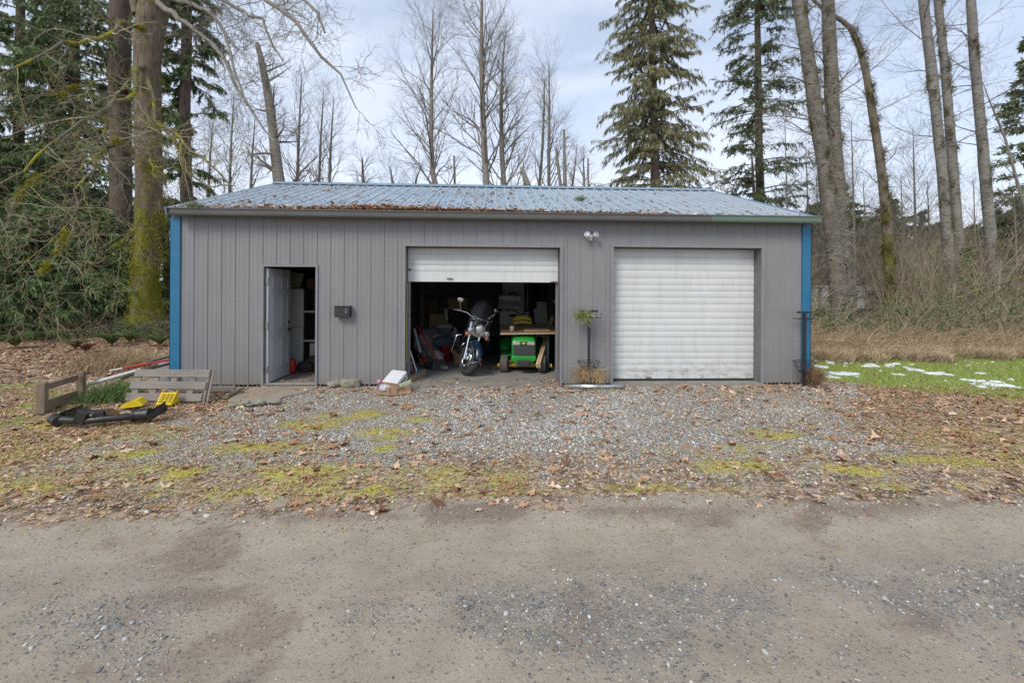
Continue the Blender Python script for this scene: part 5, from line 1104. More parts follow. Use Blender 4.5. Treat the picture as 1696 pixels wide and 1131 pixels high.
p = W(754, 556, 3.0); q = root('white_jug', 'whitish plastic jug standing between the grey bin and the motorcycle', 'jug', (p.x, 3.0, .022)); m = MB(); m.lathe([(0, 0), (.1, 0), (.12, .05), (.12, .3), (.04, .42), (.04, .46), (0, .46)], 20, T(0, 0, .28)); m.build('jug_body', PM('cloudy_plastic', lin(.35, .36, .36), lin(.25, .26, .26), 9, .4), q); m = MB(); m.box(-.16, .16, -.16, .16, 0, .278); m.build('crate_base', BLKP, q)
hp = [(700, 570, 2.6, .24, lin(.16, .15, .15)), (712, 558, 3.2, .28, lin(.11, .11, .12)), (724, 566, 2.9, .22, lin(.20, .19, .18)), (708, 583, 2.1, .18, lin(.10, .09, .09)), (722, 590, 2.2, .17, lin(.25, .24, .24))]
lbs = ('dark grey sack heaped by the shovel at the far left of the bay', 'charcoal sack at the top of the heap left of the grey bin', 'mid grey sack right against the grey bin', 'black sack low down behind the yellow tub', 'light grey sack between the yellow tub and the red bucket')
for i, (px, py, Y, r_, c_) in enumerate(hp):
    p = W(px, py, Y); bag('sack', (p.x, Y, max(p.z, r_*.7)), (r_, r_, r_*.85), PM('sack_cloth_%d' % i, tuple(v*2.3 for v in c_[:3])+(1,), tuple(v*1.1 for v in c_[:3])+(1,), 8, .8, 0, .4), lbs[i], 'sack', .25, 30+i)
p = W(770, 585, 2.0); box_thing('cardboard_box', Vector((p.x-.1, 2.3, .022)), .35, .3, .26, CARD, 'small open cardboard box on the floor behind the front wheel of the motorcycle', 'box', .3)
# right half: white panel, storage bin, basket, leaning boards, bicycle
CREAM = PM('cream_board', lin(.66, .64, .57), lin(.54, .52, .46), 4, .6)
a = W(832, 466, 4.6); b_ = W(868, 531, 4.6); m = MB(); m.box(a.x, b_.x, 4.6, 4.64, .55, 2.1); m.build('cream_sheet', CREAM, label='large cream panel standing at the back of the bay above the wire basket', cat='panel')
a = W(828, 514, 4.2); b_ = W(876, 531, 4.2); m = MB(); m.box(a.x, b_.x, 4.2, 4.5, b_.z-.4, a.z-.03); m.build('white_cabinet', PM('dull_white', lin(.58, .59, .58), lin(.46, .47, .46), 4, .6), bevel=.01, label='low white cabinet under the storage bin at the back of the bay', cat='cabinet')
a = W(826, 491, 4.0); b_ = W(861, 507, 4.0); cx_ = (a.x+b_.x)/2; hw_ = (b_.x-a.x)/2
m = MB(); m.box(a.x-.03, b_.x+.03, 3.85, 4.25, b_.z-.05, b_.z-.02); sh = m.build('wall_shelf', PM('pale_shelf', lin(.5, .5, .48), None, 5, .5), label='narrow pale shelf carrying the storage bin', cat='shelf')
bn = root('storage_bin', 'clear storage bin filled with reddish things on the pale shelf', 'storage bin', (cx_, 4.03, b_.z-.02)); zt_ = a.z-b_.z+.02
m = MB()
for q in ((-hw_, hw_, -.14, -.132), (-hw_, hw_, .132, .14), (-hw_, -hw_+.008, -.132, .132), (hw_-.008, hw_, -.132, .132)): m.box(q[0], q[1], q[2], q[3], 0, zt_)
m.build('clear_sides', WSM, bn); m = MB(); m.box(-hw_-.01, hw_+.01, -.15, .15, zt_, zt_+.02); m.build('lid', PM('bin_lid', lin(.5, .5, .48), None, 5, .5), bn)
m = MB(); random.seed(5)
for i in range(7): m.ball((-hw_+.06+i*(2*hw_-.12)/6, random.uniform(-.05, .05), .07+random.uniform(0, .06)), (.06, .07, .055), jit=.2)
m.build('red_contents', PM('red_contents', lin(.30, .08, .06), lin(.35, .30, .26), 9, .7), bn)
wk = root('wire_basket', 'dark wire basket with a white bottle on top of the storage bin', 'basket', (cx_, 4.03, b_.z+zt_+.002)); m = MB()
for zz in (.005, .07, .12): m.tube([(-hw_, -.15, zz), (hw_, -.15, zz), (hw_, .15, zz), (-hw_, .15, zz)], .005, 5, closed=True)
for i in range(13): x = -hw_+2*hw_*i/12; m.tube([(x, -.15, .12), (x, -.15, .005), (x, .15, .005), (x, .15, .12)], .003, 4)
m.build('wires', BLK, wk); m = MB(); m.lathe([(0, .01), (.05, .01), (.05, .16), (.02, .19), (.02, .22), (0, .22)], 16, T(-.06, 0, 0)); m.build('white_bottle', WPL, wk)
for i, (px0, px1, pt, pb, lb) in enumerate(((884, 893, 512, 530, 'shortest and leftmost of the leaning cream boards at the right rear'), (889, 900, 500, 531, 'tallest cream board leaning at the right rear'), (897, 907, 501, 531, 'cream board leaning right of the tallest one at the right rear'))):
    a = W(px0, pt, 4.4); b_ = W(px1, pb, 4.2); m = MB(); m.beam(((a.x+b_.x)/2, 4.5, a.z), ((a.x+b_.x)/2+.04, 4.1+.05*i, .3), abs(b_.x-a.x), .03, up=(0, 1, .1)); m.build('cream_board', CREAM, bevel=.003, label=lb, cat='board')
a = W(908, 466, 5.2); m = MB(); m.box(a.x, a.x+.06, 5.2, 5.25, .6, 2.2); m.box(a.x+.061, a.x+.9, 5.2, 5.25, 1.28, 1.40); m.build('open_shelving', CREAM, label='pale shelf frame with one upright and one rail at the far right rear', cat='shelf frame')
a = W(873, 466, 5.0); m = MB(); m.box(a.x, a.x+.03, 5.0, 5.03, 1.1, 2.3); m.box(a.x-.1, a.x+.13, 5.0, 5.03, 2.301, 2.34); m.build('thin_rack_post', DSTEEL, label='thin steel rack post right of the cream panel', cat='rack post')
pole('dark_green_post', (1.14, 1.1, .022), (1.17, 1.15, .76), .032, PM('dark_teal', lin(.01, .04, .045), None, 5, .5), 'dark teal post leaning just inside the right jamb of the open bay', 'post')
m = MB(); m.beam((.62, 1.9, .15), (-.02, 1.45, .035), .16, .03); m.build('flat_board', wood('dark_flat', lin(.12, .095, .07), lin(.18, .15, .11)), label='dark flat board lying between the motorcycle and the tractor', cat='board')
# bicycle behind, only its bars show
bc = root('bicycle', 'black bicycle parked behind the motorcycle and tractor with its bars showing', 'bicycle', (.62, 3.1, .022), rad(20))
for yy, nm in ((-.52, 'front_wheel'), (.52, 'rear_wheel')):
    m = MB(); m.lathe([(.31, -.02), (.34, 0), (.31, .02), (.31, -.02)], 36, T(0, yy, .34) @ RY_(rad(90))); o = m.build(nm, RUB, bc); m = MB()
    for i in range(12): t = 2*math.pi*i/12; m.tube([(0, yy, .34), (0, yy+.31*math.cos(t), .34+.31*math.sin(t))], .002, 4)
    m.build('spokes', DSTEEL, o)
m = MB(); m.tube([(0, -.52, .34), (0, -.40, .72), (0, -.36, .88)], .018, 8); m.tube([(0, -.38, .80), (0, .15, .82), (0, .08, .32), (0, -.39, .72)], .018, 8, closed=True); m.tube([(0, .08, .32), (0, .52, .34), (0, .15, .82), (0, .16, .98)], .013, 8); m.build('frame', BLK, bc)
m = MB(); m.tube([(-.33, -.20, 1.16), (-.22, -.28, 1.20), (-.06, -.36, 1.08), (.06, -.36, 1.08), (.22, -.28, 1.20), (.33, -.20, 1.16)], .014, 8); m.tube([(0, -.36, .88), (0, -.36, 1.08)], .014, 8); m.build('handlebar', BLK, bc)
m = MB(); m.ball((0, .20, 1.02), (.10, .14, .035)); m.build('saddle', LEA, bc)
m = MB(); m.tube([(.3, -.2, 1.17), (.34, -.3, 1.28)], .005, 6); m.ball((.35, -.32, 1.31), (.07, .02, .05)); m.build('mirror', BLK, bc)

# ------------------------------------------------------------------ things in the entry
FW = PM('fridge_white', lin(.70, .71, .68), lin(.6, .61, .59), 3, .4)
a = W(478, 478.5, 1.65); b_ = W(502, 610, 1.65); sp = W(490, 541, 1.65).z; fx0, fx1 = a.x-.25, b_.x
fd = root('refrigerator', 'white two-door refrigerator standing inside the entry behind the open door', 'refrigerator', ((fx0+fx1)/2, 1.68, .022)); hx = (fx1-fx0)/2
m = MB(); m.box(-hx, hx, 0, .6, .03, a.z-.02); m.build('cabinet', FW, fd, bevel=.01)
m = MB(); m.box(-hx, hx, -.045, -.005, .07, sp-.035); m.build('lower_door', FW, fd, bevel=.01); m = MB(); m.box(-hx, hx, -.045, -.005, sp-.02, a.z-.022); m.build('upper_door', FW, fd, bevel=.01)
m = MB(); m.box(-hx+.0, hx, -.03, .0, .005, .06); m.build('kick_plate', BLKP, fd)
a = W(480, 452, 1.75); b_ = W(503, 477, 1.75); m = MB(); m.prism([(a.x-.2, fd.location.z+1.665), (b_.x-.07, 1.69), (b_.x+.01, W(503, 453, 1.7).z), (a.x-.2, W(480, 449, 1.7).z)], 1.74, 1.76); m.build('tan_sheet', PM('olive_card', lin(.30, .29, .20), lin(.22, .21, .15), 3, .8), label='dull tan panel leaning on top of the refrigerator', cat='panel')
a = W(503, 478, 1.66); b_ = W(524, 612, 1.66); cb = root('shelf_cabinet', 'dark open shelf cabinet with cream shelves right of the refrigerator', 'cabinet', (a.x, 1.66, .022)); wz = b_.x-a.x+.35; ht_ = a.z
m = MB(); m.box(0, .02, 0, .45, 0, ht_); m.box(wz-.02, wz, 0, .45, 0, ht_); m.box(.0201, wz-.0201, .43, .45, 0, ht_); m.build('carcass', PM('dark_carcass', lin(.06, .06, .055), None, 5, .6), cb)
for py in (518, 566):
    zz = W(512, py, 1.66).z; m = MB(); m.box(.001, wz-.001, -.02, .425, zz-.02, zz+.022); m.build('shelf', CREAM, cb, bevel=.003)
zz = W(512, 518, 1.66).z; z2 = W(512, 566, 1.66).z
m = MB(); m.box(.03, wz-.03, .03, .2, z2+.03, zz-.04); m.build('dark_glass_front', PM('dark_glass', lin(.02, .022, .02), None, 5, .12), cb); m = MB(); m.box(.12, wz-.03, .02, .3, .03, z2-.06); m.build('lower_panel', CREAM, cb)
m = MB(); m.box(.04, .35, .06, .1, ht_-.02, ht_+.20); m.build('dark_picture', wood('dark_red_wood', lin(.08, .04, .03), lin(.12, .06, .04)), cb)
g = G(481, 620, .022); bag('red_bag', (g.x, 1.0, .17), (.09, .08, .15), PM('red_cloth', lin(.45, .02, .02), lin(.3, .015, .015), 8, .5), 'small red bag on the floor beside the edge of the open door', 'bag', .08, 12)
bag('dark_boots', (W(507, 612, 1.25).x, 1.25, .12), (.17, .14, .11), PM('dark_boot', lin(.05, .045, .04), lin(.03, .025, .02), 9, .7), 'pair of dark muddy boots heaped before the shelf cabinet', 'boots', .3, 13)
bag('green_duffel', (W(517, 605, 1.4).x, 1.42, .17), (.13, .14, .15), PM('olive_duffel', lin(.09, .08, .05), lin(.05, .045, .03), 9, .8), 'olive duffel slumped right of the dark boots in the entry', 'duffel', .2, 14)
n = 70; x = RG.uniform(-3.7, -3.1, n); y = RG.uniform(.1, 1.1, n); o = leaves('entry_leaves', x, y, np.full(n, .026), RG.uniform(.02, .04, n), LM, .3)
n = 260; x = RG.uniform(-1.45, 1.2, n); y = np.abs(RG.normal(0, .35, n))+.0; s_ = RG.random(n) < np.where(x > .8, 1, .35); x = x[s_]; y = y[s_]; leaves('bay_leaves', x, y, np.full(len(x), .026), RG.uniform(.015, .045, len(x)), LM, .3)
# ------------------------------------------------------------------ trees
def bark(name, c1, c2, dark, moss=0.0, vert=True, marks=False, mcol=(lin(.10, .105, .012), lin(.22, .215, .03)), low=None):
    b = NB(name); v = b.scale((9, 9, 1.6) if vert else (3, 3, 14)); f = b.noise(1.6, 8, .7, v, .4)
    col = b.ramp(f, [(.30, dark), (.46, c1), (.72, c2)]); col = b.mixc(b.mapr(b.noise(1.2, 5), .4, .7, 0, .5), col, tuple(x*.62 for x in c1[:3])+(1,))
    if marks:
        mk_ = b.mapr(b.noise(1.1, 4, .6, b.scale((2.2, 2.2, 9)), 1.6), .56, .62, 0, .9); col = b.mixc(mk_, col, dark)
    h = f
    if moss:
        n_ = b.noise(1.5, 6, .72); lo = .74-.30*moss
        mm = b.mapr(n_, lo, lo+.06)
        if low:
            sz = b.n('SeparateXYZ'); b.l(b.pos, sz.inputs[0]); ex = b.mapr(sz.outputs[2], low[0], low[1], low[2], 0); mm = b.mapr(b.math('ADD', n_, ex), lo, lo+.07)
        mcx = b.ramp(b.noise(28, 4, .7), [(.3, mcol[0]), (.7, mcol[1])]); col = b.mixc(mm, col, mcx)
        h = b.math('ADD', f, b.math('MULTIPLY', mm, .5))
    b.set(col, .88, 0, b.bump(h, .9, .05), .2); return b.m
BK_MAPLE = bark('maple_bark', lin(.165, .125, .09), lin(.29, .235, .18), lin(.03, .022, .016), .58, low=(.3, 7.5, .20))
BK_LIMB = bark('mossy_limb_bark', lin(.19, .165, .12), lin(.28, .25, .19), lin(.07, .06, .04), .74, mcol=(lin(.20, .19, .015), lin(.42, .38, .04)))
BK_FIR = bark('fir_bark', lin(.125, .095, .078), lin(.20, .16, .135), lin(.035, .026, .02), 0)
BK_COT = bark('cottonwood_bark', lin(.255, .24, .215), lin(.37, .355, .33), lin(.06, .048, .038), .34, False, True, mcol=(lin(.08, .065, .012), lin(.19, .15, .03)))
BK_COT2 = bark('rough_cottonwood_bark', lin(.20, .18, .15), lin(.32, .295, .255), lin(.05, .04, .03), .42, False, True, mcol=(lin(.09, .085, .03), lin(.22, .20, .08)))
BK_MOSSY = bark('mossy_bark', lin(.20, .17, .13), lin(.30, .26, .2), lin(.05, .04, .03), .55, mcol=(lin(.08, .072, .01), lin(.20, .17, .03)), low=(.5, 6, .25))
BK_ALD = bark('alder_bark', lin(.26, .235, .20), lin(.36, .335, .30), lin(.10, .085, .07), .1, False)
BK_DARKT = bark('hemlock_bark', lin(.15, .12, .095), lin(.22, .185, .15), lin(.045, .035, .028), 0)
TWIG = rnd_mat('grey_twig', [(0, lin(.13, .105, .085)), (.6, lin(.23, .20, .165)), (1, lin(.34, .31, .26))], .85)
TWIGM = rnd_mat('mossy_twig', [(0, lin(.18, .155, .105)), (.45, lin(.32, .285, .205)), (.7, lin(.28, .255, .12)), (.85, lin(.40, .37, .10)), (1, lin(.50, .46, .36))], .85)
def trunk_mesh(name, pts, r, mat, parent, k=70, s=20, lump=.05, flare=0.0, wob=0.0, seed=1):
    P, R = resample(pts, r, k); g = np.random.default_rng(seed)
    if wob: w = np.cumsum(g.normal(0, wob, (k, 2)), 0); w -= np.linspace(0, 1, k)[:, None]*w[-1]; P[0, :, :2] += w
    V, F = tubes(P, R, s); V = V.reshape(k, s, 3); C = P[0][:, None]; z = P[0][:, 2]
    a = np.arange(s)/s*6.283; aa = np.cos(a)[None]*1.3+3+0*z[:, None]; bb = np.sin(a)[None]*1.3+z[:, None]*.9
    n_ = fbm(aa+seed*7, bb, 1.1, seed, 4)-.5; n2 = fbm(aa*3+seed, bb*.35*6, .9, seed+3, 3)-.5
    sc = 1+lump*4*n_+lump*2*n2
    if flare: h = np.clip(z-z[0], 0, None)[:, None]; sc = sc+flare*np.exp(-h/.7)*(1+.5*np.cos(a*5+seed)[None])
    V = C+(V-C)*sc[:, :, None]; return npmesh(name, V.reshape(-1, 3), F, mat, parent, smooth=True)
def pxline(pts, Y):    # (px, py, width px[, Y]) -> world points and radii
    out = []; rr = []
    for q in pts:
        y = q[3] if len(q) > 3 else Y; out.append(W(q[0], q[1], y)); rr.append(q[2]/2/FPX*(y+CAMD)*math.cos(math.atan((q[0]-CX)/FPX)))
    return out, rr
def to_ground(pts, rr, base=1.0):
    p = pts[0]
    if p.z > .05: d = (pts[0]-pts[1]); q = p+d*(p.z/max(abs(d.z), .3)); pts = [Vector((p.x+(q.x-p.x)*.5, p.y, -.1))]+pts; rr = [rr[0]*base]+rr
    return pts, rr
def treeroot(name, label, cat, p, group=None):
    return root(name, label, cat, (p.x, p.y, 0), 0, group)
def loc(pts, p): return [Vector((q[0]-p.x, q[1]-p.y, q[2])) for q in pts]
def twigmesh(name, L, mat, parent, sides=(6, 4, 3, 3)):
    parts = []; at = []
    for (P, R), s in zip(L, sides):
        v, f = tubes(P, R, s); parts.append((v, f)); at.append(np.repeat(RG.random(len(P)), len(f)//len(P)))
    V, F = join(parts); return npmesh(name, V, F, mat, parent, smooth=True, attr=np.concatenate(at))
def bare_tree(label, pts, Y, n1=24, l1=3.0, ang=rad(50), n2=8, n3=5, grav=.05, t0=.2, bk=BK_ALD, tw=TWIG, lump=.03, name='bare_tree', cat='bare tree', group=None, wob=0, k2=.42, extra=None, flare=.15, seed=1, rr1=.32, crown=True):
    p, r = pxline(pts, Y); p, r = to_ground(p, r, 1.1); b = p[0].copy(); rt = treeroot(name, label, cat, b, group); q = loc(p, b)
    trunk_mesh('trunk', q, r, bk, rt, lump=lump, flare=flare, wob=wob, seed=seed, s=14)
    if crown:
        P, R = resample(q, r, 40)
        L1 = kids(P, R, n1, t0, .985, l1, ang, 8, rr1, .13, grav, .15, .006, .55)
        L2 = kids(*L1, n2, .15, .97, l1*k2, rad(42), 6, .55, .16, grav, .3, .0045, .4)
        L3 = kids(*L2, n3, .2, .98, l1*k2*.42, rad(40), 5, .6, .2, grav, .4, .0035, .3)
        twigmesh('branches', [L1, L2, L3], tw, rt, (5, 3, 3))
    return rt, b
def sprays(P, n, ln, wd, a=.5, b_=.4, down=.5, t0=.2):
    m, K, _ = P.shape; t = (t0+(1-t0)*RG.random((m, n)))*(K-1); i = np.minimum(t.astype(int), K-2); f = (t-i)[..., None]; ii = np.arange(m)[:, None]
    p = (P[ii, i]*(1-f)+P[ii, i+1]*f).reshape(-1, 3); T_ = nrm(P[ii, i+1]-P[ii, i]).reshape(-1, 3)
    D = nrm(T_*a+RG.normal(0, b_, T_.shape)+np.array([0, 0, -down])); N_ = len(p)
    V, F = cards(p, D, ln*(.5+.8*RG.random(N_)), wd*(.6+.8*RG.random(N_)))
    at = np.clip(np.repeat(RG.random(m), n)*.55+RG.random(N_)*.45, 0, 1); return V, F, at
FOL_CED = rnd_mat('cedar_foliage', [(0, lin(.04, .07, .028)), (.4, lin(.10, .16, .058)), (.75, lin(.18, .26, .095)), (1, lin(.27, .33, .14))], .6, None, .25)
FOL_HEM = rnd_mat('hemlock_foliage', [(0, lin(.09, .095, .045)), (.5, lin(.19, .19, .095)), (.85, lin(.29, .275, .15)), (1, lin(.37, .33, .20))], .65, None, .2)
FOL_FIR = rnd_mat('fir_foliage', [(0, lin(.06, .08, .042)), (.5, lin(.13, .165, .08)), (.85, lin(.21, .24, .12)), (1, lin(.28, .28, .17))], .65, None, .2)
for m_ in (FOL_CED, FOL_HEM, FOL_FIR):
    p_ = m_.node_tree.nodes['Principled BSDF']; p_.inputs['Subsurface Weight'].default_value = 0
def conifer(label, pts, Y, prof, n1, mat, bk=BK_FIR, up=.05, droop=-.06, n2=9, l2=.35, ns=16, ln=.22, wd=.05, down=.5, inner=.25, name='conifer_tree', cat='conifer', group=None, sparse=0.0, lump=.04, a=.5, b_=.4, flare=.2, dead=40):
    """prof: (height above ground m, branch length m) pairs"""
    p, r = pxline(pts, Y); p, r = to_ground(p, r, 1.1); b = p[0].copy(); rt = treeroot(name, label, cat, b, group); q = loc(p, b)
    trunk_mesh('trunk', q, r, bk, rt, lump=lump, flare=flare, s=14, seed=len(label)); P, R = resample(q, r, 80); zs = P[0, :, 2]
    h = np.sort(RG.uniform(prof[0][0], prof[-1][0], n1)); L = np.interp(h, [x[0] for x in prof], [x[1] for x in prof])*(.55+.6*RG.random(n1)); az = RG.random(n1)*6.283
    c = np.stack([np.interp(h, zs, P[0, :, j]) for j in range(3)], -1); d = np.stack([np.cos(az), np.sin(az), up+RG.normal(0, .12, n1)], -1); d = nrm(d); k = 9
    Q = np.zeros((n1, k, 3)); Q[:, 0] = c; st = (L/(k-1))[:, None]
    for j in range(1, k): Q[:, j] = Q[:, j-1]+d*st; d = nrm(d+RG.normal(0, .06, d.shape)+np.array([0, 0, droop if j < 6 else -droop*.7]))
    RR = np.clip(L*.013, .01, .06)[:, None]*np.linspace(1, .25, k)[None]
    sel = RG.random(n1) >= sparse; Lv = Q[sel]
    L2 = kids(Lv, RR[sel], n2, inner, .99, 1, rad(48), 6, .5, .10, droop*.9, .3, .005, 0); ll = np.repeat(L[sel], n2)*l2*(.5+.6*RG.random(len(L2[0])))
    Q2 = L2[0][:, :1]+(L2[0]-L2[0][:, :1])*ll[:, None, None]; Q2[:, :, 2] = L2[0][:, :1, 2]+(Q2[:, :, 2]-L2[0][:, :1, 2])*.55-(np.linspace(0, 1, 6)[None]**2)*ll[:, None]*.25
    twigmesh('branches', [(Q, RR), (Q2, L2[1]*.8)], rnd_mat('needle_twig', [(0, lin(.07, .055, .04)), (1, lin(.15, .12, .09))]) if 'needle_twig' not in bpy.data.materials else bpy.data.materials['needle_twig'], rt, (4, 3))
    V1, F1, a1 = sprays(Q2, ns, ln, wd, a, b_, down, .0); V2, F2, a2 = sprays(Lv, int(ns*1.6), ln, wd, a, b_, down, .45)
    V, F = join([(V1, F1), (V2, F2)]); npmesh('foliage', V, F, mat, rt, attr=np.r_[a1, a2]); return rt

# left: mossy maple with its limbs
base = G(243, 557); YM = base.y
p, r = pxline([(243, 558, 70), (243, 545, 58), (242, 520, 51), (242, 470, 45), (245, 400, 43), (247, 300, 46), (246, 200, 45), (243, 120, 46), (246, 60, 50), (254, 20, 50), (264, -30, 42), (280, -200, 34), (300, -420, 22)], YM)
mp_ = treeroot('maple_tree', 'big mossy maple trunk left of the garage with long crooked mossy limbs reaching both ways', 'maple tree', p[0]); o_ = p[0].copy(); q = loc(p, o_)
trunk_mesh('trunk', q, r, BK_MAPLE, mp_, 110, 28, .055, .35, 0, 4)
limbs = [
 [(228, 25, 20, YM), (215, -40, 18, YM), (190, -200, 12, YM-1)],
 [(235, 45, 10, YM-.3), (205, 38, 9, YM-1.5), (150, 66, 8, YM-3), (100, 74, 7, YM-4), (60, 95, 6, YM-4.5), (0, 125, 5, YM-5), (-80, 170, 3, YM-5.5)],
 [(240, 130, 9, YM-.3), (220, 110, 8, YM-.8), (221, 150, 7, YM-1.2), (222, 190, 7, YM-1.6), (205, 240-80, 1, YM-1.7)],
 [(236, 120, 9, YM-.4), (205, 150-30, 9, YM-1.4), (165, 132-72, 1, YM-1.5)],
 [(238, 110, 12, YM-.3), (224, 118, 11, YM-1), (223, 150, 9, YM-1.5), (205, 168, 9, YM-2.2), (180, 178, 9, YM-3), (160, 190, 8, YM-3.4), (120, 215, 6, YM-4), (85, 240, 6, YM-4.6), (55, 270, 6, YM-5), (20, 290, 6, YM-5.4), (-30, 330, 4, YM-6)],
 [(180, 178, 6, YM-3), (170, 190, 6, YM-3.2), (172, 225, 5, YM-3.6), (176, 245, 5, YM-4), (160, 262, 5, YM-4.4), (150, 285, 5, YM-4.8), (132, 302, 4, YM-5.2), (125, 350, 3, YM-5.5), (110, 385, 3, YM-6), (60, 420, 2.4, YM-6.4), (20, 455, 2, YM-6.6)],
 [(200, 228, 5, YM-3.6), (186, 240, 5, YM-3.9), (176, 248, 5, YM-4)],
 [(240, 125, 10, YM-.4), (248, 140, 8, YM-1), (256, 165, 7, YM-1.4), (254, 195, 6, YM-1.9), (262, 205, 6, YM-2.2), (295, 225, 5, YM-3), (320, 255, 4.5, YM-3.8), (345, 272, 4, YM-4.5), (382, 320-12, 3, YM-5)],
 [(262, 205, 5, YM-2.2), (290, 235, 5, YM-2.6), (304, 262, 5, YM-3), (312, 290, 4.5, YM-3.4), (345, 308, 3, YM-3.8), (385, 322-14, 2, YM-4.5)],
 [(247, 212, 6, YM-1.6), (220, 210, 6, YM-2.2), (190, 195, 5, YM-3), (165, 180, 4, YM-3.3)],
 [(236, 240, 6, YM-.9), (250, 255, 6, YM-1.4), (256, 280, 4, YM-1.7), (262, 300, 3, YM-2)],
 [(262, -10, 12, YM-.4), (300, 2, 9, YM-1.5), (345, 17, 7, YM-3), (375, 60, 6, YM-4), (388, 100, 5, YM-4.6), (400, 145, 4, YM-5), (409, 175, 3, YM-5.2)],
 [(262, 5, 12, YM-.4), (298, 32, 9, YM-1.5), (330, 55, 7.5, YM-2.5), (362, 85, 7, YM-3.3), (385, 125, 6, YM-4), (405, 175, 5, YM-4.8), (430, 205, 4, YM-5.4), (455, 235, 2.5, YM-6)],
 [(270, -60, 12, YM-.4), (380, -45, 9, YM-3), (430, -8, 8, YM-4.5), (478, 27, 7, YM-5.5), (505, 65, 6.5, YM-6.2), (535, 105, 5.5, YM-6.8), (557, 118, 4, YM-7), (575, 145, 3, YM-7.2), (590, 180, 2, YM-7.4)],
 [(280, -120, 12, YM-.4), (420, -70, 8, YM-3.5), (500, 0, 6, YM-5.5), (530, 25, 5, YM-6.3), (538, 55, 3, YM-6.5)],
 [(265, -30, 9, YM-.4), (330, -20, 8, YM-2.4), (400, 20, 6, YM-4), (432, 35, 5, YM-5), (455, 75, 4, YM-5.6), (468, 100, 3, YM-6)],
 [(180, 130, 4, YM-3.4), (110, 150, 4, YM-4), (50, 160, 3, YM-4.5), (-20, 165, 2, YM-5)],
 [(60, 290, 4, YM-5), (20, 330, 3, YM-5.6), (8, 360, 3, YM-6)],
 [(235, 350, 4, YM-.6), (222, 385, 3.5, YM-2), (190, 410, 3, YM-3), (150, 422, 2.5, YM-4), (115, 415, 2, YM-5)],
 [(110, 385, 3, YM-6), (80, 440, 2.5, YM-6.4), (40, 470, 2.2, YM-6.8), (10, 500, 1.8, YM-7)],
]
LP = []; LR = []
for l in limbs:
    if l[-1][2] == 1: continue
    a, b = pxline(l, YM); a = loc(a, o_); P_, R_ = resample(a, b, 16); P_[:, 1:-1] += RG.normal(0, .035, P_[:, 1:-1].shape); LP.append(P_); LR.append(R_)
LP = np.concatenate(LP); LR = np.concatenate(LR)
RGT = [i for i in range(len(LP)) if LP[i, -1, 0] > 1.2 and LP[i, 0, 2] > 9.5]; LFT = [i for i in range(len(LP)) if i not in RGT]
v, f = tubes(LP[LFT], LR[LFT], 8); npmesh('limbs', v, f, BK_LIMB, mp_, smooth=True)
v, f = tubes(LP[RGT], LR[RGT], 8); npmesh('upper_limbs', v, f, BK_ALD, mp_, smooth=True)
A1 = kids(LP[RGT], LR[RGT]*.6, 20, .25, .995, 1.5, rad(52), 8, .4, .22, -.02, .25, .006, .25); A2 = kids(*A1, 7, .1, .98, .7, rad(48), 6, .6, .22, -.02, .35, .005, .3); A3 = kids(*A2, 4, .2, .98, .28, rad(45), 5, .7, .25, .0, .4, .004, .2); twigmesh('upper_twigs', [A1, A2, A3], TWIG, mp_, (5, 3, 3))
K1 = kids(LP[LFT], LR[LFT], 11, .12, .99, 1.9, rad(55), 8, .40, .24, -.01, .25, .007, .1, bias=(0, 0, .02)); K2 = kids(*K1, 5, .15, .98, .95, rad(48), 7, .6, .22, .02, .35, .0055, .3); K3 = kids(*K2, 4, .2, .98, .38, rad(45), 5, .7, .25, .05, .4, .0045, .2)
twigmesh('twigs', [K1, K2, K3], TWIGM, mp_, (5, 3, 3))
# moss tufts on the limbs
MOSSM = rnd_mat('moss_tuft', [(0, lin(.11, .12, .012)), (.5, lin(.30, .285, .025)), (1, lin(.50, .44, .06))], .9)
def mosstufts(P, R, n, t1=.75, sz=.07):
    m, K, _ = P.shape; t = RG.random((m, n))**1.2*t1*(K-1); i = np.minimum(t.astype(int), K-2); f = (t-i)[..., None]; ii = np.arange(m)[:, None]
    c = (P[ii, i]*(1-f)+P[ii, i+1]*f).reshape(-1, 3); rr_ = (R[ii, i]).reshape(-1); k_ = 46
    keep = fbm(c[:, 0]*1.0, c[:, 2]+c[:, 1], 1.6, 3) > .40; c = c[keep]; rr_ = rr_[keep]; c = np.repeat(c, k_, 0); rr_ = np.repeat(rr_, k_)
    d = nrm(RG.normal(0, 1, c.shape)+np.array([0, 0, .2])); return cards(c+d*rr_[:, None]*.6+RG.normal(0, .03, c.shape), d, sz*(.5+RG.random(len(c))), .014)
V_, F_ = mosstufts(LP[LFT], LR[LFT], 60, .6, .032); npmesh('moss', V_, F_, MOSSM, mp_, attr=RG.random(len(F_)))
P_, R_ = resample(q, r, 120); cc = []; dd = []
for k_i in range(80):
    i = int(RG.integers(0, 52) if k_i < 50 else RG.integers(0, 26)); a_ = RG.normal(-.9, 1.0); e = np.array([math.cos(a_), math.sin(a_), 0]); k_ = int(RG.integers(80, 300)); c = P_[0, i]+e*R_[0, i]*1.0+RG.normal(0, 1, (k_, 3))*np.array([.09, .05, .16]); cc.append(c); dd.append(nrm(e+RG.normal(0, .7, (k_, 3))))
c = np.concatenate(cc); V_, F_ = cards(c, np.concatenate(dd), .045*(.5+RG.random(len(c))), .018); npmesh('trunk_moss', V_, F_, rnd_mat('trunk_moss', [(0, lin(.14, .14, .02)), (.5, lin(.30, .28, .03)), (1, lin(.50, .45, .07))], .9), mp_, attr=RG.random(len(F_)))
tk = resample(loc(pxline([(250, 140, 40), (256, 300, 40), (256, 420, 40), (255, 540, 60)], YM)[0], o_), [.4, .4, .45, .6], 60)

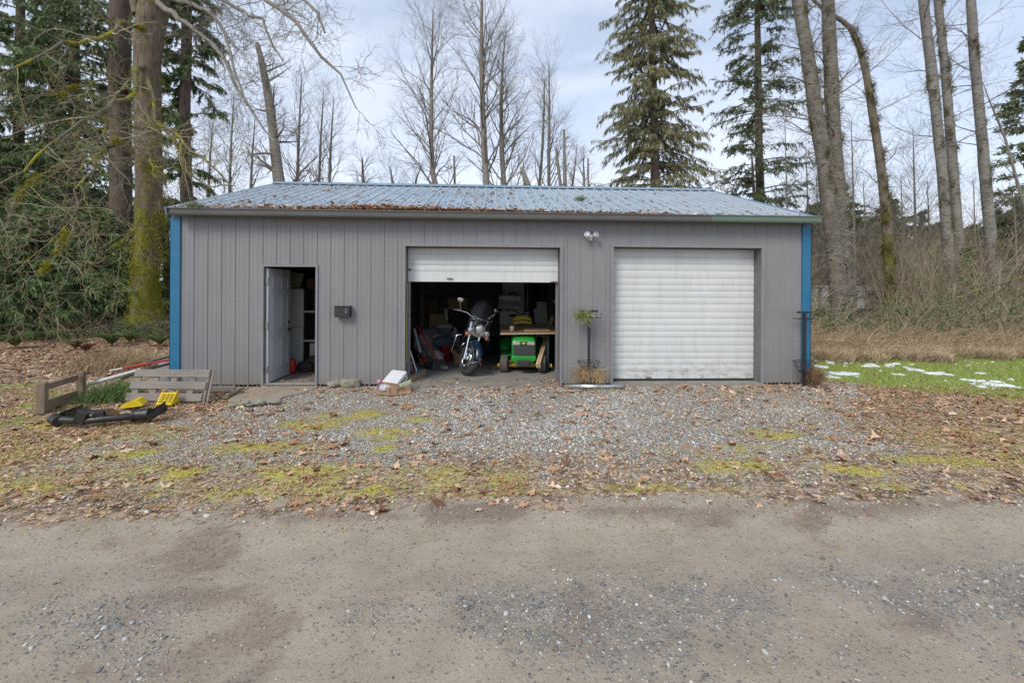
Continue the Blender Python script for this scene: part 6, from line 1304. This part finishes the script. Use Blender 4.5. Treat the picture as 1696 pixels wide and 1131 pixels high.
# big fir trunk behind the maple and cedars round it
conifer('tall straight dark fir trunk standing behind the mossy maple', [(201, 545, 48), (200, 480, 42), (200, 300, 38), (198, 100, 38), (200, 0, 37), (203, -400, 20)], YM+2.2, [(9, 1.2), (14, 3.0), (22, 4.2), (28, 2)], 60, FOL_FIR, BK_FIR, name='fir_tree', cat='fir tree')
cedp = dict(bk=BK_FIR, up=.05, droop=-.10, n2=11, l2=.36, ns=40, ln=.21, wd=.030, down=.75, inner=.12, name='cedar_tree', cat='cedar')
conifer('dark cedar with drooping sprays right of the maple trunk, against the sky', [(312, 500, 22), (310, 380, 22), (306, 200, 19), (309, 60, 18), (309, -200, 12), (309, -420, 6)], YM+1.6, [(3.0, 1.3), (5.5, 1.4), (9, 1.7), (12, 1.3), (14.5, .8), (18, .5)], 110, FOL_CED, **cedp)
conifer('broad dark cedar filling the gap left of the fir trunk', [(120, 540, 26), (122, 300, 22), (124, 0, 16), (126, -350, 5)], YM+3.5, [(.6, 3.1), (4, 3.2), (9, 3.0), (14, 2.2), (20, .4)], 240, FOL_CED, **cedp)
conifer('cedar at the far left edge with sky gaps through it', [(28, 545, 26), (30, 300, 22), (34, 0, 16), (36, -350, 5)], YM+4.5, [(.6, 2.8), (4, 2.7), (9, 2.4), (14, 2.0), (21, .4)], 170, FOL_CED, **cedp)
conifer('young cedar low in front of the fir trunk, boughs to the ground', [(165, 548, 12), (165, 420, 9), (166, 330, 4)], YM+.8, [(.3, 2.5), (1.6, 2.3), (3.2, 1.3), (4.6, .3)], 110, FOL_CED, **cedp)
conifer('young cedar at the left edge with boughs to the ground', [(60, 552, 12), (62, 420, 9), (64, 300, 4)], YM+.2, [(.3, 2.6), (1.8, 2.5), (3.6, 1.5), (5.4, .3)], 120, FOL_CED, **cedp)
conifer('dark cedar between the maple and the corner of the garage', [(275, 540, 14), (276, 420, 10), (278, 330, 4)], YM+4.2, [(.3, 2.2), (2.5, 2.1), (4.6, 1.5), (6.6, .3)], 110, FOL_CED, **cedp)
conifer('cedar outside the left edge of the view whose boughs reach in', [(-85, 560, 26), (-85, 300, 22), (-80, 0, 12)], YM+2.0, [(.5, 3.2), (5, 3.2), (10, 2.5), (16, .5)], 140, FOL_CED, **cedp)

# broken snag with dead limbs, alders and snags over the roof
bare_tree('leaning grey broken-topped tree with stubby dead limbs above the left end of the roof', [(468, 330, 21), (462, 300, 20), (452, 215, 16), (443, 150, 14), (433, 100, 11), (426, 72, 8)], 8.5, 15, 1.9, rad(65), 5, 4, -.01, .45, name='broken_tree', cat='broken tree', flare=.1, lump=.05, seed=5)
AL = 'alders behind the roof'
bare_tree('slender alder above the left half of the roof with a kinked foot', [(722, 310, 10), (716, 285, 8), (714, 230, 7), (715, 120, 5), (717, 20, 1.5)], 16, 38, 4.6, rad(36), 9, 5, .05, .38, group=AL, seed=6)
bare_tree('tallest alder in the middle of the sky, its top passing out of view', [(806, 315, 11), (800, 200, 9), (797, 100, 7), (798, 0, 4), (800, -120, 1.5)], 17, 46, 5.2, rad(36), 9, 5, .05, .36, group=AL, seed=7)
bare_tree('alder just right of the tallest one, with upswept limbs', [(835, 312, 9), (831, 250, 8), (830, 170, 6), (833, 100, 3.5), (838, 50, 1)], 18, 34, 4.0, rad(38), 9, 5, .06, .38, group=AL, seed=8)
bare_tree('thin pale alder right of the three taller ones', [(909, 312, 6), (909, 240, 5), (910, 170, 4), (909, 100, 1)], 20, 26, 3.6, rad(28), 7, 5, .08, .45, group=AL, seed=9)
bare_tree('thin pale alder close against the left of the right-hand slender pair', [(893, 312, 5), (899, 240, 4), (901, 180, 3), (902, 130, 1)], 20.5, 18, 2.6, rad(28), 7, 5, .08, .5, group=AL, seed=10)
for i, (px, pt, w0, Y, n, l1, lb) in enumerate(((492, 120, 6, 19, 26, 3.8, 'pale upswept alder right behind the broken tree'), (528, 150, 5, 20, 22, 3.4, 'pale alder farther right of the broken tree'), (545, 160, 5, 22, 20, 3.4, 'pale alder nearest the open sky, right of the broken tree'), (380, 150, 5, 21, 24, 3.8, 'pale alder seen between the cedar and the broken tree'), (345, 200, 5, 22, 20, 3.2, 'pale alder close right of the drooping cedar'), (415, 190, 5, 23, 20, 3.2, 'pale alder just left of the broken tree'))):
    bare_tree(lb, [(px, 320, w0), (px+3, (320+pt)/2, w0*.75), (px+8, pt, 1)], Y, n, l1, rad(30), 7, 5, .09, .35, group='pale alders behind the left end of the roof', seed=20+i)
for i, (pts, lb, Y, n) in enumerate((([(602, 320, 7), (601, 290, 5), (600, 262, 2)], 'small bare treetop over the roof between the broken tree and the alders', 17, 14), ([(685, 320, 4), (690, 295, 3), (700, 270, 1)], 'low spiky treetop left of the kinked alder', 18, 12),
    ([(968, 322, 5), (967, 290, 4), (966, 262, 1)], 'low bare treetop just left of the big hemlock', 19, 14), ([(655, 325, 5), (650, 300, 4), (645, 275, 1)], 'small bare treetop left of the low spiky one', 19, 14), ([(870, 322, 4), (868, 300, 3), (866, 262, 1)], 'low bare treetop under the thin alders', 20, 14), ([(945, 322, 4), (950, 295, 3), (956, 240, 1)], 'wispy low tree between the two snags and the hemlock', 21, 16))):
    bare_tree(lb, pts, Y, n, 2.2, rad(42), 7, 5, .05, .62, group='low bare treetops over the ridge', seed=40+i)
for i, (pts, lb, Y) in enumerate((([(936, 320, 7), (935, 270, 6), (934, 215, 4)], 'taller snag with a few stubs left of the hemlock', 18), ([(930, 320, 6), (925, 280, 5), (921, 246, 4)], 'shorter snag just left of the taller one', 18.3), ([(880, 325, 11), (872, 300, 9), (864, 278, 6)], 'short thick leaning snag above the middle of the ridge', 16), ([(753, 320, 4), (753, 290, 3.5), (752, 258, 3)], 'thin broken pole snag between the two left alders', 17), ([(975, 322, 4), (974, 290, 3), (974, 262, 2.5)], 'thin snag against the hemlock boughs', 17))):
    bare_tree(lb, pts, Y, 7, .7, rad(60), 3, 2, .02, .6, name='snag', cat='snag', group='snags over the ridge', flare=0, lump=.09, seed=50+i, rr1=.5)
# the two conifers over the roof
conifer('shaggy hemlock with hanging grey-green boughs over the right half of the roof', [(1086, 330, 16), (1083, 200, 14), (1081, 100, 12), (1079, 0, 10), (1078, -110, 7), (1076, -330, 2)], 17, [(4, 2.9), (7, 3.1), (9, 3.3), (12, 2.7), (15.5, 2.9), (18, 2.5), (24, .6)], 330, FOL_HEM, BK_DARKT, up=.22, droop=-.12, n2=8, l2=.30, ns=34, ln=.28, wd=.034, down=1.2, inner=.10, name='hemlock_tree', cat='hemlock', a=.35, b_=.33)
conifer('sparse fir with bare trunk and layered boughs above the right end of the roof', [(1260, 340, 16), (1257, 250, 14), (1256, 130, 12), (1254, 0, 10), (1252, -200, 5), (1250, -330, 2)], 20, [(6.5, 2.9), (8, 3.2), (11, 2.9), (14, 2.6), (18, 2.5), (22, 1.9), (28, .5)], 185, FOL_FIR, BK_DARKT, up=.12, droop=-.07, n2=10, l2=.36, ns=26, ln=.24, wd=.042, down=.30, inner=.30, name='fir_tree', cat='fir tree', sparse=.05)
conifer('thin young fir close against the left of the sparse fir trunk', [(1250, 340, 6), (1247, 290, 5), (1245, 255, 2)], 19.6, [(4, 1.9), (6, 1.8), (8, 1.0), (9, .3)], 40, FOL_FIR, BK_DARKT, up=.1, droop=-.08, ns=20, down=.3, name='fir_tree', cat='fir tree')

# cottonwoods at the right
C_ = 'grey cottonwood trunks right of the garage'
def cot(label, pts, Y, n1=16, l1=3.6, bk=BK_COT, seed=1, lump=.05, wispy=150, grav=-.02, t0=.30, group=C_, name='cottonwood_tree', cat='cottonwood'):
    rt, b = bare_tree(label, pts, Y, n1, l1, rad(62), 8, 6, grav, t0, bk, TWIG, lump, name, cat, group, flare=.2, seed=seed, rr1=.14)
    if wispy:
        p, r = pxline(pts, Y); p, r = to_ground(p, r, 1.1); P, R = resample(loc(p, b), r, 50); K = kids(P, R*.9, wispy, .02, .8, .75, rad(70), 7, .05, .35, -.10, .5, .010, .1); K[0][:, :, :] += 0
        K_2 = kids(*K, 3, .2, .9, .3, rad(60), 5, .7, .35, -.08, .5, .005, 0); twigmesh('hanging_twigs', [K, K_2], rnd_mat('pale_twig', [(0, lin(.2, .17, .13)), (1, lin(.42, .38, .3))]) if 'pale_twig' not in bpy.data.materials else bpy.data.materials['pale_twig'], rt, (3, 3))
    p, r = pxline(pts, Y); p, r = to_ground(p, r, 1.1); P, R = resample(loc(p, b), r, 80); nb = 26 if group else 60; cc = []; dd = []
    for q in range(nb):
        i = RG.integers(8, 62); k_ = int(RG.integers(60, 260)); a_ = RG.normal(-1.2, 1.3); e = np.array([math.cos(a_), math.sin(a_), 0]); c0 = P[0, i]+e*R[0, i]*.95
        c = c0+RG.normal(0, 1, (k_, 3))*np.array([.07, .07, .10+.1*RG.random()]); cc.append(c); dd.append(nrm(e+RG.normal(0, .6, (k_, 3))))
    c = np.concatenate(cc); d = np.concatenate(dd); V, F = cards(c, d, .06*(.5+RG.random(len(c))), .03); npmesh('moss', V, F, MOSSD, rt, attr=RG.random(len(F)))
    return rt
MOSSD = rnd_mat('brown_moss', [(0, lin(.05, .045, .010)), (.5, lin(.12, .10, .02)), (1, lin(.24, .21, .045))], .9)
cot('thick leaning cottonwood trunk nearest the right corner, left of the close pair', [(1392, 520, 34), (1381, 400, 31), (1372, 330, 29), (1362, 250, 28), (1349, 170, 26), (1336, 80, 24), (1322, 0, 22), (1298, -200, 17), (1280, -420, 9)], 11, seed=61, wispy=620, n1=20, bk=BK_COT2, lump=.08)
cot('straight cottonwood trunk crossing behind the leaning one near the right corner', [(1400, 520, 34), (1391, 400, 32), (1386, 300, 30), (1379, 200, 28), (1375, 100, 26), (1371, 0, 24), (1366, -250, 17), (1362, -420, 10)], 11.5, seed=62, wispy=620, n1=20, bk=BK_COT2, lump=.08)
cot('slim curved mossy tree bending over to the left at its top', [(1476, 522, 23), (1472, 420, 20), (1467, 350, 18), (1458, 270, 17), (1447, 200, 15), (1436, 130, 13.5), (1424, 80, 12), (1410, 48, 11), (1394, 34, 9), (1372, 22, 7), (1340, -5, 5), (1310, -50, 3)], 12, n1=16, l1=2.6, bk=BK_MOSSY, seed=63, wispy=90, group=None, name='mossy_tree', cat='mossy tree')
cot('pale cottonwood trunk in front of the right-hand close pair', [(1578, 522, 24), (1569, 400, 21), (1562, 300, 20), (1552, 200, 20), (1543, 120, 20), (1536, 60, 19), (1529, 0, 19), (1515, -200, 15), (1505, -420, 8)], 13, seed=64, wispy=60, n1=22, l1=4)
cot('grey mossy cottonwood trunk behind the right-hand close pair', [(1594, 522, 24), (1588, 400, 20), (1580, 300, 19), (1572, 200, 18), (1564, 100, 17), (1556, 30, 16), (1548, -60, 15), (1530, -400, 8)], 13.7, seed=65, wispy=60, n1=20, l1=4)
cot('lone cottonwood trunk farthest right, leaning slightly to the left', [(1650, 522, 27), (1643, 420, 24), (1636, 340, 22), (1628, 250, 21), (1622, 180, 20), (1614, 100, 20), (1608, 0, 18), (1600, -150, 15), (1592, -420, 8)], 13.2, seed=66, wispy=70, n1=22, l1=4.2)
bare_tree('thin pale birch leaning right at the right edge', [(1712, 400, 8), (1690, 320, 7), (1665, 230, 5), (1640, 170, 3), (1625, 130, 1)], 16, 12, 2, rad(40), 6, 4, .04, .3, seed=70, name='birch_tree', cat='birch', flare=.05)
for i, (px, pt, w0, Y, n, l1, lb) in enumerate(((1512, 210, 7, 19, 24, 3.4, 'spindly bare tree between the curved mossy tree and the close pair'), (1492, 290, 5, 24, 20, 3, 'small bare tree low beside the curved mossy tree'), (1536, 300, 6, 21, 22, 3.0, 'bare tree low in front of the sky left of the close pair'), (1430, 300, 5, 18, 24, 3.0, 'small bare tree between the crossing trunks and the curved mossy tree'), (1352, 290, 5, 15, 26, 2.6, 'small twiggy tree beside the blue corner post'), (1612, 300, 6, 20, 20, 3.0, 'small bare tree between the pair and the lone cottonwood'), (1410, 200, 6, 17, 24, 3.4, 'slim bare tree just right of the crossing trunks'), (1680, 330, 6, 16, 22, 2.6, 'bare shrub-like tree under the birch'), (1300, 200, 5, 16, 16, 3, 'slender twiggy tree left of the leaning cottonwood'), (1335, 250, 5, 19, 20, 3, 'thin bare tree right above the gutter end'))):
    bare_tree(lb, [(px+6, 520, w0), (px+4, (520+pt)/2, w0*.75), (px, pt, 1)], Y, n+8, l1*1.1, rad(42), 8, 5, .03, .2, group='small bare trees in the thicket', seed=80+i, name='young_tree', cat='young tree')
# far conifers
for i, (px, pt, Y, hw_, lb) in enumerate(((1700, 60, 19, 2.4, 'tall conifer cut by the right edge'), (1655, 345, 24, 3.6, 'round green conifer behind the lone cottonwood'), (1692, 330, 22, 3.6, 'green conifer low at the right edge'), (1610, 375, 27, 3.2, 'dull green conifer between the pair and the lone cottonwood'), (1478, 330, 30, 1.9, 'small dark conifer behind the curved mossy tree'), (1430, 370, 33, 2.2, 'far dark conifer left of the curved mossy tree'), (1530, 350, 34, 2.4, 'far dull conifer left of the close pair'), (1560, 390, 31, 2.4, 'far low conifer behind the close pair'), (1352, 400, 34, 2.3, 'far low conifer beside the blue corner post'), (1395, 385, 36, 2.3, 'far conifer behind the crossing trunks'))):
    zt = W(px, pt, Y).z; conifer(lb, [(px, 520, 9), (px, (520+pt)/2, 6), (px, pt, 1.5)], Y, [(.4, hw_), (zt*.4, hw_*.9), (zt*.75, hw_*.5), (zt, .15)], 100 if i else 130, FOL_FIR if i != 2 else FOL_HEM, up=.02, droop=-.03, n2=7, ns=14, ln=.32, wd=.07, down=.35, inner=.1, group='conifers beyond the thicket', b_=.5)

srcs = [o for o in bpy.data.objects if o.type == 'EMPTY' and o.get('group') == 'conifers beyond the thicket'][1:]
for k_i in range(30):
    s0 = srcs[k_i % len(srcs)]; c = copy_tree(s0); px = 1335+(k_i*97 % 430); Yk = RG.uniform(34, 60); q = W(px, 500, Yk); c.location = (q.x, Yk, 0); f_ = RG.uniform(.8, 1.35); c.scale = (f_*1.7, f_*1.7, f_*1.1); c.rotation_euler = (0, 0, RG.uniform(0, 6.28)); c['label'] = 'distant conifer in the far wood behind the right-hand thicket'; c['group'] = 'distant conifers in the far wood'
for k_i in range(26):
    c = copy_tree(srcs[k_i % len(srcs)]); Yk = RG.uniform(24, 55); c.location = (-.86*(Yk+8)-2-(k_i % 9)*3.2-RG.uniform(0, 2), Yk, 0); f_ = RG.uniform(.9, 1.6); c.scale = (f_*1.6, f_*1.6, f_*1.4); c.rotation_euler = (0, 0, RG.uniform(0, 6.28)); c['label'] = 'distant conifer in the far wood beyond the cedars at the left'; c['group'] = 'distant conifers beyond the left cedars'
ceds = [o for o in bpy.data.objects if o.type == 'EMPTY' and o.name.startswith('cedar_tree')]
for k_i, (x, y, s_) in enumerate(((-25, 8, 1.0), (-30, 13, 1.1), (-23, 17, .9), (-36, 9, 1.2))):
    c = copy_tree(ceds[(1, 6, 2, 1)[k_i]]); c.location = (x, y, 0); c.scale = (s_,)*3; c.rotation_euler = (0, 0, 1.3*k_i+.7); c['label'] = ('dark cedar just outside the left edge, nearest the leaf-strewn ground', 'dark cedar outside the left edge, second row back', 'dark cedar at the rear outside the left edge', 'tallest dark cedar farthest outside the left edge')[k_i]
# ------------------------------------------------------------------ undergrowth
CANE = rnd_mat('dead_cane', [(0, lin(.15, .11, .075)), (.5, lin(.31, .24, .17)), (1, lin(.52, .43, .32))], .85)
CANED = rnd_mat('brown_bramble', [(0, lin(.14, .10, .07)), (.4, lin(.30, .23, .17)), (.7, lin(.39, .33, .235)), (.85, lin(.27, .29, .16)), (1, lin(.60, .51, .38))], .85)
def canes(name, x, y, h, mat, k=7, wob=.12, fall=-.16, w_=.004, sides=3, n2=0, parent=None, **kw):
    n = len(x); d = nrm(np.stack([RG.normal(0, .45, n), RG.normal(0, .45, n), np.ones(n)], -1)); P = np.zeros((n, k, 3)); P[:, 0] = np.stack([x, y, np.zeros(n)-.03], -1); st = (h/(k-1))[:, None]
    for j in range(1, k): P[:, j] = P[:, j-1]+d*st; d = nrm(d+RG.normal(0, wob, d.shape)+np.array([0, 0, fall]))
    P[:, :, 2] = np.maximum(P[:, :, 2], .02); R = np.full((n, k), w_)*np.linspace(1, .5, k)[None]; L = [(P, R)]
    if n2: L.append(kids(P, R, n2, .3, .95, float(np.mean(h))*.32, rad(50), 5, .7, .2, fall*.5, .5, w_*.5, .3))
    return twigmesh(name, L, mat, parent, (sides, 3))
def right_zone(n, y0, y1): y = RG.uniform(y0, y1, n); x = 5.95+RG.random(n)*(10+(y-y0)*.9+4); return x, y
x, y = right_zone(16000, 3.7, 6.0); h = RG.uniform(.3, 1.15, len(x))*(.4+1.1*fbm(x, y, .9, 6)); s_ = y > 3.9+2.6*(fbm(x, y, .8, 4)-.5); o = canes('dead_stalks', x[s_], y[s_], h[s_], TGM, 6, .2, -.28, .0042); tag(o, kind='stuff')
n = 80000; x = RG.uniform(5.95, 20, n); y = 3.1+np.abs(RG.normal(0, 1.0, n))+3.2*(fbm(x, np.zeros(n), .9, 2)-.5); s_ = fbm(x, y, 1.4, 9) > .36; blades('dead_grass', x[s_], y[s_], RG.uniform(.10, .42, s_.sum()), .010, TGM, .8, droop=.6)
x, y = right_zone(9500, 4.6, 10.5); s_ = fbm(x, y, .55, 31) > .40; x = x[s_]; y = y[s_]; canes('brambles', x, y, RG.uniform(.7, 2.3, len(x))*(.35+1.0*fbm(x, y, .5, 3))*np.where((x/(y+8) > .70) & (x/(y+8) < .90), .42, 1), CANED, 8, .16, -.13, .0055, n2=2).__setitem__('kind', 'stuff')
x, y = right_zone(1500, 9, 26); x = x+RG.uniform(-1, 6, len(x)); q_ = x/(y+8); s_ = (q_ < .70) | (q_ > .89) | (y > 22) | (RG.random(len(x)) < .02); x = x[s_]; y = y[s_]; canes('thicket', x, y, RG.uniform(1.8, 4.6, len(x)), CANED, 9, .10, -.01, .013, n2=0).__setitem__('kind', 'stuff')
n = 4200; y = 9+RG.random(n)**.7*30; x = 5.8+RG.random(n)*(y*.95+7); q_ = x/(y+8); s_ = (q_ < .70) | (q_ > .89) | (y > 22) | (RG.random(n) < .02); x = x[s_]; y = y[s_]; n = len(x); P0 = np.zeros((n, 8, 3)); d = nrm(np.stack([RG.normal(0, .22, n), RG.normal(0, .22, n), np.ones(n)], -1)); hh = RG.uniform(2.2, 7.0, n)*(.5+.5*fbm(x, y, .3, 8))*np.clip(.7+y/40, .7, 1.5); P0[:, 0] = np.stack([x, y, 0*x], -1)
for j in range(1, 8): P0[:, j] = P0[:, j-1]+d*(hh/7)[:, None]; d = nrm(d+RG.normal(0, .09, d.shape))
R0 = np.full((n, 8), .014)*np.linspace(1, .4, 8)[None]; K1 = kids(P0, R0, 9, .15, .97, 1.5, rad(48), 6, .6, .16, .02, .4, .006, .4); K2 = kids(*K1, 3, .2, .97, .6, rad(45), 4, .7, .2, .0, .5, .005, .3)
o = twigmesh('bare_thicket', [(P0, R0), K1, K2], CANED, None, (4, 3, 3)); o['kind'] = 'stuff'
# left undergrowth
n = 2600; x = RG.uniform(-20, -5.9, n); y = RG.uniform(6.5, 14, n); canes('left_brambles', x, y, RG.uniform(.4, 1.5, n), CANED, 7, .18, -.16, .005, n2=2).__setitem__('kind', 'stuff')
n = 9000; x = RG.uniform(-19, -5.7, n); y = RG.uniform(2.0, 9.5, n); s_ = fbm(x, y, .6, 14) > .56; blades('left_dry_grass', x[s_], y[s_], RG.uniform(.06, .25, s_.sum()), .009, TGM, .9, droop=.6)
FERN = rnd_mat('fern_green', [(0, lin(.04, .07, .02)), (.6, lin(.09, .15, .04)), (1, lin(.17, .22, .08))], .6); FERNB = rnd_mat('dead_fern', [(0, lin(.12, .05, .025)), (1, lin(.26, .14, .07))], .8)
def fern(p, s, mat, label, name='fern', n=26):
    r = root(name, label, 'fern', (p.x, p.y, 0)); a = RG.random(n)*6.283; d = nrm(np.stack([np.cos(a)*.8, np.sin(a)*.8, 1.5+0*a], -1)); k = 8; P = np.zeros((n, k, 3)); st = (s*RG.uniform(.7, 1.1, n)/(k-1))[:, None]
    for j in range(1, k): P[:, j] = P[:, j-1]+d*st; d = nrm(d+np.array([0, 0, -.24]))
    twigmesh('stems', [(P, np.full((n, k), .005))], mat, r, (3,))
    t = np.tile(np.linspace(.12, .98, 26), n); m = np.repeat(np.arange(n), 26); x = t*(k-1); i = np.minimum(x.astype(int), k-2); f = (x-i)[:, None]; c = P[m, i]*(1-f)+P[m, i+1]*f; T_ = nrm(P[m, i+1]-P[m, i]); sd_ = nrm(np.cross(T_, np.array([0, 0, 1.])))
    C = np.concatenate([c, c]); D = np.concatenate([nrm(sd_+T_*.3), nrm(-sd_+T_*.3)]); l = s*.14*np.sin(np.clip(np.r_[t, t]*.85+.15, 0, 1)*math.pi)**.7
    up = nrm(np.cross(D, np.concatenate([T_, T_]))); S_ = nrm(np.cross(up, D)); w_ = s*.010
    V = np.stack([C, C+D*l[:, None]*.5+S_*w_, C+D*l[:, None], C+D*l[:, None]*.5-S_*w_], 1).reshape(-1, 3); npmesh('fronds', V, np.arange(len(V)).reshape(-1, 4), mat, r, attr=RG.random(len(C))); return r
for px, py, s, mt, lb in ((25, 575, .8, FERN, 'green fern at the far left edge in front of the cedars'), (70, 566, .7, FERN, 'green fern a little right of the far left edge'), (185, 572, .8, FERN, 'green fern left of the maple foot'), (125, 578, .55, FERN, 'small fern halfway between the left edge and the maple'), (142, 583, .55, FERNB, 'rusty dead fern in the leaves left of the maple'), (265, 572, .6, FERN, 'green fern at the right side of the maple foot'), (215, 566, .6, FERN, 'green fern directly in front of the maple trunk')):
    fern(G(px, py), s, mt, lb)
LEAFG = rnd_mat('salal_leaf', [(0, lin(.03, .06, .02)), (.5, lin(.08, .14, .04)), (1, lin(.19, .26, .10))], .45)
def shrub(p, w_, h, mat, label, n=34, nl=40, sz=.07, yw=None):
    r = root('shrub', label, 'shrub', (p.x, p.y, 0)); d = nrm(np.stack([RG.normal(0, .5, n), RG.normal(0, .5, n), np.ones(n)], -1)); k = 6; P = np.zeros((n, k, 3)); P[:, 0, :2] = RG.normal(0, w_*.3, (n, 2)); st = (h*RG.uniform(.6, 1.15, n)/(k-1))[:, None]
    for j in range(1, k): P[:, j] = P[:, j-1]+d*st; d = nrm(d+RG.normal(0, .15, d.shape)+np.array([0, 0, -.08]))
    K = kids(P, np.full((n, k), .008), 4, .2, .95, h*.4, rad(50), 5, .6, .15, -.03, .4, .003, .2); twigmesh('stems', [(P, np.full((n, k), .008)), K], CANED, r, (3, 3))
    V, F, a = sprays(K[0], nl//4, sz, sz*.55, .3, .8, .0, .1); npmesh('leaves', V, F, mat, r, attr=a); return r
for px, py, w_, h, lb, nl in ((28, 560, 1.3, .7, 'leafy green shrub at the far left before the cedars', 60), (110, 556, 1.2, .7, 'leafy green shrub in front of the young cedar', 60), (268, 560, .8, .7, 'leafy green shrub by the foot of the maple, towards the garage', 50), (225, 560, .7, .6, 'low leafy shrub at the left side of the maple foot', 50),
    (1500, 532, 1.2, 1.3, 'green leafy shrub right of the curved mossy tree foot', 26), (1560, 528, 1.0, 1.5, 'green leafy shrub at the foot of the close pair', 26), (1672, 532, 1.1, 1.2, 'pale green shrub near the lone cottonwood foot', 34), (1365, 530, .7, 1.5, 'green leafy shrub just right of the blue corner post', 26), (1440, 535, .9, .7, 'green leafy shrub between the crossing trunks and the mossy tree', 20), (1530, 515, 1.6, 2.0, 'tall loose green shrub between the mossy tree and the close pair', 22), (1620, 520, 1.5, 2.0, 'tall loose green shrub between the close pair and the lone cottonwood', 26), (1690, 510, 1.5, 2.2, 'tall loose green shrub at the right edge', 30)):
    g = G(px, py); Yq = g.y if px < 800 else (5.6 if h < 1.6 else 8.5); g = W(px, 500, Yq); shrub(g, w_, h*(1 if px < 800 else 1.15), LEAFG, lb, 30, nl if px < 800 else nl*2)
iv = W(1594, 430, 13.6); ivd = np.stack([RG.normal(0, .20, 2600)+iv.x, RG.normal(0, .12, 2600)+13.35, RG.uniform(.8, 3.9, 2600)], -1); V_, F_ = cards(ivd, nrm(RG.normal(0, 1, ivd.shape)+np.array([0, -.5, -.4])), .09, .07); o = npmesh('ivy', V_, F_, LEAFG, attr=RG.random(len(F_))); tag(o, 'dark ivy climbing the rear trunk of the right-hand close pair', 'ivy')
# fallen branch in the brambles
m = MB(); m.tube([W(1560, 505, 8.5), W(1620, 480, 8.8), W(1680, 462, 9), W(1720, 450, 9.2)], [.05, .045, .03, .02], 7); m.tube([W(1620, 480, 8.8), W(1645, 500, 8.6), W(1690, 512, 8.4)], [.03, .025, .015], 6); m.build('fallen_branch', BK_LIMB, label='bare fallen branch propped in the brambles below the lone cottonwood', cat='branch')
# snow-topped travel trailer through the trees
a = W(1352, 486, 22); b_ = W(1472, 486, 22); tr_ = root('travel_trailer', 'long low white travel trailer half hidden behind the thicket', 'trailer', ((a.x+b_.x)/2, 22, 0)); hx = (b_.x-a.x)/2; TW = PM('trailer_white', lin(.80, .81, .82), lin(.74, .75, .76), 2, .4)
m = MB(); m.prism([(-hx, .55), (-hx-.1, 1.2), (-hx+.25, 1.95), (hx-.15, 1.98), (hx, 1.6), (hx, .55)], 0, 2.1); m.build('body', TW, tr_, bevel=.05)
m = MB(); m.box(-hx+.2, hx-.1, -.02, 2.12, 1.985, 2.08); m.build('snowy_roof', PM('snow', lin(.82, .84, .86), lin(.75, .78, .8), 6, .7), tr_, bevel=.03)
m = MB(); m.box(-hx-.02, hx, -.012, -.001, 1.28, 1.36); m.build('stripe', PM('trailer_stripe', lin(.12, .13, .15), None, 5, .4), tr_)
for xx in (-1.3, .1, 1.3): m = MB(); m.box(xx-.3, xx+.3, -.02, -.001, 1.45, 1.78); m.build('window', PM('trailer_glass', lin(.05, .06, .07), None, 5, .1), tr_, bevel=.01)
for xx in (-.4, .4): m = MB(); m.lathe([(0, -.1), (.33, -.1), (.35, -.06), (.35, .06), (.33, .1), (0, .1)], 24, T(xx, .12, .35) @ RX(rad(90))); m.build('wheel', RUB, tr_)
m = MB(); m.beam((-hx-.1, 1.05, .5), (-hx-1.2, 1.05, .48), .08, .1); m.build('drawbar', BLK, tr_)
